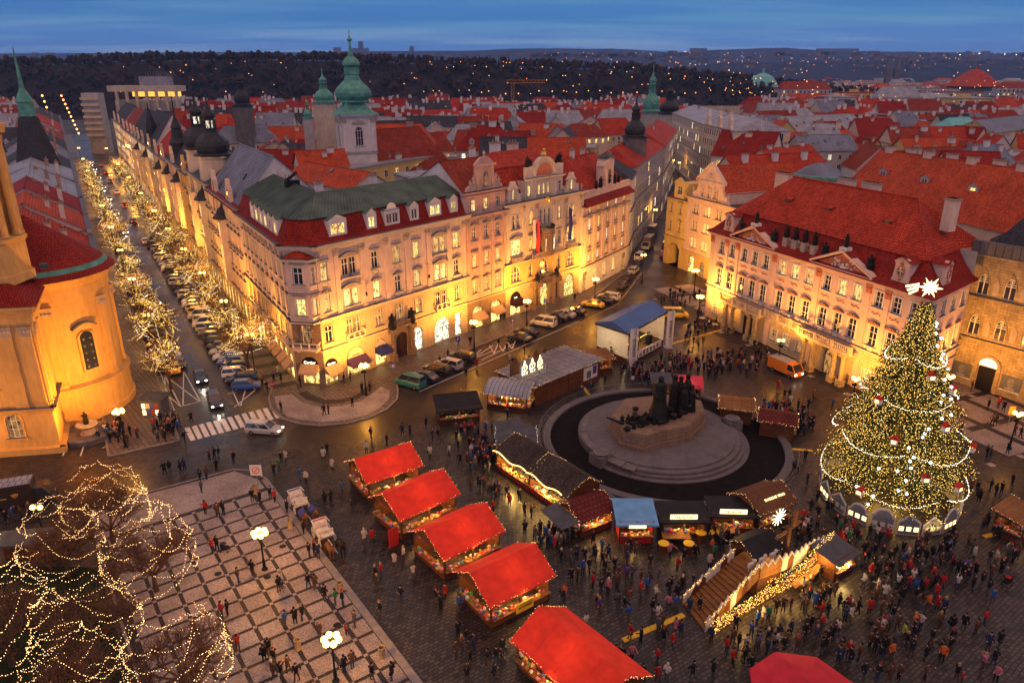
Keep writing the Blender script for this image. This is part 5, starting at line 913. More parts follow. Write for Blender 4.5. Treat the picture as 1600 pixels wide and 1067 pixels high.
def house(name, label, F, D, He, rh, wm, rm, hip=(0, 0), wins=None, chim=2, dorm=0, sky=0, group=None, lit=.12, yr=None, cat='building', ov=.4, side=True, z0=0):
    b = root(name, label, cat, (*F.A, 0), 0, group); L = F.L
    m = MB(); m.box(0, L, 0, D, z0, He); m.box(-.12, L+.12, -.15, D+.12, He-.5, He-.2); m.obj('wall', [wm], b, F.M)
    m = MB()
    if rh > 0: roof_hip(m, L, D, He, rh, hip[0], hip[1], ov, 0, 1, yr)
    else: m.box(-.3, L+.3, -.3, D+.3, He, He+.25, 0); m.box(.4, L-.4, .4, D-.4, He+.25, He+.4, 0)
    m.obj('roof', [rm, wm], b, F.M); yr_ = yr or D/2
    if wins: smallwins(b, F, L, wins[1], wins[0], wins[2], wins[3], lit)
    if wins and side:
        for A_, B_ in ((F.pt(0, D), F.A), (F.B, F.pt(L, D))):
            f = Fac(A_, B_)
            if f.n.y < .2: smallwins(b, f, f.L, wins[1], max(1, int(f.L/4)), wins[2], wins[3], lit)
    for i in range(chim):
        x, y = L*(.12+.76*R4.random()), D*(.3+.4*R4.random()); zt = He+rh*(1-abs(y-yr_)/max(yr_, .1)) if rh > 0 else He
        chimney(b, F.at(x, y, zt-.1), R4.choice([.8, 1.2, 1.8, 2.4]), .7, R4.uniform(1.0, 2.0), R4.choice(['white_wall', 'soot_brick', 'white_wall', 'cream']), R4.choice([0, 2, 3]))
    for i in range(dorm):
        x = L*(i+.6)/(dorm+.2); y = yr_*.22; dormer(b, F.at(x, y, He+rh*.22-.1), R4.uniform(1.2, 1.9), 1.3, 2.0, wm, rm, .4, R4.choice(['glass_dark', 'glass_blue', 'glass_dark', 'pane_warm']), R4.choice(['tri', 'arc']))
    if rh > 0:
        sl = math.atan2(rh, yr_)
        for i in range(sky): t = R4.uniform(.25, .7); skylight(b, F.at(L*(i+.5)/sky+R4.uniform(-.5, .5), yr_*t, He+rh*t) @ Matrix.Rotation(sl, 4, 'X'))
    return b
# ---------------------------------------------------------------- houses along the avenue
def av_house(s0, s1, He, rh, wm, rm, label, left=False, D=16, bays=0, extra=None, fl=5, lit=.5, gable=0):
    t = 23 if left else 0
    A_, B_ = (Vector(AV(s1, t)), Vector(AV(s0, t))) if not left else (Vector(AV(s0, t)), Vector(AV(s1, t)))
    F = Fac(A_, B_); b = root('avenue_house', label, 'building', (*F.A, 0), 0, 'houses along the avenue'); L = F.L
    fh = (He-5.0)/(fl-1); near = s0 < 130 and not left; nc = int(L/3.1)
    if near:
        ws = [(L*(i+.5)/nc, 5.6+fh*k, 1.3, fh*.62, 'case', 'flat' if k % 2 else 'seg', None) for i in range(nc) for k in range(fl-1)]
        facade(b, F, 5.0, He, ws, wm, wm); m = MB(); wall(m, L, 0, 5.0, [(L*(i+.5)/nc, .3, 2.1, 3.9) for i in range(nc)]); m.obj('wall', ['rustic'], b, F.M)
        for i in range(nc): shop(b, F, L*(i+.5)/nc, 2.1, 3.9, 'rustic', 'pane_shop', True, .3)
        m = MB(); m.q((0, 0, He), (L, 0, He), (L, D, He), (0, D, He)); m.q((L, 0, 0), (L, D, 0), (L, D, He), (L, 0, He)); m.q((0, D, 0), (0, 0, 0), (0, 0, He), (0, D, He)); m.q((L, D, 0), (0, D, 0), (0, D, He), (L, D, He)); m.obj('rear_wall', ['white_wall'], b, F.M)
    else:
        m = MB(); m.box(0, L, 0, D, 0, He); m.obj('wall', [wm], b, F.M)
        if not left: smallwins(b, F, L, [1.0]+[5.6+fh*k for k in range(fl-1)], nc, 1.2, fh*.6, lit, 0, random.Random(int(s0)))
    m = MB(); cornice(m, L, He-.4, [(.2, .2), (.5, .25), (.7, .2)], led=1); cornice(m, L, 5.0, [(.15, .2), (.3, .15)], led=1); cornice(m, L, 5.0+fh*2, [(.1, .15), (.25, .12)], led=1); m.obj('cornice', [wm, 'lead_ledge'], b, F.M)
    m = MB(); roof_hip(m, L, D, He+.1, rh, 0, 0, .3, 0, 1, D*.45); m.obj('roof', [rm, 'white_wall'], b, F.M)
    for i in range(bays):       # projecting bays capped by a turret or a balcony
        x = L*(i+.5)/bays; m = MB(); pl = [(x-1.7, .05), (x-1.1, -1.1), (x+1.1, -1.1), (x+1.7, .05)]; m.prism(pl, 6.0, He-fh*.9, 0); bb = m.obj('bay', [wm], b, F.M); k = MB()
        if (i+int(s0)) % 2: k.lathe([(1.9, He-fh*.9), (2.0, He-fh*.9+.3), (1.3, He-fh*.9+.9), (.9, He-fh*.9+1.8), (.25, He-fh*.9+2.3), (0, He-fh*.9+3.4)], 8, (x, -.2)); k.obj('bay_cap', ['dark_copper'], bb, F.M)
        else: balustrade(k, x-1.6, x+1.6, -1.0, He-fh*.9, .9, .35); k.obj('parapet', [wm], bb, F.M)
        k = MB()
        for q in range(fl-2): z = 6.4+fh*q; k.box(x-.65, x+.65, -1.16, -1.1, z, z+fh*.6, 0, False); k.q((x-.5, -1.17, z+.12), (x+.5, -1.17, z+.12), (x+.5, -1.17, z+fh*.6-.12), (x-.5, -1.17, z+fh*.6-.12), mi=1)
        k.obj('windows', ['white_paint', R4.choice(['glass_dark', 'pane_warm'])], bb, F.M, kind='stuff')
    for i in range(gable):      # scrolled gables on the eave
        x = L*(i+.5)/gable; m = MB(); m.slab([(x-2.4, He), (x+2.4, He), (x+1.9, He+1.2), (x+1.5, He+2.8), (x+.9, He+3.2), (x+.7, He+4.4), (x-.7, He+4.4), (x-.9, He+3.2), (x-1.5, He+2.8), (x-1.9, He+1.2)], -.1, .5, 0); m.slab([(x-.5, He+.8), (x+.5, He+.8)]+arc(x, He+2.0, .5, 6), -.13, -.1, 1); m.obj('gable', [wm, 'glass_dark'], b, F.M)
    return b, F
b, F = av_house(29.8, 58, 21.8, 8.5, 'pale_pink', 'blue_slate', 'pale avenue house with blue-grey slate roof adjoining the green-roofed corner house', bays=1, gable=2)
m = MB(); m.q((-.4, -.9, 21.6), (F.L+.4, -.9, 21.6), (F.L, .2, 22.5), (0, .2, 22.5)); m.obj('pent_roof', ['dark_red_tile'], b, F.M); skylight(b, F.at(F.L*.7, 3.2, 25.8) @ Matrix.Rotation(radians(50), 4, 'X'))
b, F = av_house(58, 86, 22.5, 5.5, 'cream', 'dark_copper', 'cream avenue house under two big black onion domes', bays=2)
for px, nm in ((F.L*.8, 0), (F.L*.22, 1)):
    m = MB(); m.lathe([(3.3, 22), (3.3, 27.2), (3.7, 27.4), (3.7, 27.8)], 8, (px, 2.8), mi=1, sq=pi/8); onion(m, (px, 2.8), 27.8, 3.5, 12.5, 8, 0, True, 2); m.obj('dome_turret', ['dark_copper', 'cream', 'pane_cool'], b, F.M)
b, F = av_house(86, 99, 21, 6, 'ochre', 'dark_red_tile', 'ochre avenue house with stepped gable beside the black onion domes', bays=1, gable=1)
b, F = av_house(99, 126, 21.5, 8, 'pale_pink', 'slate', 'pink avenue house with slate roof and dark spiky turret', bays=3, gable=1); m = MB(); m.lathe([(2.2, 21), (2.2, 26), (2.5, 26.2), (1.6, 27.5), (1.2, 30), (1.5, 30.2), (.9, 31.5), (.25, 33), (.1, 38), (0, 39)], 8, (F.L*.3, 3)); m.obj('turret', ['dark_copper'], b, F.M)
b, F = av_house(126, 158, 20.5, 7.5, 'cream', 'red_tile', 'cream avenue house with steep red roofs', bays=3, gable=2); b, F = av_house(158, 196, 21, 10.5, 'beige_wall', 'slate', 'beige avenue house with high dark hipped slate roof', bays=3, gable=2); m = MB(); m.lathe([(2, 20), (2, 26), (2.2, 26.2), (.3, 33), (0, 36)], 6, (F.L*.5, 2.5)); m.obj('turret', ['dark_copper'], b, F.M)
av_house(196, 236, 21, 9.5, 'cream', 'slate', 'distant cream avenue house with white gables and slate roof', bays=2, gable=3); av_house(236, 276, 21, 8.5, 'pale_pink', 'brown_tile', 'distant pink avenue house with brown roof', gable=2); av_house(276, 330, 22, 8, 'cream', 'slate', 'farthest cream avenue house next to the concrete hotel', gable=2)
lf = [(14, 36, 18.5, 5.5, 'red_tile', 'red hipped'), (36, 52, 19.5, 5, 'orange_tile', 'orange tiled'), (52, 70, 20, 5, 'dark_red_tile', 'dark red'), (70, 96, 20, 4.5, 'metal_roof', 'pale metal'), (96, 120, 20.5, 4, 'metal_roof', 'wide grey'), (120, 150, 20, 6, 'slate', 'black slate'), (150, 180, 20, 5, 'blue_slate', 'blue'), (180, 215, 20.5, 6, 'slate', 'dark slate'), (215, 260, 20, 5, 'brown_tile', 'brown'), (260, 320, 21, 5, 'red_tile', 'far red'), (320, 400, 21, 5, 'slate', 'far dark')]
for i, (a, c, h, r, rm, nm) in enumerate(lf):
    b, F = av_house(a, c, h, r, 'white_wall' if i in (1, 3, 4) else 'cream', rm, 'house with %s roof on the church side of the avenue, %s from the church' % (nm, ORD[i]), True, 18)
    for k in range(3): chimney(b, F.at(F.L*(k+.5)/3, 3+2*k, h+r*.5), 1.2, .7, 2.2, R4.choice(['white_wall', 'soot_brick']))
# spire on the left edge
p = G(75, 170, 21); B = root('spire_tower', 'dark roofed tower with slender green copper spire on the church side of the avenue', 'tower', (*Vector(AV(118, 30)), 0)); m = MB(); c = AV(118, 30); m.lathe([(4.6, 0), (4.6, 22)], 4, c, sq=pi/4); m.obj('wall', ['grey_wall'], B); m = MB(); m.lathe([(5.0, 22), (2.2, 33.5), (1.8, 34)], 4, c, sq=pi/4); m.obj('roof', ['slate'], B); m = MB(); m.lathe([(1.8, 34), (1.8, 37.2), (2.1, 37.4), (1.7, 38.2), (1.0, 39.6), (.55, 40.5), (.12, 49.5), (0, 50)], 8, c); m.obj('spire', ['verdigris'], B)
# ---------------------------------------------------------------- church tower with the green onion helm
TX, TY = -43.6, 210.0; B = root('onion_tower', 'pale baroque church tower with tall green copper onion helm', 'tower', (TX, TY, 0)); TA = radians(22)
for k in range(4):
    f_ = [Vector((-4.6, -4.6)), Vector((4.6, -4.6)), Vector((4.6, 4.6)), Vector((-4.6, 4.6))]; rt = Matrix.Rotation(TA, 2); A_, B_ = rt @ f_[k]+V2(TX, TY), rt @ f_[(k+1) % 4]+V2(TX, TY); f = Fac(A_, B_)
    facade(B, f, 0, 33.2, [(f.L/2, 25.2, 2.1, 5.0, 'arch', 'plain', 'glass_dark')], 'white_wall', 'white_wall'); m = MB(); [pilaster(m, x, 1.1, 23.6, 32.2, 0, 1.0, 0, 1) for x in (.7, f.L-.7)]; m.grp(); X = f.L/2; m.slab([(X-1.9, 31.0), (X+1.9, 31.0), (X+1.3, 31.6), (X, 32.1), (X-1.3, 31.6)], -.35, 0, 1); m.obj('pilaster', ['white_wall', 'stone_trim'], B, f.M)
    m = MB(); cornice(m, f.L, 23.0, [(.2, .2), (.4, .2)], led=1); cornice(m, f.L, 32.4, [(.2, .3), (.5, .4), (.9, .4)], led=1); m.obj('cornice', ['white_wall', 'lead_ledge'], B, f.M)
m = MB(); m.T = TR(TX, TY, 0, TA+pi/4)
m.T = m.T @ Matrix.Translation((0, 0, 33.5*.25)) @ Matrix.Diagonal((1, 1, .75, 1)); m.lathe([(8.0, 33.5), (6.4, 34.3), (4.6, 35.6), (4.0, 37.0), (3.9, 37.8)], 4, mi=0); m.T = TR(TX, TY, 33.5*.25, TA+pi/8) @ Matrix.Diagonal((1, 1, .75, 1)); m.lathe([(4.3, 37.4), (4.3, 38.0), (4.0, 38.2), (4.9, 39.4), (5.1, 40.6), (4.7, 42.0), (3.4, 43.6), (2.3, 45.0), (1.9, 46.8), (2.1, 47.0), (2.1, 49.0), (1.8, 49.3), (2.4, 50.1), (2.4, 50.9), (1.7, 52.2), (.9, 53.0), (.75, 54.0), (.5, 54.4), (.25, 58), (.2, 60)], 8, mi=0); m.ball((0, 0, 58.6), .7, 8, 6, 0); m.tube((0, 0, 60), (0, 0, 62), .1, None, 4, 1); m.tube((-.6, 0, 61.2), (.6, 0, 61.2), .08, None, 4, 1); o = m.obj('helm', ['verdigris', 'gold'], B)
F = Fac((-39.5, 206), (-18.5, 229)); B = root('church_nave', 'long church nave with big dark red roof beside the onion tower', 'church', (*F.A, 0)); m = MB(); m.box(0, F.L, 0, 18, 0, 17.5); m.obj('wall', ['white_wall'], B, F.M); m = MB(); roof_hip(m, F.L, 18, 17.5, 11.0, 0, 5, .4, 0, 1); m.obj('roof', ['brown_tile', 'white_wall'], B, F.M)
for i in range(4): m = MB(); m.slab([(-.6, 0), (.6, 0), (0, .6)], 0, 1.2); m.obj('roof_vent', ['brown_tile'], B, F.at(4+i*7, 3.4, 21.6))
for nm, px, py, Y, r, h, lab in (('small_onion_tower', 512, 155, 260, 3.2, 11, 'small tower with green onion cap left of the tall onion tower'), ('copper_turret', 485, 178, 250, 1.4, 7, 'tiny green copper turret left of the small onion tower'), ('green_spire_tower', 1017, 170, 430, 4.6, 26, 'green copper onion spire beyond the side street'), ('black_onion_tower', 990, 205, 205, 2.8, 11, 'black onion-capped stair tower over the side street corner'), ('dark_dome_tower', 1045, 172, 400, 5.0, 17, 'black bulbous dome beyond the side street'), ('far_black_turret', 384, 160, 300, 3.0, 15, 'black turret with lantern behind the avenue houses')):
    w = Y*cos(PITCH)+22*sin(PITCH); X = (px-800)/FPX*w; zc = CAM_H-(py-113)/FPX*w*1.0; B = root(nm, lab, 'tower', (X, Y, 0)); m = MB(); m.box(X-r*1.0, X+r*1.0, Y-r, Y+r, 0, zc-.3); cw = 'beige_wall' if 'onion' in nm and 'black' not in nm else 'grey_wall' if 'black' not in nm else 'dark_stone'; m.obj('shaft', [cw], B); m = MB(); m.box(X-r*1.15, X+r*1.15, Y-r*1.15, Y+r*1.15, zc-.3, zc); onion(m, (X, Y), zc, r*1.05, h, 10); m.obj('cap', ['verdigris' if ('green' in lab) else 'dark_copper'], B)
# ---------------------------------------------------------------- named neighbours
def eave(pL, pR, z): return Fac(G(*pL, z), G(*pR, z))
def flip(F, D): return F
house('courtyard_house', 'yellow courtyard house with flat grey roof behind the green copper roof', eave((535, 268), (690, 243), 20), 9, 20, 0, 'yellow_wall', 'metal_roof', wins=(9, (16.6, 13), 1.2, 1.9), lit=.3, chim=2)
house('backyard_house', 'white house with bright orange roof right behind the green copper roof', eave((447, 276), (548, 296), 21.5), 10, 21.5, 3.0, 'white_wall', 'orange_tile', wins=None, sky=1, chim=0)
house('gable_wall_house', 'white house with orange roof left below the onion tower', eave((470, 262), (545, 258), 22.5), 9, 22.5, 3.5, 'white_wall', 'orange_tile', wins=(4, (19,), 1.2, 1.6), chim=2)
house('white_gable_house', 'tall white house with red half-hipped roof beyond the painted gable', eave((1112, 242), (1200, 248), 17), 16, 17, 8, 'white_wall', 'dark_red_tile', (0, 0), (5, (6.5, 10, 13.3), 1.3, 2.0), 3, 0, 3)
F = eave((1240, 232), (1352, 225), 18); house('red_office', 'low house with orange hipped roof and white dormer band in the middle of the roofscape', F, 12, 18, 5, 'white_wall', 'orange_tile', (4, 4), (12, (15, 11.5), 1.2, 1.9), 2, 0, 2)
house('skylight_house', 'long grey-roofed house with a row of skylights', eave((1228, 207), (1356, 200), 20), 14, 20, 6, 'ochre', 'metal_roof', (3, 3), (14, (16.5,), 1.1, 1.8), 0, 0, 9)
house('brown_barn', 'big brown-roofed hall with cream wall', eave((1340, 240), (1480, 262), 14), 18, 14, 8, 'cream', 'brown_tile', (0, 0), (10, (10.5, 6.5), 1.1, 2.0), 0, 0, 3)
house('dormer_house', 'red-brown roof with long row of shed dormers behind the palace wing', eave((1440, 268), (1590, 262), 17), 14, 17, 6, 'white_wall', 'brown_tile', (0, 0), None, 4, 6, 2)
house('teal_house', 'house with turquoise mansard roof', eave((1490, 207), (1545, 204), 20), 14, 20, 5.5, 'beige_wall', 'teal_roof', (5, 5), (8, (16.5, 12.5), 1.2, 2.0), 0, 5)
house('lit_office', 'long ochre building with blue-grey roof and a lit window row', eave((1552, 208), (1680, 190), 21), 16, 21, 4.5, 'ochre', 'blue_slate', (0, 0), (12, (17, 13), 1.6, 2.4), 0, 0, 0, lit=.7)
# large red roofs behind the palace
for i, (a, c, z, D, r, lab) in enumerate([((1310, 300), (1620, 372), 17.5, 20, 9.5, 'huge red tiled roof with white chimneys directly behind the palace'), ((1160, 292), (1300, 283), 18, 15, 6.5, 'red tiled house with satellite dishes behind the painted gable'), ((1215, 262), (1290, 252), 19, 12, 4.5, 'red roofed house left of the glass cupola')]):
    F = eave(a, c, z); b = house('red_roof_house', lab, F, D, z, r, 'pale_pink', 'orange_tile' if i == 0 else 'red_tile', (0, 0), None, 0, 0 if i else 0, 0); 
    if i == 0:
        for k in range(9): chimney(b, F.at(F.L*(k+.5)/9, 10.0+(k % 2)*.5, z+9), 2.3, 1.0, 1.7, 'pale_pink', 0)
        for k in range(4): dormer(b, F.at(F.L*(k+.6)/4.2, 5.0, z+4.4), 2.2, 1.4, 2.6, 'grey_wall', 'orange_tile', .7, 'pane_warm' if k == 2 else 'glass_dark')
    else: [chimney(b, F.at(F.L*(k+.5)/3, 6, z+r*.8), 1.6, .8, 2, 'white_wall', 0) for k in range(3)]
p = G(1281, 272, 24); B = root('glass_cupola', 'shallow glazed cupola with green rim behind the palace', 'cupola', (p.x, p.y, 0)); m = MB(); m.lathe([(4.6, 14), (4.6, 23.4)], 16, p); m.obj('drum', ['pale_pink'], B); m = MB(); m.lathe([(5.2, 23.4), (5.2, 23.9), (4.9, 24.0)], 16, p); m.obj('rim', ['verdigris'], B); m = MB(); m.lathe([(4.9, 24), (3.2, 25.3), (1.4, 26.1), (0, 26.3)], 16, p); m.obj('glazing', ['blue_slate'], B)
# five-storey pale block on the side street, seen along its front
def block(name, lab, A_, B_, D, He, wm, rm, fl, lit=.05, rh=4):
    F = Fac(A_, B_); n = int(F.L/2.7); fh = (He-5)/(fl-1); b = house(name, lab, F, D, He, rh, wm, rm, (3, 3), (n, [1.2]+[5.6+fh*k for k in range(fl-1)], 1.25, fh*.6), 2, 0, 0, lit=lit); m = MB()
    [cornice(m, F.L, z, [(.15, .2), (.35, .2)], led=1) for z in (5.0, 5+fh*2, He-.5)]; m.obj('cornice', [wm, 'lead_ledge'], b, F.M); return b, F
block('pale_block', 'long pale five-storey block with lit arcade along the side street', (81.5, 385), (76, 300), 20, 25, 'cream', 'metal_roof', 6); b, F = block('gabled_block', 'pale five-storey block with white stone gables on the side street bend', (76, 299.5), (77.5, 262), 20, 25, 'cream', 'metal_roof', 6)
for x in (6, 20, 32): m = MB(); m.slab([(x-2.5, 25), (x+2.5, 25), (x+1.6, 26.4), (x+1.3, 28.4), (x+.5, 29), (x, 31), (x-.5, 29), (x-1.3, 28.4), (x-1.6, 26.4)], -.2, .8); m.obj('gable', ['cream'], b, F.M)
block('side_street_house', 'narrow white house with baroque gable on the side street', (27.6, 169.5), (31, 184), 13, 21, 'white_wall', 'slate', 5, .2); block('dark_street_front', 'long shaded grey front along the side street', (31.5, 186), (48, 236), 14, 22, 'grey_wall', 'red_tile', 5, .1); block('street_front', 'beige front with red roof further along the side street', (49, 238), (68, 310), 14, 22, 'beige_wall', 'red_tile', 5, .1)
# ---------------------------------------------------------------- the other roofs, row behind row
def dl_x(Y): return 34+.26*(Y-181) if Y < 290 else 62+.33*(Y-288)
CNT = {}
def excluded(x, y, r):
    for (ex, ey, er) in ((TX, TY, 13), (-29, 222, 17), (-30, 215, 15), (-38, 190, 13)):
        if hypot(x-ex, y-ey) < er+r*.6: return True
    return False
named = [(o.matrix_basis.translation.x, o.matrix_basis.translation.y) for o in COL.objects if o.parent is None and o.get('category') in ('building', 'tower') and o.matrix_basis.translation.y > 170]
far = MB(); FMATS = [w[0] for w in WALLS]+[r[0] for r in ROOFS]+['glass_dark', 'pane_warm', 'white_paint']
Y = 178; row = 0; nh = 0
while Y < 700:
    row += 1; step = 17+Y*.012
    x0 = -.80*Y-25; x1 = .80*Y+30; x = x0+R4.uniform(0, 8); cnt = {}
    while x < x1:
        w = R4.uniform(10, 20)*(1+Y/1400); c = x+w/2; avr = AV0.x-.601*(Y-AV0.y); zone = None
        if c < avr-23*1.17-26: zone = 'church side'
        elif avr+26+w/2 < c < dl_x(Y)-20-w/2 and Y > 176: zone = 'onion-tower side'
        elif c > dl_x(Y)+18+w/2 and (Y > 215 or c > 100) and not (Y < 330 and c < 108): zone = 'palace side'
        if zone == 'church side' and Y < 150: zone = None
        if zone and not excluded(c, Y, w/2):
            yy = Y+R4.uniform(-3, 3); gab = R4.random() < .3; D = R4.uniform(10, 15); He = R4.uniform(13.5, 19.5)+(2 if zone[0] == 'o' and Y < 260 else 0); rh = R4.uniform(4, 7.5)
            ang = R4.choice([0, 0, .12, -.1, .3, -.25, .5]); wm, wn_ = R4.choice(WALLS[:3]*2+WALLS); rm, rn = R4.choice(ROOFS[:4]*2+ROOFS[2:]+ROOFS[4:])
            if R4.random() < .14: rh = 0; rm, rn = 'metal_roof', 'flat grey'
            d = V2(cos(ang), sin(ang)); A_ = V2(c, yy)-d*w/2; F = Fac(A_, A_+d*w)
            if Y < 400:
                i = cnt.get(zone, 0); cnt[zone] = i+1
                lab = '%s roof, %s walls, %s from left in %s roof row, %s' % (rn, wn_, ORD[i], ORD[row-1], zone)
                fl = [He-3.2, He-6.4] if Y < 320 else [He-3.0]
                if gab and rh: F2_ = Fac(F.pt(0, 0), F.pt(w*.75, 0)); b = house('town_house', lab, Fac(F.pt(w*.75, 0), F.pt(w*.75, D)), w*.75, He, rh, wm, rm, (0, 0), (3, fl, 1.1, 1.7), R4.choice([1, 2]), 0, R4.choice([0, 1]), 'houses of the roofscape', .14)
                else: b = house('town_house', lab, F, D, He, rh, wm, rm, R4.choice([(0, 0), (0, 0), (4, 4), (0, 4)]), (max(2, int(w/3.4)), fl, 1.1, 1.7), R4.choice([1, 2, 3, 3]), R4.choice([0, 0, 2, 3]) if Y < 300 and rh else 0, R4.choice([0, 1, 2]) if rh else 0, 'houses of the roofscape', .14)
                nh += 1
            else:
                far.T = F.M; wi = [k[0] for k in WALLS].index(wm); ri = len(WALLS)+[k[0] for k in ROOFS].index(rm); far.box(0, w, 0, D, 0, He, wi, False)
                if rh: roof_hip(far, w, D, He, rh, R4.choice([0, 4]), R4.choice([0, 4]), .3, ri, wi)
                else: far.box(0, w, 0, D, He, He+.4, ri, False)
                for k in range(R4.choice([1, 2, 3])): q = w*R4.random(); far.box(q, q+1.6, D*.4, D*.4+.9, He, He+rh+R4.uniform(.8, 2), 0, False)
                for k in range(int(w/4)):
                    q = w*(k+.5)/int(w/4); mi = 14 if R4.random() < .16 else 13; far.q((q-.6, -.06, He-3.3), (q+.6, -.06, He-3.3), (q+.6, -.06, He-1.4), (q-.6, -.06, He-1.4), mi=mi)
        x += w+R4.choice([0, 0, 1.5, 5])
    Y += step
# big plain blocks of the newer town to the right
Y = 620
while Y < 2300:
    x = .16*Y+160
    while x < .82*Y+60:
        w = R4.uniform(18, 55); D = R4.uniform(14, 30); He = R4.uniform(14, 30)*(1-.12*(Y > 1200)); wi = R4.randrange(6); far.T = TR(x, Y+R4.uniform(-15, 15), 0, R4.uniform(-.3, .3)); ri = 6+R4.choice([0, 1, 2, 4, 4, 5, 6]); far.box(0, w, 0, D, 0, He, wi, False)
        if R4.random() < .5: roof_hip(far, w, D, He, R4.uniform(4, 8), 4, 4, .3, ri, wi)
        else: far.box(-.5, w+.5, -.5, D+.5, He, He+.6, ri, False); far.box(w*.3, w*.5, D*.3, D*.6, He, He+3, wi, False)
        nw = int(w/4.2)
        for k in range(nw):
            for f in range(3): q = w*(k+.5)/nw; far.q((q-.8, -.08, He-4.0-3.6*f), (q+.8, -.08, He-4.0-3.6*f), (q+.8, -.08, He-2.0-3.6*f), (q-.8, -.08, He-2.0-3.6*f), mi=14 if R4.random() < .16 else 13)
        x += w+R4.uniform(6, 40)
    Y += 55+Y*.03
far.T = None; far.obj('distant_houses', FMATS, kind='stuff', label='distant mass of roofs and house fronts below the wooded hill', cat='houses')
# ================================================================ far landmarks, wooded hill, horizon
def at_px(px, py, Y):
    """point seen at a pixel of the photograph, Y metres ahead"""
    a, b = (px-800)/FPX, (533.5-py)/FPX; t = Y/(cos(PITCH)+b*sin(PITCH)); return Vector((a*t, Y, CAM_H+t*(b*cos(PITCH)-sin(PITCH))))
p0, p1 = at_px(172, 133, 480), at_px(281, 133, 480); B = root('concrete_hotel', 'flat concrete hotel with a glowing terrace band at the end of the avenue', 'building', (p0.x, 480, 0)); w = p1.x-p0.x
m = MB(); m.box(p0.x, p1.x-6, 482, 492, 0, p0.z-9); m.obj('wall', ['grey_wall'], B); M_emit('terrace_glow', (1, .5, .08), 1.1, False); m = MB(); m.box(p0.x+w*.25, p1.x-w*.1, 484, 490, p0.z-7, p0.z-4.0); m.obj('lit_band', ['terrace_glow'], B); m = MB(); m.box(p0.x-2, p1.x-2, 479, 493, p0.z-4.0, p0.z-.5); m.obj('roof_slab', ['beige_wall'], B); m = MB(); m.box(p0.x+w*.38, p0.x+w*.8, 484, 491, p0.z-.5, p0.z+5); [m.tube((p0.x+w*(.4+.04*i), 492, p0.z+5), (p0.x+w*(.4+.035*i), 492, p0.z+7+(i % 3)), .12, None, 3) for i in range(12)]; m.obj('plant_room', ['metal_roof'], B)
for i in range(7): m = MB(); x = p0.x+w*(i+.5)/7; m.box(x-.6, x+.6, 479, 481, 0, p0.z-4.0); m.obj('pier', ['beige_wall'], B)
q0, q1 = at_px(124, 146, 430), at_px(150, 146, 430); B = root('brutalist_wing', 'brutalist concrete tower with stacked balconies beside the avenue end', 'building', (q0.x, 430, 0)); m = MB(); m.box(q0.x, q1.x, 431, 438, 0, q0.z); m.obj('wall', ['grey_wall'], B)
for i in range(7): m = MB(); z = q0.z-2.2-i*3.3; m.box(q0.x-.3, q1.x+.3, 429.6, 431.2, z-1.4, z); m.obj('balcony', ['beige_wall'], B)
def domehall():
    c = at_px(1196, 140, 900); B = root('domed_museum', 'stone palace with green copper dome near the river', 'building', (c.x, 900, 0)); m = MB(); m.box(c.x-75, c.x+60, 900, 930, 0, c.z-4); m.obj('wall', ['yellow_wall'], B); m = MB(); m.box(c.x-76, c.x-20, 899, 931, c.z-4, c.z-1); m.box(c.x+25, c.x+61, 899, 931, c.z-4, c.z-1); m.obj('roof', ['verdigris'], B); m = MB(); m.lathe([(17, c.z-4), (17, c.z+2)], 16, (c.x, 914)); m.obj('drum', ['grey_stone'], B); m = MB(); m.lathe([(18, c.z+2), (16, c.z+8), (11, c.z+14), (4, c.z+17.5), (1.5, c.z+18), (1, c.z+22), (0, c.z+24)], 16, (c.x, 914)); m.obj('dome', ['teal_roof'], B); smallwins(B, Fac((c.x-74, 899.9), (c.x+59, 899.9)), 133, (c.z-9, c.z-15), 30, 1.6, 2.6, .35)
domehall()
c = at_px(1393, 128, 1900); B = root('twin_spire_church', 'far church with two dark pointed spires on the horizon', 'church', (c.x, 1900, 0)); m = MB(); m.box(c.x-16, c.x+16, 1900, 1960, 0, c.z+8); m.obj('nave', ['beige_wall'], B)
for s in (-1, 1): m = MB(); m.box(c.x+s*10-6, c.x+s*10+6, 1896, 1908, 0, c.z+26); m.lathe([(8, c.z+26), (1, c.z+66), (0, c.z+68)], 8, (c.x+s*10, 1902)); m.obj('spire', ['dark_stone'], B)
c = at_px(1535, 137, 1000); B = root('pyramid_tower', 'old tower with glowing red pyramid roof at the far right', 'tower', (c.x, 1000, 0)); m = MB(); m.box(c.x-22, c.x+22, 1000, 1044, 0, c.z+1); m.obj('wall', ['dark_stone'], B); m = MB(); m.lathe([(36, c.z+1), (8, c.z+21), (2, c.z+22), (0, c.z+27)], 4, (c.x, 1022), sq=pi/4); m.obj('roof', ['orange_tile'], B)
c = at_px(801, 150, 520); B = root('tower_crane', 'orange construction crane among the roofs', 'crane', (c.x, 520, 0)); M_plain('crane_orange', (.55, .20, .03), .5); m = MB(); z = c.z+8
for s in (-1, 1):
    for t in (-1, 1): m.tube((c.x+s*.9, 520+t*.9, 10), (c.x+s*.9, 520+t*.9, z), .16, None, 4)
for i in range(10): m.tube((c.x-.9, 519.1, 10+i*(z-10)/10), (c.x+.9, 519.1, 10+(i+1)*(z-10)/10), .1, None, 3)
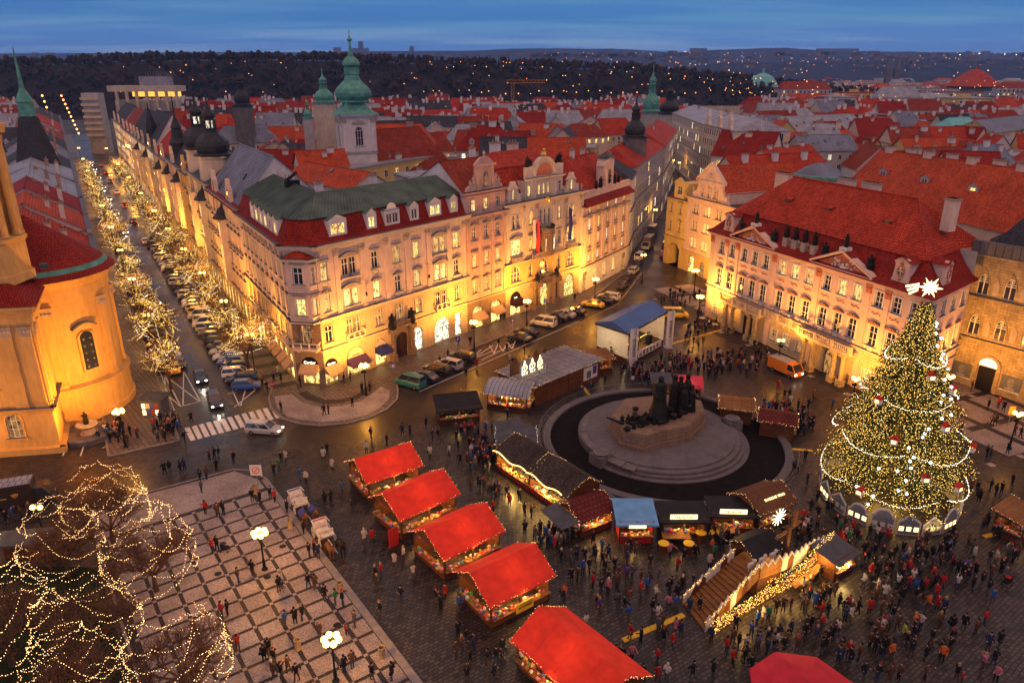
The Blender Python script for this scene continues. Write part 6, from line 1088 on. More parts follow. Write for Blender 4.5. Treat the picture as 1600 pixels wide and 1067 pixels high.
m.obj('mast', ['crane_orange'], B); m = MB(); [m.tube((c.x-4, 519+k, z), (c.x+22, 519+k, z+.5), .22, None, 4) for k in (0, 1.6)]; [m.tube((c.x-4+i*2.6, 519, z), (c.x-2.7+i*2.6, 520.6, z+1.8), .1, None, 3) for i in range(10)]; m.tube((c.x-4, 519.8, z+2), (c.x+22, 519.8, z+2), .2, None, 4); m.obj('jib', ['crane_orange'], B)
# ---- the wooded hill beyond the river
def hill_z(x, y):
    k = 58 if x < -250 else 58-(x+250)*.03 if x < 150 else max(0, 46-(x-150)*.1)
    if x < -430: k -= (-430-x)*.035
    t = max(0, min(1, (y-760)/190)); return k*(t*t*(3-2*t))
M_plain('hill_soil', (.022, .020, .018), .95, 0, .5, .02, 0); M_plain('wood_foliage', (.030, .032, .024), .9, 0, .6, .08, 0); M_plain('bare_wood', (.055, .038, .030), .9, 0, .5, .08, 0)
m = MB(); m.sm = True
for i in range(-30, 30):
    for j in range(14):
        x0, x1, y0, y1 = i*40, i*40+40, 740+j*26, 740+(j+1)*26; m.q((x0, y0, hill_z(x0, y0)-.1), (x1, y0, hill_z(x1, y0)-.1), (x1, y1, hill_z(x1, y1)-.1), (x0, y1, hill_z(x0, y1)-.1))
struct('wooded_hill', m, ['hill_soil'])
m = MB(); r = random.Random(21)
for i in range(3600):
    x = r.uniform(-900, 560); y = 765+r.random()**.8*250; z = hill_z(x, y)
    if z < 1 and r.random() < .7: continue
    h = r.uniform(5, 11.5); rad = h*r.uniform(.28, .42); con = r.random() < .28; mi = 0 if (con or r.random() < .45) else 1
    if con:
        for k in range(3): zz = z+h*(.15+.27*k); rr = rad*(1-.28*k)*.9; m.lathe([(rr*r.uniform(.8, 1.1), zz), (rr*.35, zz+h*.28), (0, zz+h*.5)], 6, (x, y), sq=r.random(), mi=mi)
    else:
        for k in range(4): a = r.uniform(0, 2*pi); q = rad*.6; m.ball((x+q*cos(a), y+q*sin(a), z+h*(.45+.14*k)), rad*r.uniform(.5, .8), 5, 4, mi, r.uniform(.8, 1.2))
m.obj('hill_woods', ['wood_foliage', 'bare_wood'], kind='stuff', label='dark wood covering the long hill beyond the river', cat='wood')
# ---- ranges on the horizon with scattered houses
M_plain('far_land', (.025, .032, .045), .95, 0, .4, .003, 0)
def far_range(name, Y, prof, dep=900):
    m = MB(); m.sm = True
    for (xa, za), (xb, zb) in zip(prof, prof[1:]):
        n = 8
        for k in range(n):
            f = lambda t: (xa+(xb-xa)*t, za+(zb-za)*(t*t*(3-2*t))+mnoise.noise((xa*.01+t*3, Y, 0))*6); a, b = f(k/n), f((k+1)/n); m.q((a[0], Y-dep, -1), (b[0], Y-dep, -1), (b[0], Y, b[1]), (a[0], Y, a[1])); m.q((a[0], Y, a[1]), (b[0], Y, b[1]), (b[0], Y+dep, -1), (a[0], Y+dep, -1))
    return struct(name, m, ['far_land'])
def pf(Y, pts): return [(at_px(px, py, Y).x, at_px(px, py, Y).z) for px, py in pts]
far_range('far_hills', 6500, pf(6500, [(-300, 86), (0, 84), (400, 82), (700, 80), (850, 76), (960, 77), (1060, 82), (1130, 78), (1220, 75), (1300, 80), (1390, 81), (1480, 82), (1600, 84), (1900, 86)]), 1800)
far_range('near_range', 3600, pf(3600, [(1000, 112), (1150, 98), (1300, 96), (1450, 92), (1600, 95), (1900, 92)]), 700)
m = MB(); r = random.Random(5)
for i in range(520):
    Y = r.choice([3300, 3500, 5200, 5600, 6200]); px = r.uniform(830, 1640) if i % 4 else r.uniform(0, 1600); py = r.uniform(82, 112) if px > 1000 else r.uniform(84, 90)
    c = at_px(px, py, Y); s = Y/6500; wd = r.uniform(14, 50)*s; m.box(c.x-wd, c.x+wd, Y, Y+20, c.z-14*s, c.z+r.uniform(2, 14)*s, r.choice([0, 1, 2]), False)
for px, py, w, h in [(526, 79, 5, 8), (563, 72, 3, 12), (560, 78, 14, 4), (643, 76, 3, 6), (985, 80, 4, 4), (1092, 78, 12, 4), (1310, 78, 30, 3)]: c = at_px(px, py, 6400); m.box(c.x-w*5.6, c.x+w*5.6, 6400, 6440, c.z-30, c.z+h*5.6*.5, 2, False)
m.obj('horizon_houses', ['grey_stone', 'brown_stone', 'dark_stone'], kind='stuff', label='specks of houses on the hills along the horizon', cat='houses')
# ---- street lamps far away: lit specks on the hill, the embankment and the horizon
M_emit('far_lamp', (1, .36, .08), 4.5); M_emit('far_lamp_white', (1, .8, .5), 2.6)
m = MB(); r = random.Random(9)
def speck(px, py, Y, k, mi=0): c = at_px(px, py, Y); m.octa(tuple(c), k*.72*Y/1131, mi)
for i in range(80): px = r.uniform(180, 1180); speck(px, 96+r.random()*50, 745, r.uniform(.55, .95))
for i in range(26): px = 730+i*19+r.uniform(-5, 5); speck(px, 144+r.uniform(-3, 3), 738, r.uniform(.8, 1.2))
for i in range(18): speck(1010+r.uniform(0, 260), 118+r.uniform(-10, 25), 742, r.uniform(.6, 1.1))
for i in range(190): px = r.uniform(850, 1600); speck(px, r.uniform(81, 112), r.choice([3250, 5150]), r.uniform(.35, .7), 0 if r.random() < .7 else 1)
for i in range(80): px = r.uniform(1100, 1600); speck(px, r.uniform(110, 165), 610, r.uniform(.4, .8), 0 if r.random() < .7 else 1)
for i in range(40): speck(r.uniform(380, 1000), r.uniform(150, 190), 410, r.uniform(.35, .6), 0)
for px, py in [(1500, 86), (1530, 84), (1570, 85), (1588, 86), (1500, 138), (1588, 150), (1560, 148)]: speck(px, py, 3000 if py < 100 else 600, 1.3, 1)
for i in range(10): speck(66+i*3.4, 150+i*9, 500-i*14, 2.6); speck(96+i*3.0, 150+i*6.5, 520-i*12, 2.4)
m.obj('distant_lamps', ['far_lamp', 'far_lamp_white'], kind='stuff', label='lit specks of distant street lamps on the hills and embankment', cat='lamps')
m = MB(); m.box(60, 260, 728, 732, 0, 14); m.box(-200, 60, 728, 732, 0, 9); m.obj('embankment_wall', ['beige_wall'], label='long pale embankment wall along the river below the wooded hill', cat='wall')
# ---- the air
M_ = bpy.data.materials.new('haze_air'); M_.use_nodes = True; n_ = M_.node_tree.nodes; n_.clear(); v_ = n_.new('ShaderNodeVolumePrincipled'); o_ = n_.new('ShaderNodeOutputMaterial'); M_.node_tree.links.new(v_.outputs[0], o_.inputs['Volume']); MT['haze_air'] = M_
v_.inputs['Color'].default_value = (.22, .46, 1, 1); v_.inputs['Density'].default_value = .00009; v_.inputs['Anisotropy'].default_value = 0
m = MB(); m.box(-9000, 9000, -58, 8600, -1.5, 300); hz = m.obj('haze', ['haze_air'], kind='stuff', label='thin blue evening haze over the town', cat='haze')
# ================================================================ lamps
M_emit('globe_glow', (1, .52, .10), 7); M_emit('fairy_warm', (1, .55, .20), 4.5); M_emit('fairy_gold', (1, .56, .11), 3.4); M_emit('fairy_white', (1, .86, .62), 3.5); M_emit('bulb_white', (.95, .97, 1), 2.5)
SOD = (1, .40, .045)
def point(parent, name, loc, power, col=SOD, rad=.35):
    d = bpy.data.lights.new(name, 'POINT'); d.energy = power; d.color = col; d.shadow_soft_size = rad; return put(name, d, parent, Matrix.Translation(loc))
def spot(parent, name, loc, to, power, ang=100, col=SOD, rad=.3, blend=.8):
    d = bpy.data.lights.new(name, 'SPOT'); d.energy = power; d.color = col; d.spot_size = radians(ang); d.spot_blend = blend; d.shadow_soft_size = rad
    v = Vector(to)-Vector(loc); return put(name, d, parent, Matrix.Translation(loc) @ v.to_track_quat('-Z', 'Y').to_matrix().to_4x4())
GM = MB(); GM.ball((0, 0, 0), .26, 10, 7); GM = GM.mesh('globe', ['globe_glow'], True)
def lamp(p, h, power, label, n=6, ring=.55, flood=None, fpow=0, group='street lamps on the square'):
    b = root('street_lamp', label, 'street lamp', (p[0], p[1], 0), 0, group); x, y = p[0], p[1]; m = MB()
    m.lathe([(.3, 0), (.3, .25), (.16, .4), (.14, 1.2), (.09, 1.4), (.07, h-.4), (.1, h-.3), (.05, h-.2), (.04, h+.25)], 8, (x, y)); m.obj('post', ['iron'], b)
    m = MB()
    for k in range(n):
        a = 2*pi*k/n; e = (x+ring*cos(a), y+ring*sin(a), h); m.tube((x, y, h-.35), (x+ring*.7*cos(a), y+ring*.7*sin(a), h-.4), .03, None, 4); m.tube((x+ring*.7*cos(a), y+ring*.7*sin(a), h-.4), (e[0], e[1], h-.15), .03, None, 4)
    m.obj('bracket', ['iron'], b)
    for k in range(n): a = 2*pi*k/n; put('globe', GM, b, TR(x+ring*cos(a), y+ring*sin(a), h+.08))
    point(b, 'lamp_light', (x, y, h+.9), power, SOD, .6)
    for i, t in enumerate(flood or []):
        d = (Vector(t[:2])-Vector((x, y))).normalized(); q = MB(); q.T = TR(x, y, h-.9, atan2(d.y, d.x)-pi/2); q.box(-.22, .22, .12, .42, -.15, .15); q.tube((0, 0, 0), (0, .15, 0), .04, None, 4); q.obj('floodlight', ['iron'], b); spot(b, 'flood_beam', (x+d.x*.5, y+d.y*.5, h-.8), t, fpow*2.3, 130)
    return b
L0 = lambda px, py: tuple(G(px, py))
lamp(L0(414, 891), 4.1, 1900, 'six-globe street lamp in the middle of the chequered plaza'); lamp(L0(525, 1066), 4.1, 1900, 'six-globe street lamp at the near end of the chequered plaza')
FRp = Fac(C1, Rp); mid = lambda F, x, z: (*F.pt(x), z)
lamp(L0(572, 618), 4.6, 1100, 'street lamp on the mosaic apron before the jeweller corner', 5, .5, [(-26, 104, 12), (-20, 109, 10), (-31, 100, 11)], 2600)
lamp(L0(741, 548), 5.0, 700, 'street lamp on the pavement before the narrow pink house', 5, .5, [(-8, 124, 12), (-14, 116, 10), (-2, 130, 12)], 2600)
lamp(L0(823, 512), 5.0, 700, 'street lamp on the pavement before the ministry awning', 5, .5, [(3, 136, 13), (-2, 130, 9), (9, 143, 15)], 2100)
lamp(L0(929, 474), 5.0, 700, 'street lamp on the pavement between ministry and pilastered house', 5, .5, [(12, 146, 12), (18, 154, 10), (23, 162, 9)], 2100)
lamp(L0(1090, 506), 5.2, 900, 'street lamp before the cafe tables of the palace corner', 5, .5, [(38.5, 130, 6), (41, 123, 10)], 2600)
lamp(L0(1084, 461), 5.2, 700, 'street lamp before the painted gable house', 5, .5, [(43, 162, 9), (39, 170, 9), (46, 154, 10)], 2200)
lamp(L0(197, 700), 5.0, 900, 'street lamp beside the fountain at the church apse', 5, .5, [(-56, 90, 9), (-57, 82, 10), (-62, 79, 11)], 2600)
lamp(L0(3, 975), 5.0, 420, 'street lamp at the left edge of the small park', 4, .45); lamp(L0(72, 850), 4.2, 260, 'street lamp over the nativity shed in the park', 2, .35)
lamp(L0(1329, 640), 4.6, 700, 'street lamp behind the Christmas tree by the palace door', 3, .4, [(51, 99, 9), (47, 108, 10)], 2000)
lamp((60.5, 92.0), 4.6, 500, 'street lamp at the palace side wing', 3, .4, [(70, 98, 10), (62, 97, 9), (73, 93, 12)], 1500); lamp((42.0, 106.0), 4.8, 150, 'slim street lamp by the palace portal', 2, .35, [(46, 111, 12), (44, 116, 13), (48, 104, 13)], 1300)
lamp((62.0, 80.0), 4.8, 250, 'street lamp before the stone house on the panelled pavement', 3, .4, [(72, 95, 10)], 1000)
lamp((-72, 70), 4.8, 300, 'street lamp by the church side front', 3, .4, [(-66, 78.5, 10), (-60, 79, 12)], 2200)
for i, (s, t) in enumerate([(6, 4.9), (26, 4.9), (48, 4.9), (72, 4.9), (98, 4.9), (128, 4.9), (165, 4.9), (210, 4.9), (260, 4.9), (24, 17.2), (50, 17.2), (78, 17.2), (108, 17.2), (145, 17.2), (190, 17.2), (240, 17.2), (290, 17.2), (350, 17.2), (340, 4.9)]):
    x, y = AV(s, t); tg = AV(s, 0)
    lamp((x, y), 7.0, 1150 if s < 190 else 2400, 'tall avenue lamp on the %s pavement, %s from the square' % (('house-side' if t < 9 else 'church-side'), ORD[i if i < 9 else i-9]), 2, .4, [(*tg, 12), (*AV(s+8, 0), 10)] if t < 9 and s < 170 else None, 1400, 'lamps along the avenue')
for i, (px, py) in enumerate([(1003, 440), (1022, 360), (1036, 318), (1044, 296), (1060, 276), (1072, 268), (1085, 262)]):
    lamp(L0(px, py), 6.0, 500, 'small lamp along the side street, %s from the square' % ORD[i], 2, .35, None, 0, 'lamps along the side street')
# ================================================================ trees
M_plain('bark', (.08, .052, .036), .9, 0, .4, 4, .4); M_plain('twigs', (.13, .072, .042), .9, 0, .5, 2, 0)
def bare_tree(seed, H, spread, twn):
    """bare winter tree: trunk mesh, crown of limbs and twigs, and the tips for garlands"""
    r = random.Random(seed); t, c = MB(), MB(); th = H*.24; t.tube((0, 0, 0), (0, 0, th*.5), .26, .19, 8); t.tube((0, 0, th*.5), (.05, .03, th), .19, .16, 8); tips = []; branches = []
    def grow(p, d, ln, rad, lv):
        q = p+d*ln; c.tube(p, q, rad, rad*.62, 5 if lv < 2 else 3); branches.append((p, q))
        if lv >= 3: tips.append(q); return
        for k in range((5, 4, 4)[lv] if lv < 3 else 0):
            n = Vector((r.gauss(0, 1), r.gauss(0, 1), r.gauss(.25, .7))).normalized(); e = (d*.75+n*.75).normalized()
            if q.z < H*.3: e.z = abs(e.z)
            grow(p.lerp(q, r.uniform(.45, 1)), e, ln*r.uniform(.55, .8), rad*.55, lv+1)
    for k in range(6):
        a = 2*pi*k/6+r.uniform(-.3, .3); e = Vector((cos(a)*spread, sin(a)*spread, r.uniform(.6, 1.3))).normalized(); grow(Vector((0, 0, th*r.uniform(.7, 1))), e, H*.27, .10, 0)
    for k in range(twn):
        p, q = r.choice(branches[6:]); s = p.lerp(q, r.random()); e = ((q-p).normalized()*.6+Vector((r.gauss(0, .6), r.gauss(0, .6), r.gauss(.3, .5)))).normalized(); f = s+e*r.uniform(.4, 1.1); g = f+(e+Vector((r.gauss(0, .5), r.gauss(0, .5), r.gauss(0, .4)))).normalized()*r.uniform(.2, .5); c.tube(s, f, .016, .010, 3); c.tube(f, g, .010, .006, 3)
    return t.mesh('trunk', ['bark'], True), c.mesh('crown', ['twigs'], False, False), branches, tips
def garland(seed, branches, tips, H, R, n, step, rad, mats, mode):
    """fairy lights strung over the crown; mode 0 hanging loops, 1 wound along the boughs"""
    r = random.Random(seed); m = MB()
    for k in range(n):
        mi = 0 if r.random() < .85 else len(mats)-1
        if mode == 0:
            a, z = r.uniform(0, 2*pi), r.uniform(.32, .8)*H; pts = []
            for j in range(r.randint(5, 9)):
                rr = R*sqrt(max(.05, 1-((z/H-.42)/.62)**2)); pts.append(Vector((rr*cos(a), rr*sin(a), z))); a += r.uniform(.35, .7)*(1 if k % 2 else -1); z = min(.98*H, max(.26*H, z+r.gauss(0, .13)*H))
        else: p = r.choice(tips).copy(); pts = [p]; [pts.append(r.choice([q for q in [r.choice(tips) for _ in range(6)]])) for j in range(2)]
        for p, q in zip(pts, pts[1:]):
            L = (q-p).length; nb = max(2, int(L/step)); sag = L*.16 if mode == 0 else L*.10
            for j in range(nb): t = j/nb; s = p.lerp(q, t); m.octa((s.x+r.gauss(0, .03), s.y+r.gauss(0, .03), s.z-sag*4*t*(1-t)+r.gauss(0, .04)), rad*r.uniform(.75, 1.25), mi)
    return m.mesh('fairy_lights', mats, False, False)
PT3 = []
for k in range(3):
    t, c, br, tp = bare_tree(31+k, 8.6, .95, 1500); PT3.append((t, c, garland(60+k, br, tp, 8.8, 4.0, 9, .19, .030, ['fairy_warm'], 0)))
def plant(p, var, s, rz, label, group, mm=PT3):
    b = root('fairy_light_tree', label, 'tree', (p[0], p[1], .05), 0, group); M = TR(p[0], p[1], .05, rz, s); t, c, g = mm[var % len(mm)]; put('trunk', t, b, M); put('crown', c, b, M); put('fairy_lights', g, b, M)
for i, (px, py, var, s, lab) in enumerate([(178, 850, 0, 1.0, 'bare park tree with light garlands nearest the street crossing'), (245, 925, 1, 1.0, 'bare park tree with light loops beside the chequered plaza'), (108, 900, 2, .9, 'bare park tree with garlands behind the nativity shed'), (290, 1090, 0, .95, 'dome-shaped bare tree with garlands at the near plaza edge'), (150, 1040, 1, 1.0, 'bare park tree with drooping garlands in the middle of the lawn'), (20, 1040, 2, 1.05, 'garlanded tree by the left edge lamp of the park'), (130, 1130, 2, .9, 'garlanded tree at the bottom of the park, left of the dome-shaped one')]):
    plant(tuple(G(px, py)), var, s, i*1.3, lab, 'garlanded trees of the small park')
AT3 = []
for k in range(3):
    t, c, br, tp = bare_tree(81+k, 12, .42, 900); AT3.append((t, c, garland(90+k, br, tp, 12, 3.0, 38, .26, .040, ['fairy_gold', 'fairy_white'], 1)))
for i in range(26):
    side = i % 2; k = i//2; s = 8+k*13+(k*k)*.7; x, y = AV(s, 5.4 if not side else 16.6); plant((x, y), i, R4.uniform(.85, 1.1), R4.uniform(0, 6), 'avenue tree wound with yellow lights, %s from the square on the %s side' % (ORD[k], 'house' if not side else 'church'), 'lit trees along the avenue', AT3)
# glow of the light strings on the avenue, carried by the trees' bulbs
for i in range(8):
    x, y = AV(20+i*28, 5.4 if i % 2 else 16.6); ob = [o for o in COL.objects if o.name.startswith('fairy_light_tree') and o.parent is None]
for i, o in enumerate([o for o in list(COL.objects) if o.name.startswith('fairy_light_tree') and o.parent is None]):
    p = WM[o.name].translation; point(o, 'garland_glow', (p.x, p.y, 5.5), 20 if i < 7 else 150, (1, .5, .12), 1.6)
# ---------------------------------------------------------------- the great Christmas tree
CT = G(1385, 778); r = random.Random(4); H = 22.5; RB = 6.7
B = root('christmas_tree', 'towering Christmas tree covered in golden lights with a comet star', 'tree', (CT.x, CT.y, 0)); X0, Y0 = CT.x, CT.y
M_plain('needles', (.050, .075, .020), .7, 0, .5, 3, 0); t = MB(); t.tube((X0, Y0, 0), (X0, Y0, H), .45, .05, 8); t.obj('trunk', ['bark'], B)
c = MB(); bulbs = MB(); tips = []
for k in range(760):
    f = (k/760)**.85; z = 1.6+f*(H-2.0); R = RB*min(1, (1-f)*1.38)**.92*r.uniform(.68, 1.1)+.3; a = k*2.39996+r.uniform(-.3, .3); d = Vector((cos(a), sin(a), 0)); base = Vector((X0, Y0, z+.35)); n = int(8+R*9); pr = None
    for j in range(n):
        s = (j+1)/n; p = base+d*R*s+Vector((0, 0, -.55*R*s*s*.35+.25*s*s*R*.25-.3*s)); p += Vector((r.gauss(0, .10), r.gauss(0, .10), r.gauss(0, .10)))*(1+.6*R*.2)
        if s < .25: continue
        for q in range(3):
            e = (d*.5+Vector((r.gauss(0, 1), r.gauss(0, 1), r.gauss(-.1, .7)))).normalized()*r.uniform(.28, .55); w = e.cross(Vector((r.gauss(0, 1), r.gauss(0, 1), 1))).normalized()*r.uniform(.05, .10); c.q(p-w, p+e*.5-w*.6, p+e, p+e*.5+w*.6)
        if r.random() < .9*s+.08: bulbs.octa(tuple(p+d*.12+Vector((0, 0, r.uniform(-.1, .12)))), r.uniform(.022, .044), 0 if r.random() < .96 else 1)
    tips.append((base+d*R*1.0+Vector((0, 0, -.4)), R))
M_emit('tree_gold', (1, .56, .10), 3.4); c.obj('crown', ['needles'], B); bulbs.obj('fairy_lights', ['tree_gold', 'fairy_white'], B)
g = MB(); gi = 0
for lv, z in enumerate((4.0, 8.6, 13.4, 17.4)):      # white swags
    R = RB*min(1, (1-(z-1.6)/(H-2))*1.38)**.92+.3; ns = 5 if lv < 2 else 3
    for k in range(ns):
        g.grp(); a0 = 2*pi*k/ns+lv*.7; a1 = a0+2*pi/ns*.86
        for j in range(46): t_ = j/45; a = a0+(a1-a0)*t_; rr = R+.25*sin(pi*t_); g.octa((X0+rr*cos(a), Y0+rr*sin(a), z-1.5*4*t_*(1-t_)*.5+r.gauss(0, .06)), r.uniform(.03, .06))
g.obj('light_swag', ['fairy_white'], B, kind='stuff')
om = MB(); om.ball((0, 0, 0), .15, 10, 7); om = om.mesh('bauble', ['bulb_white'], True); M_plain('lantern_red', (.45, .03, .02), .5); hm_ = MB(); hm_.box(-.45, .45, -.3, .3, -.45, .3, 0); hm_.slab([(-.6, .3), (.6, .3), (0, .85)], -.36, .36, 1); hm_.q((-.28, -.32, -.25), (.28, -.32, -.25), (.28, -.32, .2), (-.28, -.32, .2), mi=2); M_emit('lantern_glow', (1, .6, .22), 2.6); hm_ = hm_.mesh('lantern_house', ['white_paint', 'lantern_red', 'lantern_glow'])
for k in range(34): p, R = tips[(20+k*97) % 700]; put('bauble', om, B, TR(p.x+r.gauss(0, .1), p.y-.1, p.z-.15))
for k in range(9):
    z = 3.5+1.55*k; R = RB*min(1, (1-(z-1.6)/(H-2))*1.38)**.92+.3; a = -pi/2+(-.9, .5, -.1, 1.0, -.6, .25, -1.1, .7, 0)[k]; put('lantern_house', hm_, B, TR(X0+R*cos(a), Y0+R*sin(a), z, a+pi/2, .75))
M_emit('star_glow', (1, .72, .34), 2.6); s = MB(); zc = H+1.6
for k in range(12):
    a = 2*pi*k/12; L = 1.1 if k % 2 == 0 else .75; s.slab([(.22*cos(a-pi/2)+.0, zc+.22*sin(a-pi/2)), (L*cos(a), zc+L*sin(a)), (.22*cos(a+pi/2), zc+.22*sin(a+pi/2))], -.12, .12)
s.ball((0, 0, zc), .34, 10, 7); ang = radians(-25); so = s.obj('comet_star', ['star_glow'], B, TR(X0, Y0, 0, ang)); s = MB()
for k in range(3): s.slab([(-1.0, zc+.35-.3*k), (-2.2+.2*k, zc-.05-.35*k), (-2.1+.2*k, zc-.22-.35*k), (-1.0, zc+.15-.3*k)], -.06, .06)
s.obj('comet_tail', ['star_glow'], so, TR(X0, Y0, 0, ang))
for z, pw in ((3, 900), (7, 900), (12, 600), (17, 380)): point(B, 'tree_glow', (X0, Y0-.1, z), pw*2.2, (1, .56, .11), 2.2)
for a in (-1.4, -.6, .4, 2.4): spot(B, 'tree_uplight', (X0+8.6*cos(a), Y0+8.6*sin(a), .4), (X0, Y0, 7), 320, 80, (1, .66, .2), .2)
# ring of little cut-out houses round its foot
M_plain('cutout_grey', (.16, .17, .19), .6); M_plain('snow_trim', (.52, .50, .47), .6)
FB = root('cutout_fence', 'ring of little white-trimmed cut-out houses round the Christmas tree foot', 'fence', (X0, Y0, 0)); r = random.Random(12)
for k in range(18):
    a = 2*pi*k/18; M = TR(X0+6.9*cos(a), Y0+6.9*sin(a), 0, a+pi/2); w = 2.2; h = r.uniform(1.3, 1.9); top = r.choice(['tri', 'step', 'arc']); P = [(-w/2, 0), (w/2, 0), (w/2, h)]+([(0, h+.9)] if top == 'tri' else [(w*.3, h), (w*.3, h+.4), (w*.15, h+.4), (w*.15, h+.8), (-w*.15, h+.8), (-w*.15, h+.4), (-w*.3, h+.4), (-w*.3, h)] if top == 'step' else arc(0, h, w*.4, 6))+[(-w/2, h)]
    m = MB(); m.slab(P, -.05, .05, 0); o = m.obj('house_panel', ['snow_trim'], FB, M); m = MB(); Q = [(x*.86, .1+z*.86) for x, z in P]; m.slab(Q, -.07, -.05, 0); m.obj('painted_front', ['cutout_grey'], o, M); m = MB()
    for q in (-.7, 0, .7): m.slab([(q-.22, .5), (q+.22, .5), (q+.22, 1.0), (q-.22, 1.0)], -.085, -.07)
    m.obj('lit_window', ['lantern_glow' if k % 2 else 'snow_trim'], o, M)
# ================================================================ the Christmas market
def M_cloth(name, col, trans=.35):
    m, n, l, b = nodes(name); sset(b, col, .8, 0, .15); t = n.new('ShaderNodeTexCoord'); a = tex_noise(n, l, t.outputs['Object'], .9, 5, .6); r = ramp(n, l, a.outputs[0], [(.3, mulc(col, .72)), (.7, mulc(col, 1.1))]); l.new(r.outputs[0], b.inputs['Base Color'])
    tr = n.new('ShaderNodeBsdfTranslucent'); tr.inputs[0].default_value = (*mulc(col, 1.5), 1); mx = n.new('ShaderNodeMixShader'); mx.inputs[0].default_value = trans; l.new(b.outputs[0], mx.inputs[1]); l.new(tr.outputs[0], mx.inputs[2]); l.new(mx.outputs[0], n['Material Output'].inputs[0]); bump(n, l, b, tex_noise(n, l, t.outputs['Object'], 2.2, 3).outputs[0], .35, .08); MT[name] = m
M_cloth('red_canvas', (.70, .045, .022), .03); M_cloth('red_parasol', (.55, .03, .05), .15); M_emit('sign_glow', (1, .74, .36), 1.7); M_cloth('white_tarp', (.60, .56, .52), .45); M_cloth('pink_canvas', (.60, .06, .10), .15)
M_tile('plank_wood', (.20, .075, .03), 3.5, .18, .3); M_tile('plank_light', (.36, .17, .06), 2.5, .16, .25); M_tile('shingle', (.075, .062, .055), .22, .3, .6); M_tile('maroon_roof', (.13, .025, .02), .5, .5, .2); M_plain('tarp_blue', (.12, .30, .52), .6, 0, .2, 1, .2); M_plain('tarp_grey', (.07, .075, .085), .7, 0, .3, 1, .2); M_plain('tarp_black', (.018, .018, .02), .6, 0, .3, 1, .2); M_plain('stage_blue', (.06, .13, .30), .5, 0, .12, .4, .05); M_plain('steel', (.35, .36, .38), .4, .8, .2, 5, .1); M_tile('pale_boards', (.24, .25, .27), 4, .5, .25, .6)
GOODS = []
for i, c in enumerate([(.5, .06, .04), (.6, .45, .1), (.1, .3, .08), (.65, .6, .5), (.35, .12, .04), (.08, .12, .4), (.55, .2, .3)]): M_plain('goods_%d' % i, c, .6, 0, .3, 6, 0); GOODS.append('goods_%d' % i)
def bulbs_on(b, pts, M=None, step=.2, rad=.04, mat='fairy_warm', seed=1):
    r = random.Random(seed); m = MB()
    for p, q in pts:
        p, q = Vector(p), Vector(q); n = max(2, int((q-p).length/step))
        for i in range(n+1): s = p.lerp(q, i/n); m.octa((s.x+r.gauss(0, .05), s.y+r.gauss(0, .05), s.z+r.gauss(0, .06)), rad*r.uniform(.7, 1.3))
    return m.obj('fairy_lights', [mat], b, M)
def fir_trim(b, pts, M, seed=2):
    r = random.Random(seed); m = MB()
    for p, q in pts:
        p, q = Vector(p), Vector(q); n = int((q-p).length/.1)
        for i in range(n): s = p.lerp(q, r.random())+Vector((r.gauss(0, .07), r.gauss(0, .07), r.gauss(0, .07))); e = Vector((r.gauss(0, 1), r.gauss(0, 1), r.gauss(0, 1))).normalized()*.16; w = e.orthogonal().normalized()*.03; m.q(s-w, s+e, s+w)
    return m.obj('fir_garland', ['needles'], b, M)
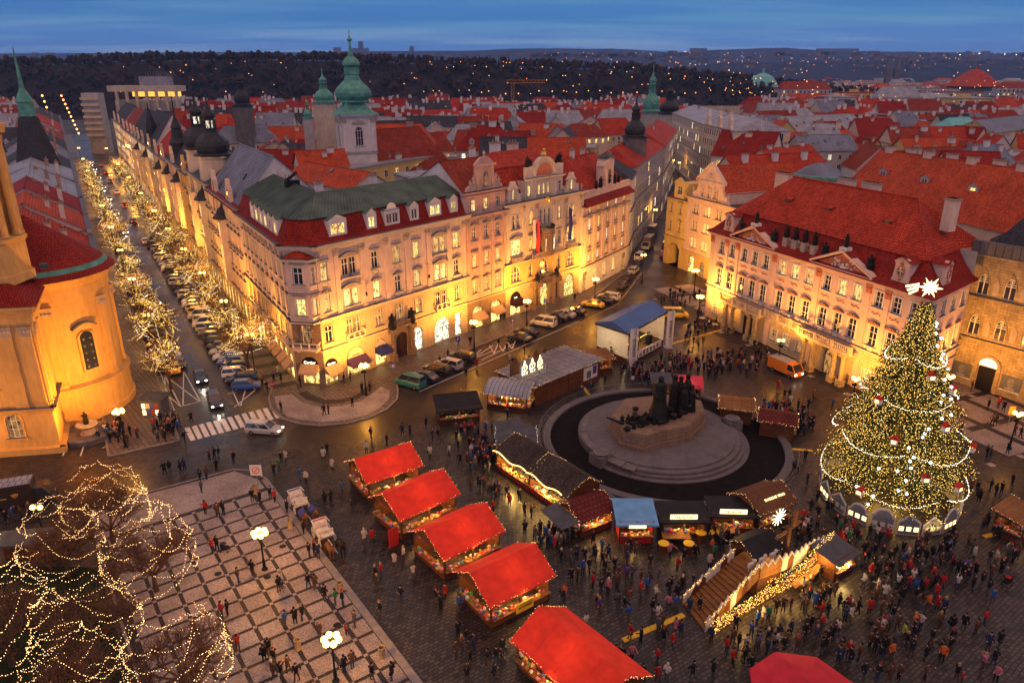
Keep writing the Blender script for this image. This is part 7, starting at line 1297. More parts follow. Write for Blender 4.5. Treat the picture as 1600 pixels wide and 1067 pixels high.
def stall(label, F, D, Hw, rise, rm, opens='f', power=60, wallm='plank_wood', name='market_stall', roof='gable', ov=.45, trim=True, lcol=(1, .56, .16), seed=0, group='market stalls', goods=True, ridge=None, bulbmat='fairy_warm'):
    b = root(name, label, 'market stall', (*F.A, 0), 0, group); L = F.L; M = F.M; r = random.Random(seed+5)
    sides = {'f': ((0, 0), (L, 0)), 'r': ((L, 0), (L, D)), 'b': ((L, D), (0, D)), 'l': ((0, D), (0, 0))}; m = MB()
    for k, (p, q) in sides.items():
        p, q = Vector(p), Vector(q); d = (q-p).normalized(); n = V2(-d.y, d.x)*.08; hz = .95 if k in opens else Hw-.01
        m.prism([tuple(p), tuple(q), tuple(q+n), tuple(p+n)], 0, hz, 0)
        if k in opens: m.prism([tuple(p), tuple(q), tuple(q+n), tuple(p+n)], Hw-.3, Hw-.01, 0)
    m.obj('wall', [wallm], b, M); m = MB()
    for x, y in ((0, 0), (L, 0), (L, D), (0, D), (L/2, 0)): m.grp(); m.box(x-.07, x+.07, y-.07, y+.07, 0, Hw, 0)
    m.obj('post', ['dark_wood'], b, M); g = MB()
    for k in opens:
        p, q = [Vector(x) for x in sides[k]]; d = (q-p).normalized(); n = V2(-d.y, d.x); c = MB(); c.prism([tuple(p-n*.4), tuple(q-n*.4), tuple(q+n*.35), tuple(p+n*.35)], .95, 1.02, 0); c.obj('counter', ['plank_light'], b, M)
        if goods:
            for i in range(int((q-p).length*7)):
                s = p+d*(q-p).length*r.uniform(.04, .96)+n*r.uniform(-.3, .3); h = r.uniform(.06, .28); w = r.uniform(.06, .16); mi = r.randrange(7)
                if r.random() < .6: g.box(s.x-w, s.x+w, s.y-w, s.y+w, 1.02, 1.02+h, mi, False)
                else: g.ball((s.x, s.y, 1.02+w), w, 6, 4, mi)
            for i in range(int((q-p).length*3)): s = p+d*(q-p).length*r.random()+n*r.uniform(.2, .6); g.box(s.x-.05, s.x+.12, s.y-.05, s.y+.1, Hw-.75, Hw-.32, r.randrange(7), False)
    if goods and g.f: g.obj('goods', GOODS, b, M, kind='stuff')
    rr = MB(); yr = D/2 if ridge is None else ridge
    if roof == 'gable':
        s = rise/yr*ov; zf = Hw-s+.02; s2 = rise/(D-yr)*ov; zb = Hw-s2+.02; A_, B_ = (-ov, -ov, zf), (L+ov, -ov, zf); R0, R1 = (-ov, yr, Hw+rise), (L+ov, yr, Hw+rise); C_, E_ = (L+ov, D+ov, zb), (-ov, D+ov, zb); N = 8
        lerp = lambda p, q, t: tuple(p[i]+(q[i]-p[i])*t for i in range(3))
        for i in range(N):      # canvas sags a little between the rafters
            t0, t1 = i/N, (i+1)/N; dz = lambda t: -.05*abs(sin(t*N*pi*.5))
            for (P0, P1, Q0, Q1) in ((A_, B_, R0, R1), (R0, R1, E_, C_)):
                a, b2, c2, d2 = lerp(P0, P1, t0), lerp(P0, P1, t1), lerp(Q0, Q1, t1), lerp(Q0, Q1, t0); rr.q(a, b2, c2, d2)
        for t in (.25, .5, .75): rr.tube(lerp(A_, B_, t), lerp(R0, R1, t), .022, None, 4)
        for P, Q in ((A_, B_), (C_, E_)): rr.q(P, (P[0], P[1], P[2]-.18), (Q[0], Q[1], Q[2]-.18), Q)
        rr.obj('roof', [rm], b, M); gb = MB()
        for x in (.02, L-.02): gb.q((x, 0, Hw), (x, D, Hw), (x, yr, Hw+rise-.05))
        gb.obj('gable_board', [wallm], b, M); edges = [(A_, B_), (A_, R0), (B_, R1), (R0, E_), (R1, C_)]
    elif roof == 'flat':
        rr.box(-ov, L+ov, -ov, D+ov, Hw, Hw+.14); [rr.box(x, x+.06, -ov, D+ov, Hw+.14, Hw+.2) for x in [i*1.2 for i in range(int(L/1.2)+1)]]; rr.obj('roof', [rm], b, M); z = Hw+.1; edges = [((-ov, -ov, z), (L+ov, -ov, z)), ((-ov, -ov, z), (-ov, D+ov, z)), ((L+ov, -ov, z), (L+ov, D+ov, z)), ((-ov, D+ov, z), (L+ov, D+ov, z))]
    elif roof == 'shed':
        rr.q((-ov, -ov, Hw-.1), (L+ov, -ov, Hw-.1), (L+ov, D+ov, Hw+rise), (-ov, D+ov, Hw+rise)); rr.box(-ov, L+ov, -ov-.04, -ov, Hw-.28, Hw-.1); rr.obj('roof', [rm], b, M); edges = [((-ov, -ov, Hw-.15), (L+ov, -ov, Hw-.15)), ((-ov, -ov, Hw-.1), (-ov, D+ov, Hw+rise)), ((L+ov, -ov, Hw-.1), (L+ov, D+ov, Hw+rise))]
    else:       # barrel
        n = 8
        for i in range(n):
            t0, t1 = pi*i/n, pi*(i+1)/n; f = lambda t, x: (x, D/2-(D/2+ov)*cos(t), Hw-.1+rise*sin(t)); rr.q(f(t0, -ov), f(t0, L+ov), f(t1, L+ov), f(t1, -ov))
        rr.obj('roof', [rm], b, M); edges = [((-ov, -ov, Hw-.05), (L+ov, -ov, Hw-.05)), ((L+ov, -ov, Hw-.05), (L+ov, D/2, Hw+rise)), ((-ov, -ov, Hw-.05), (-ov, D/2, Hw+rise))]
    if trim: bulbs_on(b, edges, M, .24, .024, bulbmat, seed); fir_trim(b, edges[:3], M, seed)
    if power: w = M @ Vector((L/2, D*.4, Hw-.2)); point(b, 'stall_light', tuple(w), power*1.6, lcol, .25)
    if power and 'f' in opens:
        t_ = MB(); t_.tube((.3, .25, Hw-.36), (L-.3, .25, Hw-.36), .05, None, 5); t_.obj('added_glow_strip', ['sign_glow'], b, M); w = M @ Vector((L/2, -.35, Hw-.4)); point(b, 'added_eave_fill', tuple(w), power*.55, lcol, .3)  # glow strip and eave fill added to brighten counter and ground outside
    return b, F
for i, (rl, rr_, er, el, lab) in enumerate([((558, 718), (646.8, 688), (662, 726), (572, 756), 'red-roofed market stall farthest from the camera, nearest the crossing'), ((608, 766), (701, 732), (720, 770), (624, 814), 'red-roofed market stall with a red banner, second in its row'), ((670, 828), (769, 784), (790, 828), (692, 876), 'red-roofed market stall in the middle of its row of five'), ((742, 898), (845, 848), (869, 898), (765, 950), 'red-roofed market stall with a lit menu board, fourth in its row')]):
    e0, e1 = G(*el, 2.7), G(*er, 2.7); d = (e1-e0).normalized(); n = V2(-d.y, d.x); A_ = e0+d*.45+n*.45; B_ = e1-d*.45+n*.45; F = Fac(A_, B_); b, F = stall(lab, F, 5.0, 2.9, 1.45, 'red_canvas', 'fl', 330, seed=i, group='red-roofed market stalls', lcol=(1, .56, .16))
    if i == 1: m = MB(); m.box(-.55, .55, -.05, .05, .1, 2.2); m.obj('banner', ['lantern_red'], b, F.at(-1.2, -.4))
    if i == 3: m = MB(); m.slab([(-.9, 0), (.9, 0), (.9, .9), (-.9, .9)], -.05, .05); o = m.obj('menu_board', ['yellow_paint'], b, F.at(F.L*.45, -1.0, 1.3)); letters(o, F.at(F.L*.45, -1.06, 1.7), 'BAR KLOBASY', .22, 'sign_black')
e0, e1 = G(842, 946, 4.35), G(1004, 1078, 4.35); d = (e1-e0).normalized(); n = V2(d.y, -d.x); F = Fac(e0+d*.45+n*2.5, e0+d*9+n*2.5); stall('big red-roofed market stall turned askew at the bottom edge', F, 5.0, 2.9, 1.45, 'red_canvas', 'fl', 330, seed=9, group='red-roofed market stalls')
p = G(1258, 1078, 3.1); B = root('red_parasol', 'large eight-sided red parasol at the bottom edge', 'parasol', (p.x, p.y, 0)); m = MB(); m.lathe([(3.9, 2.75), (3.9, 2.95), (2.0, 3.5), (.0, 3.9)], 8, p, sq=.2); m.obj('canopy', ['red_parasol'], B); m = MB(); m.tube((p.x, p.y, 0), (p.x, p.y, 3.9), .06, None, 6); m.obj('pole', ['dark_wood'], B); [(lambda mm, a: (mm.tube((p.x, p.y, 3.82), (p.x+3.85*cos(a), p.y+3.85*sin(a), 2.93), .03, None, 4), mm.obj('rib', ['dark_wood'], B)))(MB(), 2*pi*k/8+.2) for k in range(8)]
# long flat-roofed plank hut carrying a cut-out town
F = Fac((3.2, 92.4), (13.4, 102.4)); b, F = stall('long plank hut with flat pale roof carrying a white cut-out town', F, 7.2, 3.1, 0, 'pale_boards', '', 0, roof='flat', seed=20, name='plank_hut')
for i in range(6):
    m = MB(); w = 1.0; P = [(-.5, 0), (.5, 0), (.5, 1.3), (.3, 1.3), (0, 2.2), (-.3, 1.3), (-.5, 1.3)] if i % 2 else [(-.5, 0), (.5, 0), (.5, 1.1), (0, 1.7), (-.5, 1.1)]
    Q = [(x*.8, .12+z*.82) for x, z in P]
    for k in range(len(P)): m.slab([P[k], P[(k+1) % len(P)], Q[(k+1) % len(P)], Q[k]], -.06, .06, 0)
    m.box(-.4, .4, -.03, .03, .55, .63, 0); m.box(-.04, .04, -.03, .03, .1, 1.2, 0); o = m.obj('cutout_house', ['star_glow' if i % 2 else 'snow_trim'], b, F.at(.8+i*.8, 2.2+(i % 2)*1.4, 3.25))
for s in (-1, 1): m = MB(); m.slab([(-.9, 0), (.9, 0), (.9, 1.6), (0, 2.6), (-.9, 1.6)], -.1, .1); m.obj('cutout_backing', ['dark_wood'], b, F.at(2.8+s*2.2, 4.6, 3.25))
m = MB(); m.box(-1.6, 1.6, -.06, .0, .6, 2.6); o = m.obj('poster', ['poster_white'], b, F.at(F.L-2.2)); m = MB(); m.box(-.9, .1, -.08, -.06, .9, 2.0); m.obj('printed_picture', ['poster_grey'], o, F.at(F.L-2.2)); m = MB(); m.box(.5, 1.4, -.08, -.06, 1.2, 2.5); m.obj('printed_panel', ['flag_blue'], o, F.at(F.L-2.2))
F = Fac((-3.2, 90.0), (2.6, 89.6)); b, F = stall('food stall with blue-grey barrel roof and crowded lit counter', Fac((-3.4, 91.6), (2.0, 90.0)), 4.2, 2.5, 1.2, 'metal_roof', 'fr', 420, roof='barrel', seed=21)
b, F = stall('small snack booth beside the stage with pale roof', Fac((12.3, 103.6), (15.6, 104.6)), 3.0, 2.6, .3, 'plank_light', 'f', 80, roof='shed', seed=22)
b, F = stall('dark low kiosk full of candles and flowers by the road', Fac((-9.6, 86.4), (-4.4, 87.6)), 3.6, 2.3, .5, 'tarp_black', 'f', 70, roof='shed', seed=23, trim=False, wallm='dark_wood')
b, F = stall('little cart with slate-coloured awning left of the monument', Fac((-1.2, 80.6), (1.4, 81.8)), 1.9, 2.2, .25, 'tarp_grey', 'fl', 60, roof='shed', seed=24, trim=False)
b, F = stall('booth with black tarpaulin roof edged in white lights', Fac((-1.6, 77.2), (2.6, 77.2)), 3.2, 2.5, .35, 'tarp_grey', 'fl', 60, roof='shed', seed=25, bulbmat='fairy_white')
# two shingled halls of the long beer stall, their lit side towards the crowd
for k, (a, c, lab) in enumerate([((-1.75, 75.0), (1.95, 70.2), 'shingled hall of the long sausage stall, upper half'), ((2.0, 70.1), (5.6, 65.4), 'shingled hall of the long sausage stall, lower half')]):
    b, F = stall(lab, Fac(a, c), 4.8, 2.6, 1.3, 'shingle', 'f', 1100, seed=30+k, ov=.35, ridge=2.9, lcol=(1, .58, .14)); M_emit('neon_orange', (1, .50, .12), 5)
    m = MB(); [m.tube((F.L*t, -.55, 2.75+.22*sin(t*9)), (F.L*(t+.09), -.55, 2.75+.22*sin((t+.09)*9)), .05, None, 5) for t in [i/11 for i in range(11)]]; m.obj('light_tube', ['neon_orange'], b, F.M); m = MB()
    for i in range(7): x = F.L*(i+.5)/7; m.grp(); m.slab([(x-.3, .1), (x+.3, .1), (x+.3, .85), (x-.3, .85)], -.04, -.001); 
    m.obj('painted_panel', ['lantern_red'], b, F.M)
b, F = stall('low booth with maroon roof and grey side awnings', Fac((6.9, 61.6), (10.2, 63.6)), 3.6, 2.3, .9, 'maroon_roof', 'fl', 500, seed=33, ridge=1.8); m = MB(); m.q((-2.6, -.3, 2.1), (-.4, -.6, 2.3), (-.4, 3.6, 2.4), (-2.6, 3.6, 2.2)); m.obj('side_awning', ['tarp_grey'], b, F.M); m = MB(); m.q((F.L+.4, -.3, 2.3), (F.L+1.8, -.3, 2.1), (F.L+1.8, 3.6, 2.1), (F.L+.4, 3.6, 2.3)); m.obj('side_awning', ['tarp_grey'], b, F.M)
b, F = stall('stall with bright blue tarpaulin roof before the monument steps', Fac((10.7, 60.8), (14.0, 60.8)), 3.0, 2.5, .5, 'tarp_blue', 'f', 110, roof='shed', seed=34, trim=False, wallm='lantern_red'); m = MB(); m.box(.8, 2.5, -.5, -.44, 2.05, 2.4); m.obj('lit_sign', ['sign_glow'], b, F.M)
for k, (a, c, txt, lab) in enumerate([((15.1, 61.4), (19.3, 61.4), 'TREDELNIKY', 'black-roofed pastry wagon right of the blue-roofed stall'), ((20.3, 62.4), (24.4, 62.2), 'TRDELNIK', 'black-roofed pastry wagon nearest the star-decked stall')]):
    b, F = stall(lab, Fac(a, c), 2.4, 2.4, .3, 'tarp_black', 'f', 120, roof='shed', seed=40+k, trim=False, wallm='plank_wood'); m = MB(); m.box(.6, 3.3, -.2, -.1, 2.5, 3.0); o = m.obj('signboard', ['sign_glow'], b, F.M); letters(o, F.at(F.L/2-.1, -.22, 2.6), txt, .36, 'dark_wood')
    for x in (F.L*.7, F.L*.95):
        m = MB(); n = 12; [m.tube((x+.5*cos(2*pi*i/n), -.1, .5+.5*sin(2*pi*i/n)), (x+.5*cos(2*pi*(i+1)/n), -.1, .5+.5*sin(2*pi*(i+1)/n)), .05, None, 5) for i in range(n)]; [m.tube((x, -.1, .5), (x+.5*cos(2*pi*i/8), -.1, .5+.5*sin(2*pi*i/8)), .03, None, 4) for i in range(8)]; m.obj('wagon_wheel', ['plank_light'], b, F.M)
    m = MB(); m.q((-.2, -1.3, .98), (F.L*.62, -1.3, .98), (F.L*.62, -.1, 1.02), (-.2, -.1, 1.02)); m.obj('serving_board', ['plank_light'], b, F.M)
b, F = stall('punch stall with brown and orange lettered roof and white star', Fac((25.0, 62.4), (29.0, 64.6)), 3.8, 2.7, 1.0, 'dark_wood', 'fr', 160, seed=44, roof='gable'); letters(b, F.at(F.L*.5, .2, 3.35) @ Matrix.Rotation(radians(-62), 4, 'X'), 'SVARENE VINO', .42, 'sign_glow'); m = MB(); [m.tube((.6, -.9, 1.9), (.6+1.0*cos(2*pi*i/12), -.9, 1.9+1.0*sin(2*pi*i/12)), .06, .02, 4) for i in range(12)]; m.obj('white_star', ['fairy_white'], b, F.at(1.2))
for k, (a, c, D, rm, roof, lab, wm) in enumerate([((27.9, 87.2), (31.6, 86.2), 3.6, 'plank_light', 'gable', 'plank hut with tan boarded roof behind the monument', 'plank_wood'), ((31.9, 83.4), (35.6, 82.0), 3.4, 'maroon_roof', 'gable', 'hut with maroon roof and lit window at the monument railing', 'plank_wood'), ((23.4, 94.2), (26.6, 93.6), 2.6, 'pink_canvas', 'shed', 'stall with bright pink-red awning behind the monument', 'tarp_black'), ((20.4, 95.4), (22.6, 95.2), 2.2, 'tarp_grey', 'shed', 'tiny grey-roofed booth behind the bronze figures', 'dark_wood')]):
    b, F = stall(lab, Fac(a, c), D, 2.5, .6 if roof == 'gable' else .35, rm, 'r' if k < 2 else 'f', 60, roof=roof, seed=50+k, wallm=wm, trim=k < 2)
b, F = stall('stall at the right edge with striped goods and yellow cable cover', Fac((50.5, 60.5), (53.5, 62.5)), 2.6, 2.3, .5, 'plank_light', 'fl', 110, roof='shed', seed=60)
# high tables, crowd barriers, cable covers, bins
tm = MB(); tm.lathe([(.4, 0), (.42, .5), (.4, 1.0), (0, 1.0)], 10); tm.lathe([(.55, 1.0), (.55, 1.05), (0, 1.05)], 12, mi=1); tm = tm.mesh('barrel_table', ['plank_wood', 'yellow_paint'])
for i, (px, py) in enumerate([(1036, 862), (1094, 845), (1116, 845), (1075, 700+162)]): p = G(px, py); put('barrel_table', tm, None, TR(p.x, p.y), 'barrel table before the pastry wagons, %s from the blue stall' % ORD[i], 'table', 'barrel tables')
def cover(pts, lab):
    b = root('cable_cover', lab, 'cable cover', (*G(*pts[0]), 0)); P = [G(*q) for q in pts]
    for a, c in zip(P, P[1:]):
        d = c-a; n = max(1, int(d.length/.9))
        for i in range(n): q = a+d*(i+.5)/n; m = MB(); m.slab([(-.28, 0), (.28, 0), (.16, .07), (-.16, .07)], -d.length/n/2+.01, d.length/n/2-.01); m.obj('segment', ['yellow_paint'], b, TR(q.x, q.y, .004, atan2(d.y, d.x)-pi/2))
cover([(973, 1000), (1068, 960)], 'yellow cable cover leading to the wooden stairs'); cover([(900, 592), (928, 625)], 'yellow cable cover beside the long plank hut'); cover([(1038, 540), (1130, 515)], 'yellow cable cover from the stage to the palace corner'); cover([(1235, 701), (1270, 704)], 'short yellow cable cover between monument and Christmas tree'); cover([(1537, 838), (1580, 828)], 'yellow cable cover at the right edge stall')
bm = MB(); bm.lathe([(.26, .0), (.3, .9), (.3, 1.0), (.22, 1.0), (.22, .8)], 10); bm = bm.mesh('litter_bin', ['sandstone'])
for i, (px, py, lab) in enumerate([(454, 826, 'stone litter bin beside the parked carriages'), (597, 1028, 'stone litter bin near the plaza kerb at the bottom'), (532, 925, 'stone litter bin on the kerb behind a standing group'), (466, 1016, 'slim litter bin among people on the plaza'), (399, 772, 'stone litter bin by the no-entry sign of the plaza')]): p = G(px, py); put('litter_bin', bm, None, TR(p.x, p.y, .13), lab, 'bin', 'litter bins')
# ---------------------------------------------------------------- monument
MC = (19.4, 82.1); B = root('monument', 'bronze figure monument on a stepped granite plinth inside a round bed', 'monument', (*MC, 0))
m = MB(); m.lathe([(14.5, .02), (14.5, .5), (14.7, .55), (15.3, .55), (15.5, .48), (15.5, 0)], 72, MC); m.obj('kerb_ring', ['grey_stone'], B); m = MB(); m.lathe([(14.6, .2), (0, .2)], 48, MC); m.obj('soil_bed', ['soil'], B)
m = MB(); m.lathe([(10.2, 0), (10.2, .9), (10.1, 1.0), (9.2, 1.0), (9.15, 1.15), (0, 1.15)], 64, (18.7, 82.8)); m.obj('platform', ['grey_stone'], B)
for k in range(4):
    r0 = 11.1-.6*k; m = MB(); a0, a1 = radians(-138), radians(12); z = .35+.28*k
    m.lathe([(r0, .1), (r0, z), (r0-.8, z)], 40, (18.8, 82.6), a0, a1)
    for a in (a0, a1): e = [(18.8+q*cos(a), 82.6+q*sin(a)) for q in (r0, r0-.8)]; m.q((*e[0], 0), (*e[0], z), (*e[1], z), (*e[1], 0))
    m.obj('step', ['grey_stone'], B)
for a in (-142, 15): m = MB(); x, y = 18.8+10.4*cos(radians(a)), 82.6+10.4*sin(radians(a)); m.box(-1.0, 1.0, -1.0, 1.0, 0, 1.5); m.lathe([(.95, 1.5), (1.0, 1.75), (0, 1.7)], 14); m.obj('bollard_block', ['dark_stone'], B, TR(x, y, 0, radians(a)))
for k in range(10):
    a = radians(150+k*9); m = MB(); q = [(MC[0]+rr*cos(a+s), MC[1]+rr*sin(a+s)) for rr, s in ((9.0, 0), (10.6, 0), (10.6, .15), (9.0, .15))]; m.prism(q, .9, 1.06+.03*(k % 3)); m.obj('slate_slab', ['dark_stone'], B)
PD_ = [(12.6, 83.0), (13.4, 78.6), (15.9, 77.2), (18.2, 78.6), (21.8, 79.9), (24.8, 84.2), (25.2, 87.5), (21, 89.5), (15, 88)]; m = MB(); big = [(MC[0]+(x-MC[0])*1.05, MC[1]+(y-MC[1])*1.05) for x, y in PD_]; m.prism(big, 1.1, 1.7); m.prism(PD_, 1.7, 3.1); sm_ = [(MC[0]+(x-MC[0])*.97, MC[1]+(y-MC[1])*.97) for x, y in PD_]; m.prism(sm_, 3.1, 3.3); m.obj('pedestal', ['brown_stone'], B)
m = MB(); r = random.Random(8); m.sm = True
for k in range(10): t = k/9; statue(m, (13.9+t*7.0+r.uniform(-.5, .5), 79.3+t*3.0+r.uniform(-.7, 1.4), 3.25), r.uniform(1.1, 1.7), 0, k, 1.3)
for k in range(45):     # heaped crouching figures and folds of bronze
    t = r.random(); x, y = 13.6+t*8.5+r.gauss(0, .8), 79.6+t*4.5+r.gauss(0, 1.1); h = 3.3+r.random()*(.5+1.1*t); m.ball((x, y, h-.2), r.uniform(.25, .5), 7, 5, 0, r.uniform(.6, 1.0))
for k in range(9):
    x, y = 13.8+k*.75, 79.4+k*.3+r.uniform(-.6, 1.2); m.tube((x, y, 3.4), (x+r.gauss(0, .8), y+r.gauss(0, .5), 4.0+r.random()*.5), .22, .12, 6); m.ball((x+.4, y, 4.15), .22, 7, 5)
m.obj('bronze_group', ['bronze'], B)
m = MB(); m.sm = True; x, y = 18.3, 81.6; m.lathe([(1.5, 3.2), (1.15, 4.4), (.85, 6.0), (.8, 7.6), (.72, 8.2), (.3, 8.5)], 12, (x, y)); m.ball((x, y-.05, 8.85), .38, 10, 7, 0, 1.2); [m.tube((x+s*.6, y, 8.0), (x+s*.5, y-.6, 6.6), .24, .18, 7) for s in (-1, 1)]; m.obj('bronze_preacher', ['bronze'], B)
m = MB(); m.sm = True
for k, (dx, dy, h) in enumerate([(0, 0, 5.2), (.9, .5, 4.7), (1.8, .6, 5.0), (1.2, -.4, 4.0), (2.3, .2, 3.6), (.3, .9, 4.6)]): x, y = 20.6+dx, 84.0+dy; m.lathe([(.75, 3.2), (.6, 3.2+h*.4), (.52, 3.2+h*.75), (.2, 3.2+h*.88)], 9, (x, y)); m.ball((x, y, 3.2+h*.94), .32, 8, 6, 0, 1.2); m.tube((x, y-.3, 3.2+h*.75), (x+.6, y-.5, 3.2+h*.6), .17, .1, 6)
m.obj('bronze_exiles', ['bronze'], B)
# crowd barriers round the bed
bq = MB(); [bq.tube((x, 0, .05), (x, 0, 1.08), .02, None, 4) for x in (-1.1, 1.1)]; [bq.tube((-1.1, 0, z), (1.1, 0, z), .02, None, 4) for z in (.18, 1.08)]; [bq.tube((-1.0+i*.2, 0, .18), (-1.0+i*.2, 0, 1.08), .009, None, 3) for i in range(11)]; [bq.box(x-.03, x+.03, -.25, .25, 0, .04) for x in (-.9, .9)]; bq = bq.mesh('crowd_barrier', ['steel'])
for k in range(40):
    a = 2*pi*k/42+.1
    if -2.2 < ((a+pi) % (2*pi))-pi < -1.75: continue
    put('crowd_barrier', bq, None, TR(MC[0]+16.0*cos(a), MC[1]+16.0*sin(a), 0, a+pi/2), 'grey crowd barrier in the monument ring, %s counter-clockwise from the side by the tree' % ORD[k], 'barrier', 'crowd barriers round the monument')
# ---------------------------------------------------------------- concert stage
B = root('stage', 'covered concert stage with blue roof and white tarpaulin wall', 'stage', (18.3, 107.8, 0)); FW, FF = Fac((14.2, 113.6), (18.4, 107.6)), Fac((18.4, 107.6), (25.9, 116.4)); back = Fac(FF.B, FF.B+(FW.A-FW.B))
q = [FW.A, FW.B, FF.B, FF.B+(FW.A-FW.B)]; m = MB(); m.prism([tuple(p) for p in q], 0, 1.1); m.obj('deck', ['dark_wood'], B); m = MB(); wall(m, FW.L, 1.1, 5.2, [], x0=.1); m.obj('tarpaulin', ['white_tarp'], B, FW.M); f2 = Fac(q[3], q[0]); m = MB(); wall(m, f2.L, 1.1, 5.2, []); m.obj('tarpaulin', ['white_tarp'], B, f2.M); f3 = Fac(q[2], q[3]); m = MB(); wall(m, f3.L, 1.1, 5.4, []); m.obj('tarpaulin', ['white_tarp'], B, f3.M)
m = MB(); c = sum(q, V2(0, 0))/4; Q = [c+(p-c)*1.08 for p in q]; m.q((*Q[0], 5.3), (*Q[1], 5.7), (*Q[2], 6.3), (*Q[3], 5.5)); r0, r1 = (Q[0]+Q[1])/2, (Q[3]+Q[2])/2; m.q((*Q[0], 5.3), (*Q[1], 5.7), (*r0, 6.6)); m.q((*Q[1], 5.7), (*Q[2], 6.3), (*r1, 7.2), (*r0, 6.6)); m.q((*Q[3], 5.5), (*Q[0], 5.3), (*r0, 6.6), (*r1, 7.2)); m.obj('roof', ['stage_blue'], B); m = MB()
for a, b_ in zip(Q, Q[1:]+Q[:1]): pass
m.q((*Q[0], 5.29), (*Q[1], 5.69), (*Q[1], 5.3), (*Q[0], 4.9)); m.q((*Q[1], 5.69), (*Q[2], 6.29), (*Q[2], 5.9), (*Q[1], 5.3)); m.obj('valance', ['tarp_grey'], B)
def truss(p, h, lab, txt):
    b = root('banner_tower', lab, 'truss tower', (*p, 0)); m = MB()
    for s in (-1, 1):
        for t in (-1, 1): m.tube((p[0]+s*.4, p[1]+t*.4, 0), (p[0]+s*.4, p[1]+t*.4, h), .04, None, 4)
    for i in range(int(h/.6)): z = i*.6; s = 1 if i % 2 else -1; m.tube((p[0]-s*.4, p[1]-.4, z), (p[0]+s*.4, p[1]-.4, z+.6), .025, None, 4); m.tube((p[0]-.4, p[1]-s*.4, z), (p[0]-.4, p[1]+s*.4, z+.6), .025, None, 4)
    m.box(p[0]-.7, p[0]+.7, p[1]-.7, p[1]+.7, 0, .12); m.obj('truss', ['steel'], b); f = Fac((p[0]-.55, p[1]-.6), (p[0]+.75, p[1]-.1)); m = MB(); m.box(0, f.L, -.03, 0, .4, h-.3); o = m.obj('banner', ['poster_white'], b, f.M); letters(o, f.at(f.L*.7, -.05, h*.5) @ Matrix.Rotation(-pi/2, 4, 'Y'), txt, .75, 'sign_black')
truss((19.0, 106.6), 7.0, 'truss tower with white vertical banner at the near stage corner', 'VANOCE'); truss((26.6, 115.6), 7.0, 'truss tower with white vertical banner at the far stage corner', 'VANOCE')
m = MB(); m.box(0, FF.L-.8, -.15, -.05, .3, 1.5); o = m.obj('front_banner', ['poster_white'], B, FF.M); r = random.Random(2)
for k in range(9): p = MB(); x = .6+k*1.1; p.box(x-.3, x+.3, -.17, -.15, .5, .9+r.random()*.5); p.obj('printed_figure', ['poster_grey'], o, FF.M)
m = MB(); r = random.Random(3)
for k in range(70): x, y, z = r.uniform(.5, FF.L-1), r.uniform(1.2, 4), 1.2+r.random()*2.2*(r.random()); m.octa((x, y, z), r.uniform(.12, .3))
dec = m.obj('stage_greenery', ['needles'], B, FF.M, kind='stuff'); bulbs_on(B, [((.6, 1.0, 4.6), (FF.L*.5, .8, 5.6)), ((FF.L*.5, .8, 5.6), (FF.L-.6, 1.0, 4.9)), ((.6, 2.5, 1.6), (FF.L-1, 2.5, 2.0))], FF.M, .15, .06, 'fairy_gold', 5); cS = FF.pt(FF.L/2, 2.5); point(B, 'stage_light', (cS.x, cS.y, 4.6), 900, (1, .74, .36), .4)
for s in (.32, .7): m = MB(); m.box(-.5, .5, -.3, .3, 0, 1.6); m.obj('loudspeaker', ['sign_black'], B, FF.at(FF.L*s, .8, 1.1))
# ---------------------------------------------------------------- wooden stairs with the cut-out town bridge
B = root('viewing_bridge', 'wooden viewing stairs and curved cut-out town bridge dressed in lights', 'platform', (18, 52, 0)); SA_, SB2 = V2(15.1, 51.9), V2(16.2, 48.5); top0, top1 = V2(20.3, 55.3), V2(21.9, 53.0); n = 14
for k in range(n):
    t0, t1 = k/n, (k+1)/n; a, b_, c, d = SA_.lerp(top0, t0), SA_.lerp(top0, t1+.01), SB2.lerp(top1, t1+.01), SB2.lerp(top1, t0); z = 2.4*t1; m = MB(); m.prism([tuple(d), tuple(c), tuple(b_), tuple(a)], z-.06, z); m.q((*a, z), (*a, z-2.4/n), (*d, z-2.4/n), (*d, z)); m.obj('tread', ['plank_light'], B)
m = MB(); deck = [tuple(top1), (24.6, 54.7), (24.0, 58.2), tuple(top0)]; m.prism(deck, 2.28, 2.4); m.obj('deck', ['plank_light'], B); m = MB(); m.prism(deck, 0, 2.28, bot=False, top=False); m.obj('deck_skirt', ['dark_wood'], B)
def rail(A_, B_, z0, z1, seed, nm='cutout_rail'):
    f = Fac(A_, B_); r = random.Random(seed); n = max(2, int(f.L/.8)); 
    for k in range(n):
        x0, x1 = f.L*k/n, f.L*(k+1)/n; za, zb = z0+(z1-z0)*k/n, z0+(z1-z0)*(k+1)/n; m = MB(); h = r.uniform(.7, 1.0); mid_ = (x0+x1)/2; m.slab([(x0, max(0, za-.5)), (x1, max(0, zb-.5)), (x1, zb+h*.7), (mid_, (za+zb)/2+h+.35), (x0, za+h*.7)], -.05, .05); o = m.obj(nm, [r.choice(['snow_trim', 'plank_wood', 'plank_light'])], B, f.M)
        m = MB(); m.slab([(x0, za+h*.7), (mid_, (za+zb)/2+h+.35), (mid_, (za+zb)/2+h+.47), (x0, za+h*.7+.12)], -.08, .08); m.slab([(mid_, (za+zb)/2+h+.35), (x1, zb+h*.7), (x1, zb+h*.7+.12), (mid_, (za+zb)/2+h+.47)], -.08, .08); m.obj('snow_edge', ['snow_trim'], o, f.M)
    return f
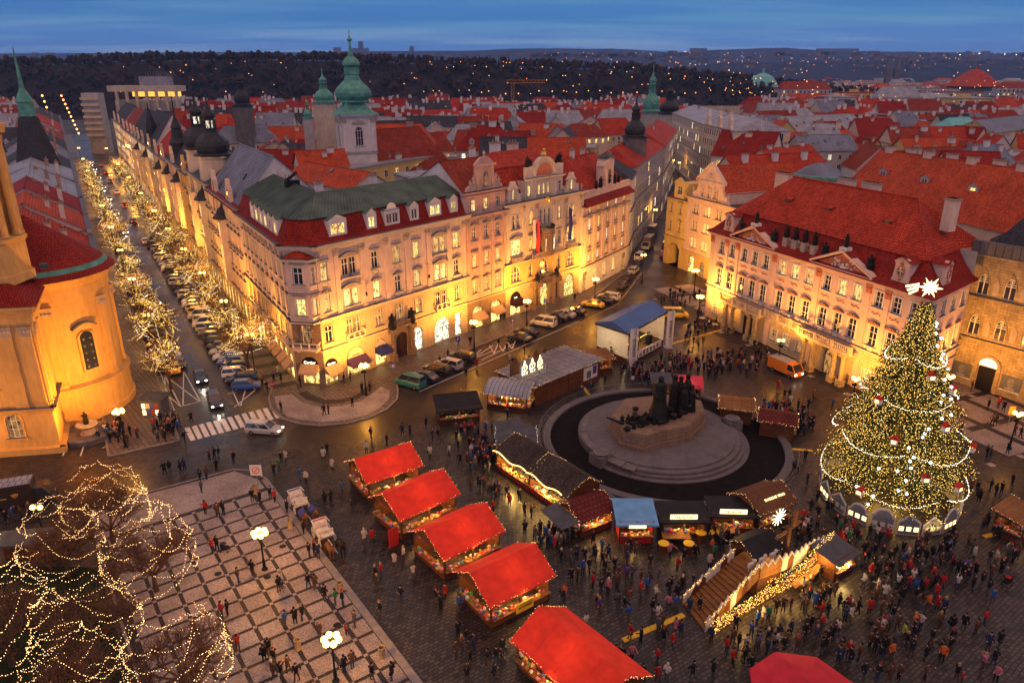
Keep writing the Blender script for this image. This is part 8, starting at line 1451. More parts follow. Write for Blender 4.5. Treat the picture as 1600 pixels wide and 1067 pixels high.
rail(SA_, top0, 0, 2.4, 1); rail(SB2, top1, 0, 2.4, 2); arcp = [V2(21.9, 52.9), V2(24.4, 54.4), V2(26.6, 56.0), V2(28.4, 57.7), V2(30.4, 59.2)]
for k, (a, c) in enumerate(zip(arcp, arcp[1:])): rail(a, c, 2.4-.35*k, 2.05-.35*k, 5+k)
for k, (a, c) in enumerate(zip([SB2+V2(.3, -.4)]+[p+V2(.4, -.7) for p in arcp], [p+V2(.4, -.7) for p in arcp])):
    f = Fac(a, c); m = MB(); wall(m, f.L, 0, .9+.3*min(k, 3), []); m.obj('lower_wall', ['plank_wood'], B, f.M); m = MB(); r = random.Random(30+k)
    for q in range(int(f.L*60)): m.octa((f.L*r.random(), -.08+r.gauss(0, .05), r.uniform(.15, 2.0+.3*k if k else 1.6)), r.uniform(.02, .04))
    m.obj('light_curtain', ['fairy_gold'], B, f.M); w = f.pt(f.L/2, -.9); point(B, 'bridge_glow', (w.x, w.y, 1.9), 330, (1, .55, .13), .5)
    if k > 1: m = MB(); m.box(0, f.L, -1.0, -.3, .9, .98); m.obj('serving_board', ['plank_light'], B, f.M)
bulbs_on(B, [((*SA_, 1.0), (*top0, 3.4)), ((*SB2, 1.0), (*top1, 3.4))], None, .08, .035, 'fairy_gold', 7)
b, F = stall('tall dark-roofed well house standing over the wooden stairs', Fac((21.9, 54.6), (24.6, 56.2)), 2.6, 3.2, .8, 'tarp_black', 'flr', 40, seed=70, wallm='dark_wood', name='well_house', goods=False)
m = MB(); m.box(-.2, .2, -.2, .2, 0, 5.2); m.obj('post', ['dark_wood'], b, F.at(F.L+.6, -.4)); m = MB(); m.tube((-1.4, 0, 4.4), (1.8, 0, 5.2), .16, None, 6); m.slab([(.6, 5.0), (.95, 5.0), (1.2, 6.4), (1.05, 6.7), (.8, 6.4)], -.12, .12); m.obj('beam', ['plank_light'], b, F.at(F.L+.4, -.4))
for k in range(3): m = MB(); m.box(-.3, .3, -.12, .12, .45, .85); [m.tube((x, 0, 0), (x, 0, .45), .04, None, 4) for x in (-.22, .22)]; m.ball((.4, 0, .95), .18, 7, 5); m.obj('cutout_sheep', ['snow_trim'], b, F.at(-1.2+k*1.4, -.7, 2.4 if k else 2.4))
b, F = stall('small dark-roofed grill booth with bright lamp at the end of the bridge', Fac((29.6, 55.0), (32.0, 56.6)), 2.2, 2.2, .3, 'tarp_grey', 'fr', 600, roof='shed', seed=71, trim=False, lcol=(1, .6, .18))
# nativity shed in the park, fountain by the church, information column
p = G(45, 882); B = root('nativity_shed', 'open nativity shed with white roof edge and a lit comet on the park lawn', 'shed', (p.x, p.y, 0)); m = MB(); m.T = TR(p.x, p.y, .05, radians(8)); m.box(-2.6, 2.6, 1.2, 1.3, 0, 2.6, 0); [m.box(x-.06, x+.06, -1.2, -1.08, 0, 2.4, 0) for x in (-2.5, 2.5)]; m.obj('frame', ['plank_wood'], B); m = MB(); m.T = TR(p.x, p.y, .05, radians(8)); m.q((-2.4, -.6, 2.6), (2.4, -.6, 2.6), (2.4, 1.4, 3.0), (-2.4, 1.4, 3.0)); m.box(-2.4, 2.4, -.65, -.6, 2.45, 2.62); m.obj('roof', ['tarp_grey'], B); m = MB(); m.T = TR(p.x-3.4, p.y, .05, radians(8)); m.tube((0, 0, 0), (.8, 0, 3.2), .04, None, 5); m.obj('mast', ['iron'], B); m = MB(); m.T = TR(p.x-2.6, p.y, 3.4, radians(8))
[m.slab([(.12*cos(a-pi/2), .12*sin(a-pi/2)), (.7*cos(a), .7*sin(a)), (.12*cos(a+pi/2), .12*sin(a+pi/2))], -.05, .05) for a in [2*pi*i/8 for i in range(8)]]; m.slab([(-.2, .15), (-2.0, -.4), (-1.9, -.65), (-.2, -.15)], -.05, .05); m.obj('comet', ['star_glow'], B)
p = V2(-54.6, 83.4); B = root('fountain', 'dark baroque fountain with bronze figure beneath the church apse', 'fountain', (p.x, p.y, 0)); m = MB(); m.lathe([(3.0, 0), (3.1, .7), (2.9, .8), (2.7, .6), (0, .5)], 18, p); m.obj('basin', ['dark_stone'], B); m = MB(); m.lathe([(1.0, .5), (.6, 1.2), (1.3, 1.7), (1.3, 1.85), (0, 1.8)], 12, p); m.obj('bowl', ['stone_trim'], B); m = MB(); statue(m, (p.x, p.y, 1.8), 1.7, 0, 3, 1.1); m.obj('figure', ['bronze'], B)
p = G(246, 648); B = root('news_kiosk', 'poster-covered news kiosk at the avenue corner', 'kiosk', (p.x, p.y, 0)); m = MB(); m.box(p.x-1.3, p.x+1.3, p.y-1.1, p.y+1.1, 0, 2.6); m.obj('body', ['lead_ledge'], B); m = MB(); m.box(p.x-1.7, p.x+1.7, p.y-1.5, p.y+1.5, 2.6, 2.85); m.obj('roof', ['tarp_grey'], B); r = random.Random(6)
for k in range(8): m = MB(); x, z = p.x-1.1+(k % 4)*.58, .5+(k//4)*.95; m.box(x-.24, x+.24, p.y-1.13, p.y-1.1, z, z+.75); m.obj('poster', [r.choice(['sign_glow', 'poster_white', 'goods_0', 'goods_5'])], B)
# cafe tables by the palace corner
for i, (x, y) in enumerate([(35.9, 129.4), (36.6, 127.6), (37.3, 125.8)]):
    b = root('cafe_table', 'white cafe table by the yellow palace corner, %s from the street' % ORD[i], 'table', (x, y, 0), 0, 'cafe tables'); m = MB(); m.box(x-.5, x+.5, y-.5, y+.5, .72, .76); m.obj('top', ['snow_trim'], b); m = MB(); m.lathe([(.3, .05), (.05, .1), (.05, .72)], 8, (x, y)); m.obj('leg', ['iron'], b)
    for s in (-1, 1): c_ = root('cafe_chair', 'dark cafe chair %s the %s white cafe table' % ('left of' if s < 0 else 'right of', ORD[i]), 'chair', (x+s*.9, y, 0), 0, 'cafe chairs'); m = MB(); X = x+s*.9; m.box(X-.22, X+.22, y-.22, y+.22, .42, .46); m.obj('seat', ['dark_wood'], c_); m = MB(); m.box(X+s*.2-.02, X+s*.2+.02, y-.22, y+.22, .46, .95); m.obj('backrest', ['dark_wood'], c_); [(lambda mm: (mm.tube((X+a*.18, y+bb*.18, .05), (X+a*.18, y+bb*.18, .42), .02, None, 4), mm.obj('leg', ['iron'], c_)))(MB()) for a in (-1, 1) for bb in (-1, 1)]
# signs
def sign(px, py, h, kind, lab):
    p = G(px, py); b = root('road_sign', lab, 'sign', (p.x, p.y, 0), 0, 'road signs'); m = MB(); m.tube((p.x, p.y, 0), (p.x, p.y, h), .035, None, 6); m.obj('post', ['steel'], b); f = Fac((p.x-.3, p.y-.06), (p.x+.3, p.y-.06)); m = MB(); 
    if kind == 'P': m.box(-.1, .7, -.03, 0, h-.85, h); o = m.obj('plate', ['flag_blue'], b, f.M); letters(o, f.at(.3, -.04, h-.62), 'P', .5, 'poster_white')
    elif kind == 'no': m.slab(arc(.3, h-.35, .35, 14, 0, 2*pi)[:-1], -.03, 0); o = m.obj('plate', ['lantern_red'], b, f.M); k = MB(); k.box(.06, .54, -.045, -.03, h-.41, h-.29); k.obj('bar', ['poster_white'], o, f.M)
    elif kind == 'board': m.box(-.35, .95, -.04, 0, h-1.3, h); o = m.obj('board', ['poster_white'], b, f.M); k = MB(); A = arc(.3, h-.65, .42, 14, 0, 2*pi); [k.slab([a, c, ((c[0]-.3)*.8+.3, (c[1]-h+.65)*.8+h-.65), ((a[0]-.3)*.8+.3, (a[1]-h+.65)*.8+h-.65)], -.06, -.04) for a, c in zip(A, A[1:])]; k.slab([(0, h-.95), (.08, h-1.0), (.6, h-.35), (.52, h-.3)], -.06, -.04); k.obj('symbol', ['goods_0'], o, f.M)
    else: m.box(-.1, .7, -.03, 0, h-1.2, h); m.obj('plate', ['yellow_paint'], b, f.M)
for a in [(405, 770, 3.6, 'board', 'white board with a crossed bicycle sign at the plaza corner'), (428, 622, 2.6, 'no', 'round red no-entry sign at the jeweller corner'), (616, 596, 3.0, 'P', 'blue parking sign by the green van'), (716, 552, 3.0, 'P', 'blue parking sign before the white-lit shop'), (801, 522, 3.0, 'P', 'blue parking sign near the ministry awning'), (852, 490, 3.0, 'P', 'blue parking sign before the ministry portal'), (691, 645, 2.6, 'P', 'blue sign beside the candle kiosk'), (1573, 671, 3.4, 'yellow', 'orange information sign before the stone house')]: sign(*a)
# park railing
b = root('park_railing', 'low black iron railing along the park lawn', 'fence', (-50, 66, 0)); A_, B_ = G(-20, 838), G(118, 800); d = B_-A_; n = int(d.length/2)
for k in range(n):
    a, c = A_+d*k/n, A_+d*(k+1)/n; m = MB(); m.tube((*a, .0), (*a, 1.0), .03, None, 5); m.tube((*a, .9), (*c, .9), .02, None, 4); m.tube((*a, .25), (*c, .25), .02, None, 4); [m.tube((*(a.lerp(c, q/9)), .1), (*(a.lerp(c, q/9)), 1.02), .012, .004, 3) for q in range(9)]; m.obj('panel', ['iron'], b)
# ================================================================ vehicles
PAINT = {'black': (.012, .012, .014), 'silver': (.42, .43, .45), 'white': (.66, .66, .66), 'blue': (.03, .09, .34), 'dark blue': (.012, .018, .05), 'red': (.36, .02, .02), 'yellow': (.75, .48, .03), 'green': (.02, .16, .15), 'grey': (.14, .145, .15), 'orange': (.72, .20, .015), 'brown': (.035, .022, .015), 'cream': (.62, .56, .42)}
for k, c in PAINT.items(): m_, n_, l_, b_ = nodes('paint_'+k); sset(b_, c, .28, .25 if k in ('silver', 'grey') else 0, .6); b_.inputs['Coat Weight'].default_value = .5; MT['paint_'+k] = m_
M_plain('tyre', (.012, .012, .012), .8); M_plain('rim', (.3, .3, .31), .35, .8); M_emit('headlight_on', (1, .9, .66), 14); M_emit('taillight_on', (1, .06, .03), 5); M_plain('headlight', (.5, .5, .5), .15); M_plain('taillight', (.30, .012, .01), .3)
CARS = {'hatchback': (4.1, [(-.49, .74, .80), (-.46, .84, 1.0), (-.25, .88, 1.0), (.1, .88, .98), (.27, .88, .95), (.42, .84, .84), (.48, .74, .72), (.5, .6, .6)], (-.47, .27, -.38, .09, 1.5)), 'saloon': (4.6, [(-.5, .7, .78), (-.46, .84, .98), (-.3, .89, 1.0), (.1, .89, .96), (.26, .89, .93), (.42, .85, .82), (.48, .74, .7), (.5, .6, .58)], (-.36, .25, -.22, .07, 1.44)), 'estate car': (4.7, [(-.5, .76, .85), (-.48, .86, 1.02), (-.25, .9, 1.03), (.1, .9, 1.0), (.27, .9, .96), (.42, .86, .85), (.48, .75, .72), (.5, .6, .6)], (-.49, .26, -.44, .10, 1.56)), 'van': (4.9, [(-.5, .88, 1.2), (-.49, .93, 1.25), (-.2, .94, 1.25), (.15, .94, 1.22), (.32, .93, 1.12), (.44, .88, .95), (.49, .78, .8), (.5, .6, .6)], (-.495, .34, -.48, .2, 1.95))}
def car_meshes(kind, col, on):
    k = ('car', kind, col, on)
    if k in CW: return CW[k]
    L, st, (b0, b1, t0, t1, zr) = CARS[kind]; m = MB(); S = []
    for x, w, t in st: S.append([(x*L, -w, .30), (x*L, -w*1.0, t*.72), (x*L, -w*.93, t*.93), (x*L, -w*.80, t), (x*L, w*.80, t), (x*L, w*.93, t*.93), (x*L, w, t*.72), (x*L, w, .30)])
    for A, C_ in zip(S, S[1:]):
        for i in range(8): j = (i+1) % 8; m.q(A[i], C_[i], C_[j], A[j])
    m.q(*S[0]); m.q(*S[-1][::-1]); wb = st[2][1]*.92; wt = wb*.80; zb = st[3][2]-.03; R = [(t0*L, -wt, zr), (t1*L, -wt, zr), (t1*L, wt, zr), (t0*L, wt, zr)]; Bq = [(b0*L, -wb, zb), (b1*L, -wb, zb), (b1*L, wb, zb), (b0*L, wb, zb)]
    c = (t0+t1)/2*L; m.q(*R); m.q(*[((x-c)*.8+c, y*.7, zr+.06) for x, y, z in R])
    for i in range(4): j = (i+1) % 4; P, Q = R[i], R[j]; m.q(P, Q, ((Q[0]-c)*.8+c, Q[1]*.7, zr+.06), ((P[0]-c)*.8+c, P[1]*.7, zr+.06)); m.tube(Bq[i], R[i], .055, .05, 4)
    for s in (-1, 1): xm = (b0*.45+b1*.55)*L*.6; m.tube((xm, s*wb, zb), ((t0+t1)/2*L, s*wt, zr), .05, None, 4); m.box(b1*L-.28, b1*L-.1, s*.92-.09, s*.92+.09, zb, zb+.14)
    body = m.mesh('body', ['paint_'+col], False, False); g = MB(); f = .985
    for i in range(4): j = (i+1) % 4; g.q(*[(p[0]*f, p[1]*f, p[2]) for p in (Bq[i], Bq[j], R[j], R[i])])
    glass = g.mesh('windows', ['glass_dark'], False, False); wr = .31; w = MB(); w.tube((0, -.1, 0), (0, .1, 0), wr, wr, 14, 0, True); tyre = w.mesh('wheel', ['tyre'], False, False); w = MB(); w.tube((0, -.11, 0), (0, .11, 0), .19, .19, 8, 0, True); rim = w.mesh('rim', ['rim'], False, False)
    h = MB(); h.box(L*.468, L*.497, -.14, .14, .60, .74); hl = h.mesh('headlight', ['headlight_on' if on else 'headlight']); h = MB(); h.box(-L*.503, -L*.49, -.10, .10, .68, .86); tl = h.mesh('taillight', ['taillight_on' if on else 'taillight'])
    CW[k] = (L, body, glass, tyre, rim, hl, tl, st[2][1]); return CW[k]
def car(p, ang, kind, col, label, group='cars parked around the square', on=False, parts=True, name='car'):
    L, body, glass, tyre, rim, hl, tl, w = car_meshes(kind, col, on); M = TR(p[0], p[1], .02, ang); b = root(name, label, 'van' if kind == 'van' else 'car', (p[0], p[1], 0), 0, group); put('body', body, b, M); put('windows', glass, b, M)
    for sx in (-.31, .31):
        for sy in (-1, 1):
            Q = M @ Matrix.Translation((sx*L, sy*(w-.1), .31)); o = put('wheel', tyre, b, Q)
            if parts: put('rim', rim, o, Q)
    for sy in (-1, 1): Q = M @ Matrix.Translation((0, sy*.58, 0)); put('headlight', hl, b, Q); put('taillight', tl, b, Q)
    if on: q = M @ Vector((L*.52+.2, 0, .6)); spot(b, 'beam', tuple(q), tuple(M @ Vector((L*.5+9, 0, 0))), 160, 60, (1, .85, .6), .1)
    return b
RC = random.Random(17); TY = ['hatchback', 'saloon', 'estate car', 'hatchback']; CO = ['black', 'silver', 'white', 'black', 'dark blue', 'grey', 'white', 'black']
pre = [('hatchback', 'blue'), ('estate car', 'black'), ('estate car', 'white'), ('hatchback', 'black'), ('hatchback', 'blue'), ('saloon', 'white'), ('estate car', 'silver'), ('saloon', 'black'), ('hatchback', 'black'), ('hatchback', 'grey'), ('estate car', 'grey'), ('estate car', 'silver'), ('van', 'white'), ('hatchback', 'white'), ('van', 'white'), ('hatchback', 'yellow'), ('hatchback', 'white')]
for i in range(44):
    s = 2.5+i*2.75; x, y = AV(s, 7.0); k, c = pre[i] if i < len(pre) else (RC.choice(TY), RC.choice(CO)); car((x, y), radians(12+RC.uniform(-3, 3))+(pi if RC.random() < .5 else 0), k, c, '%s %s parked on the house side of the avenue, %s from the crossing' % (c, k, ORD[i]), 'cars parked along the avenue', parts=i < 20)
for i in range(30):
    s = 16+i*2.8
    if i > 4 and i % 7 == 5: continue
    x, y = AV(s, 15.6); k, c = [('estate car', 'black'), ('saloon', 'dark blue'), ('saloon', 'white'), ('saloon', 'white')][i] if i < 4 else (RC.choice(TY), RC.choice(CO)); car((x, y), radians(20+RC.uniform(-3, 3)), k, c, '%s %s parked on the church side of the avenue, %s from the crossing' % (c, k, ORD[i]), 'cars parked along the avenue', parts=i < 8)
for px, py, k, c, a, lab in [(641, 603, 'van', 'green', 149, 'teal green van parked at the jeweller corner'), (664, 594, 'saloon', 'dark blue', 149, 'dark blue saloon parked beside the teal van'), (683, 582, 'estate car', 'black', 149, 'black estate car parked left of the silver estate'), (701, 574, 'estate car', 'silver', 149, 'silver estate car parked before the white-lit shop'), (722, 562, 'estate car', 'black', 149, 'black off-roader parked right of the silver estate'), (812, 532, 'saloon', 'black', 149, 'black saloon parked nearest the hatched bay'), (822, 523, 'saloon', 'black', 149, 'black saloon parked second from the hatched bay'), (849, 509, 'van', 'cream', 152, 'cream taxi van parked before the ministry'), (868, 500, 'saloon', 'black', 152, 'black saloon parked behind the cream taxi van'), (881, 495, 'saloon', 'silver', 152, 'silver saloon parked before the ministry portal'), (897, 490, 'saloon', 'black', 152, 'black saloon parked right of the silver one at the ministry'), (926, 479, 'saloon', 'yellow', 152, 'pale yellow taxi saloon parked near the stage'), (940, 473, 'saloon', 'dark blue', 152, 'dark blue car between the yellow taxi and white taxi van'), (951, 468, 'estate car', 'cream', 152, 'cream taxi estate at the start of the side street'), (973, 449, 'saloon', 'black', 65, 'black saloon, first along the side street kerb'), (981, 437, 'hatchback', 'black', 65, 'black hatchback, second along the side street kerb'), (990, 426, 'estate car', 'silver', 65, 'silver estate, third along the side street kerb'), (996, 415, 'saloon', 'black', 65, 'black saloon behind the white van in the side street'), (1000, 405, 'van', 'white', 65, 'white van parked in the side street'), (1037, 401, 'hatchback', 'red', 75, 'red hatchback opposite the white van in the side street'), (1040, 388, 'van', 'dark blue', 75, 'dark van behind the red hatchback'), (1055, 496, 'van', 'yellow', -2, 'golden yellow van by the stage on the palace pavement')]:
    car(tuple(G(px, py)), radians(a), k, c, lab)
for px, py, k, c, a, lab in [(273, 580, 'hatchback', 'yellow', 118, 'yellow taxi turning into the avenue'), (314, 594, 'saloon', 'dark blue', -62, 'dark car with headlights on waiting before the crossing'), (337, 632, 'estate car', 'black', -62, 'black estate with headlights on at the zebra crossing'), (414, 676, 'estate car', 'silver', -8, 'silver estate car driving round the corner'), (210, 409, 'saloon', 'yellow', -60, 'yellow taxi with headlights coming down the avenue'), (245, 475, 'hatchback', 'black', -60, 'black hatchback coming down the avenue between the trees')]:
    car(tuple(G(px, py)), radians(a), k, c, lab, 'cars driving', on=True)
for i in range(14): x, y = AV(118+i*17, 9.3+3.6*(i % 2)); car((x, y), radians(-59 if i % 2 else 121), RC.choice(TY), RC.choice(CO), 'distant car in traffic on the avenue, %s beyond the yellow taxi' % ORD[i], 'cars driving', on=True, parts=False)
# box van, tarpaulin lorry, orange works truck
def truck(p, ang, label, bodycol, cabcol, L=6.2, h=2.9, name='delivery_van', text=None):
    b = root(name, label, 'truck', (p[0], p[1], 0)); M = TR(p[0], p[1], .02, ang); m = MB(); m.box(-L/2, L/2-1.7, -1.05, 1.05, .55, h); o = m.obj('cargo_box', [bodycol], b, M); m = MB(); m.box(-L/2+.1, L/2-1.8, -1.0, 1.0, h, h+.05); m.obj('roof_panel', ['metal_roof'], o, M)
    m = MB(); m.prism([(L/2-1.65, -1.0), (L/2-.1, -1.0), (L/2, -.7), (L/2, .7), (L/2-.1, 1.0), (L/2-1.65, 1.0)], .5, 1.25); A = [(L/2-1.65, -1.0, 1.25), (L/2-.05, -.98, 1.25), (L/2-.05, .98, 1.25), (L/2-1.65, 1.0, 1.25)]; R = [(L/2-1.65, -.92, 2.15), (L/2-.75, -.9, 2.15), (L/2-.75, .9, 2.15), (L/2-1.65, .92, 2.15)]; m.q(*R); [m.tube(A[i], R[i], .07, None, 4) for i in range(4)]; m.obj('cab', [cabcol], b, M); g = MB(); [g.q(A[i], A[(i+1) % 4], R[(i+1) % 4], R[i]) for i in range(4)]; g.obj('windows', ['glass_dark'], b, M)
    L_, body, glass, tyre, rim, hl, tl, w = car_meshes('van', 'white', True)
    for sx in (-.28, .32):
        for sy in (-1, 1): Q = M @ Matrix.Translation((sx*L, sy*.95, .36)) @ Matrix.Scale(1.15, 4); o = put('wheel', tyre, b, Q); put('rim', rim, o, Q)
    for sy in (-1, 1): m = MB(); m.box(L/2-.02, L/2+.03, sy*.7-.16, sy*.7+.16, .75, .95); m.obj('headlight', ['headlight_on' if name == 'works_truck' else 'headlight'], b, M); m = MB(); m.box(-L/2-.03, -L/2, sy*.85-.1, sy*.85+.1, .7, 1.0); m.obj('taillight', ['taillight'], b, M)
    if text: letters(b, M @ Matrix.Translation((.4, -1.07, 1.75)), text, .5, 'goods_1'); m = MB(); m.slab([(.0, 2.05), (-.28, 1.95), (-.28, 1.6), (0, 1.42), (.28, 1.6), (.28, 1.95)][::-1], -1.07, -1.055); m.obj('emblem', ['goods_4'], b, M @ Matrix.Translation((.4, 0, 0))); m = MB(); m.box(-3.0, -.4, -1.065, -1.055, 1.5, 1.58); m.obj('stripe', ['goods_1'], b, M)
    return b
truck(tuple(G(26, 790)), radians(21), 'black-brown parcel van with golden shield emblem beside the park railing', 'paint_brown', 'paint_brown', 7.4, 2.9, 'delivery_van', 'ups'); truck(tuple(G(1226, 584)), radians(-62), 'orange municipal truck before the palace', 'paint_orange', 'paint_orange', 5.4, 2.3, 'works_truck'); truck(tuple(G(1012, 388)), radians(-112), 'brown-topped lorry parked in the side street', 'brown_stone', 'paint_white', 7, 3.2, 'lorry'); truck(tuple(G(1018, 370)), radians(-112), 'second lorry behind the brown-topped one', 'dark_stone', 'paint_grey', 7, 3.2, 'lorry')
# ================================================================ people and horses
def remeshed(name, prims, voxel, ratio, nm):
    """one closed skin over limb capsules (a, b, ra, rb, tag); faces keep the nearest limb's material tag"""
    m = MB()
    for a, b, ra, rb, t in prims:
        a, b = Vector(a), Vector(b); m.tube(a, b, ra, rb, 10, 0, True); m.ball(a, ra, 10, 6); m.ball(b, rb, 10, 6)
    me = m.mesh(name, ['bark'], False, False); o = bpy.data.objects.new('tmp', me); COL.objects.link(o); r = o.modifiers.new('r', 'REMESH'); r.mode = 'VOXEL'; r.voxel_size = voxel; d = o.modifiers.new('d', 'DECIMATE'); d.ratio = ratio
    out = bpy.data.meshes.new_from_object(o.evaluated_get(bpy.context.evaluated_depsgraph_get())); bpy.data.objects.remove(o); out.name = name; out.materials.clear()
    for i in range(nm): out.materials.append(MT['bark'])
    idx = []
    for f in out.polygons:
        c = f.center; best = (1e9, 0)
        for a, b, ra, rb, t in prims:
            a, b = Vector(a), Vector(b); ab = b-a; s = max(0, min(1, (c-a).dot(ab)/max(1e-9, ab.dot(ab)))); dd = (c-a-ab*s).length-(ra+(rb-ra)*s)
            if dd < best[0]: best = (dd, t)
        idx.append(best[1])
    out.polygons.foreach_set('material_index', idx); out.polygons.foreach_set('use_smooth', [True]*len(idx)); return out
# tags: 0 coat, 1 trousers, 2 skin, 3 hair or hat, 4 shoes
def body(stride=0., lean=0., arms=((.23, .08, .90), (.23, .08, .90)), long=0, bag=0):
    P = []; hip = .93
    for s, k in ((-1, 1), (1, -1)):
        kn = (s*.10, -.14*stride*k-.03, .50); an = (s*.11, .26*stride*k*(-1)+(.0), .09+.05*abs(stride)*(k < 0)); P += [((s*.09, 0, hip), kn, .095, .068, 1), (kn, an, .066, .048, 1), (an, (an[0], an[1]-.15, .045), .05, .04, 4)]
    P += [((0, .0, hip), (0, lean*.3, 1.20), .165, .165, 0), ((-.06, lean*.3, 1.22), (-.10, lean*.5, 1.40), .13, .115, 0), ((.06, lean*.3, 1.22), (.10, lean*.5, 1.40), .13, .115, 0), ((0, lean*.5, 1.42), (0, lean*.6, 1.52), .065, .058, 2)]
    if long: P += [((-.06, 0, .70), (0, 0, 1.0), .15, .16, 0), ((.06, 0, .70), (0, 0, 1.0), .15, .16, 0)]
    h = (0, lean*.7-.02, 1.63); P += [(h, (0, h[1]-.015, 1.58), .10, .085, 2), ((0, h[1]-.10, 1.61), (0, h[1]-.115, 1.60), .016, .016, 2), ((0, h[1]+.03, 1.67), (0, h[1]+.045, 1.60), .108, .085, 3), ((0, h[1], 1.70), (0, h[1]+.01, 1.71), .10, .09, 3), ((-.1, h[1], 1.61), (-.108, h[1], 1.61), .02, .02, 2), ((.1, h[1], 1.61), (.108, h[1], 1.61), .02, .02, 2)]
    for s, (ox, oy, oz) in zip((-1, 1), arms):
        sh = Vector((s*.20, lean*.5, 1.40)); w = Vector((s*ox, -oy, oz)); mid_ = (sh+w)/2; dl = (w-sh).length; bend = sqrt(max(0, .31**2-(dl/2)**2)); el = mid_+Vector((s*.14, .85, -.3)).normalized()*bend; d = (w-el).normalized(); P += [(sh, el, .068, .055, 0), (el, w, .052, .042, 0)]; hd = w+d*.06; P.append((w, hd, .034, .036, 2)); u = d.orthogonal().normalized()
        for k in range(4): b_ = hd+u*(.018*(k-1.5))*1.3; e = b_+d*(.045+.008*(1.5-abs(k-1.5)))+Vector((-s*.012, -.01, 0)); P.append((b_, e, .0115, .010, 2))
        t0 = w+d*.02+u*.03; P.append((t0, t0+(d*.5+u).normalized()*.045, .013, .011, 2))
    if bag: P += [((.30, .02, .80), (.30, .02, .95), .10, .07, 3)]
    return P
POSES = [('standing', body()), ('standing', body(0, 0, ((.17, .22, 1.12), (.17, .22, 1.12)))), ('walking', body(.7, -.05, ((.20, .25, .98), (.22, -.2, .96)))), ('walking', body(-.6, -.06, ((.22, -.22, .96), (.18, .28, 1.05)), 1)), ('raising a camera', body(0, .03, ((.10, .26, 1.55), (.10, .26, 1.55)))), ('standing', body(0, 0, ((.22, .04, .90), (.16, .26, 1.2)), 1)), ('standing', body(.25, 0, ((.22, .05, .91), (.23, .0, .90)), 1, 1)), ('pointing', body(.2, 0, ((.22, .04, .90), (.30, .48, 1.30))))]
PM = [remeshed('person', P, .0165, .085, 5) for _, P in POSES]
CC_ = {'k': ('black', (.012, .012, .014)), 'n': ('navy', (.02, .03, .07)), 'r': ('red', (0.3, 0.018, 0.016)), 'w': ('white', (0.4, 0.37, 0.34)), 'b': ('blue', (0.02, 0.08, 0.28)), 'o': ('orange', (0.48, 0.1, 0.018)), 'g': ('green', (0.025, 0.15, 0.06)), 't': ('brown', (0.085, 0.045, 0.025)), 'p': ('pink', (0.36, 0.12, 0.16)), 'y': ('lime', (0.26, 0.4, 0.03)), 'u': ('purple', (0.08, 0.035, 0.17)), 'e': ('grey', (0.07, 0.07, 0.075))}
for k, (nm, c) in CC_.items(): M_plain('wool_'+k, c, .85, 0, .25, 6, 0, .15)
M_plain('skin', (.45, .27, .19), .55, 0, .1, 5, 0); M_plain('shoe', (.02, .016, .014), .6, 0, .1, 5, 0); M_plain('jeans', (.03, .045, .09), .85, 0, .2, 5, 0); M_plain('hair_brown', (.05, .028, .015), .7, 0, .2, 8, 0); M_plain('hair_fair', (.30, .18, .07), .7, 0, .2, 8, 0)
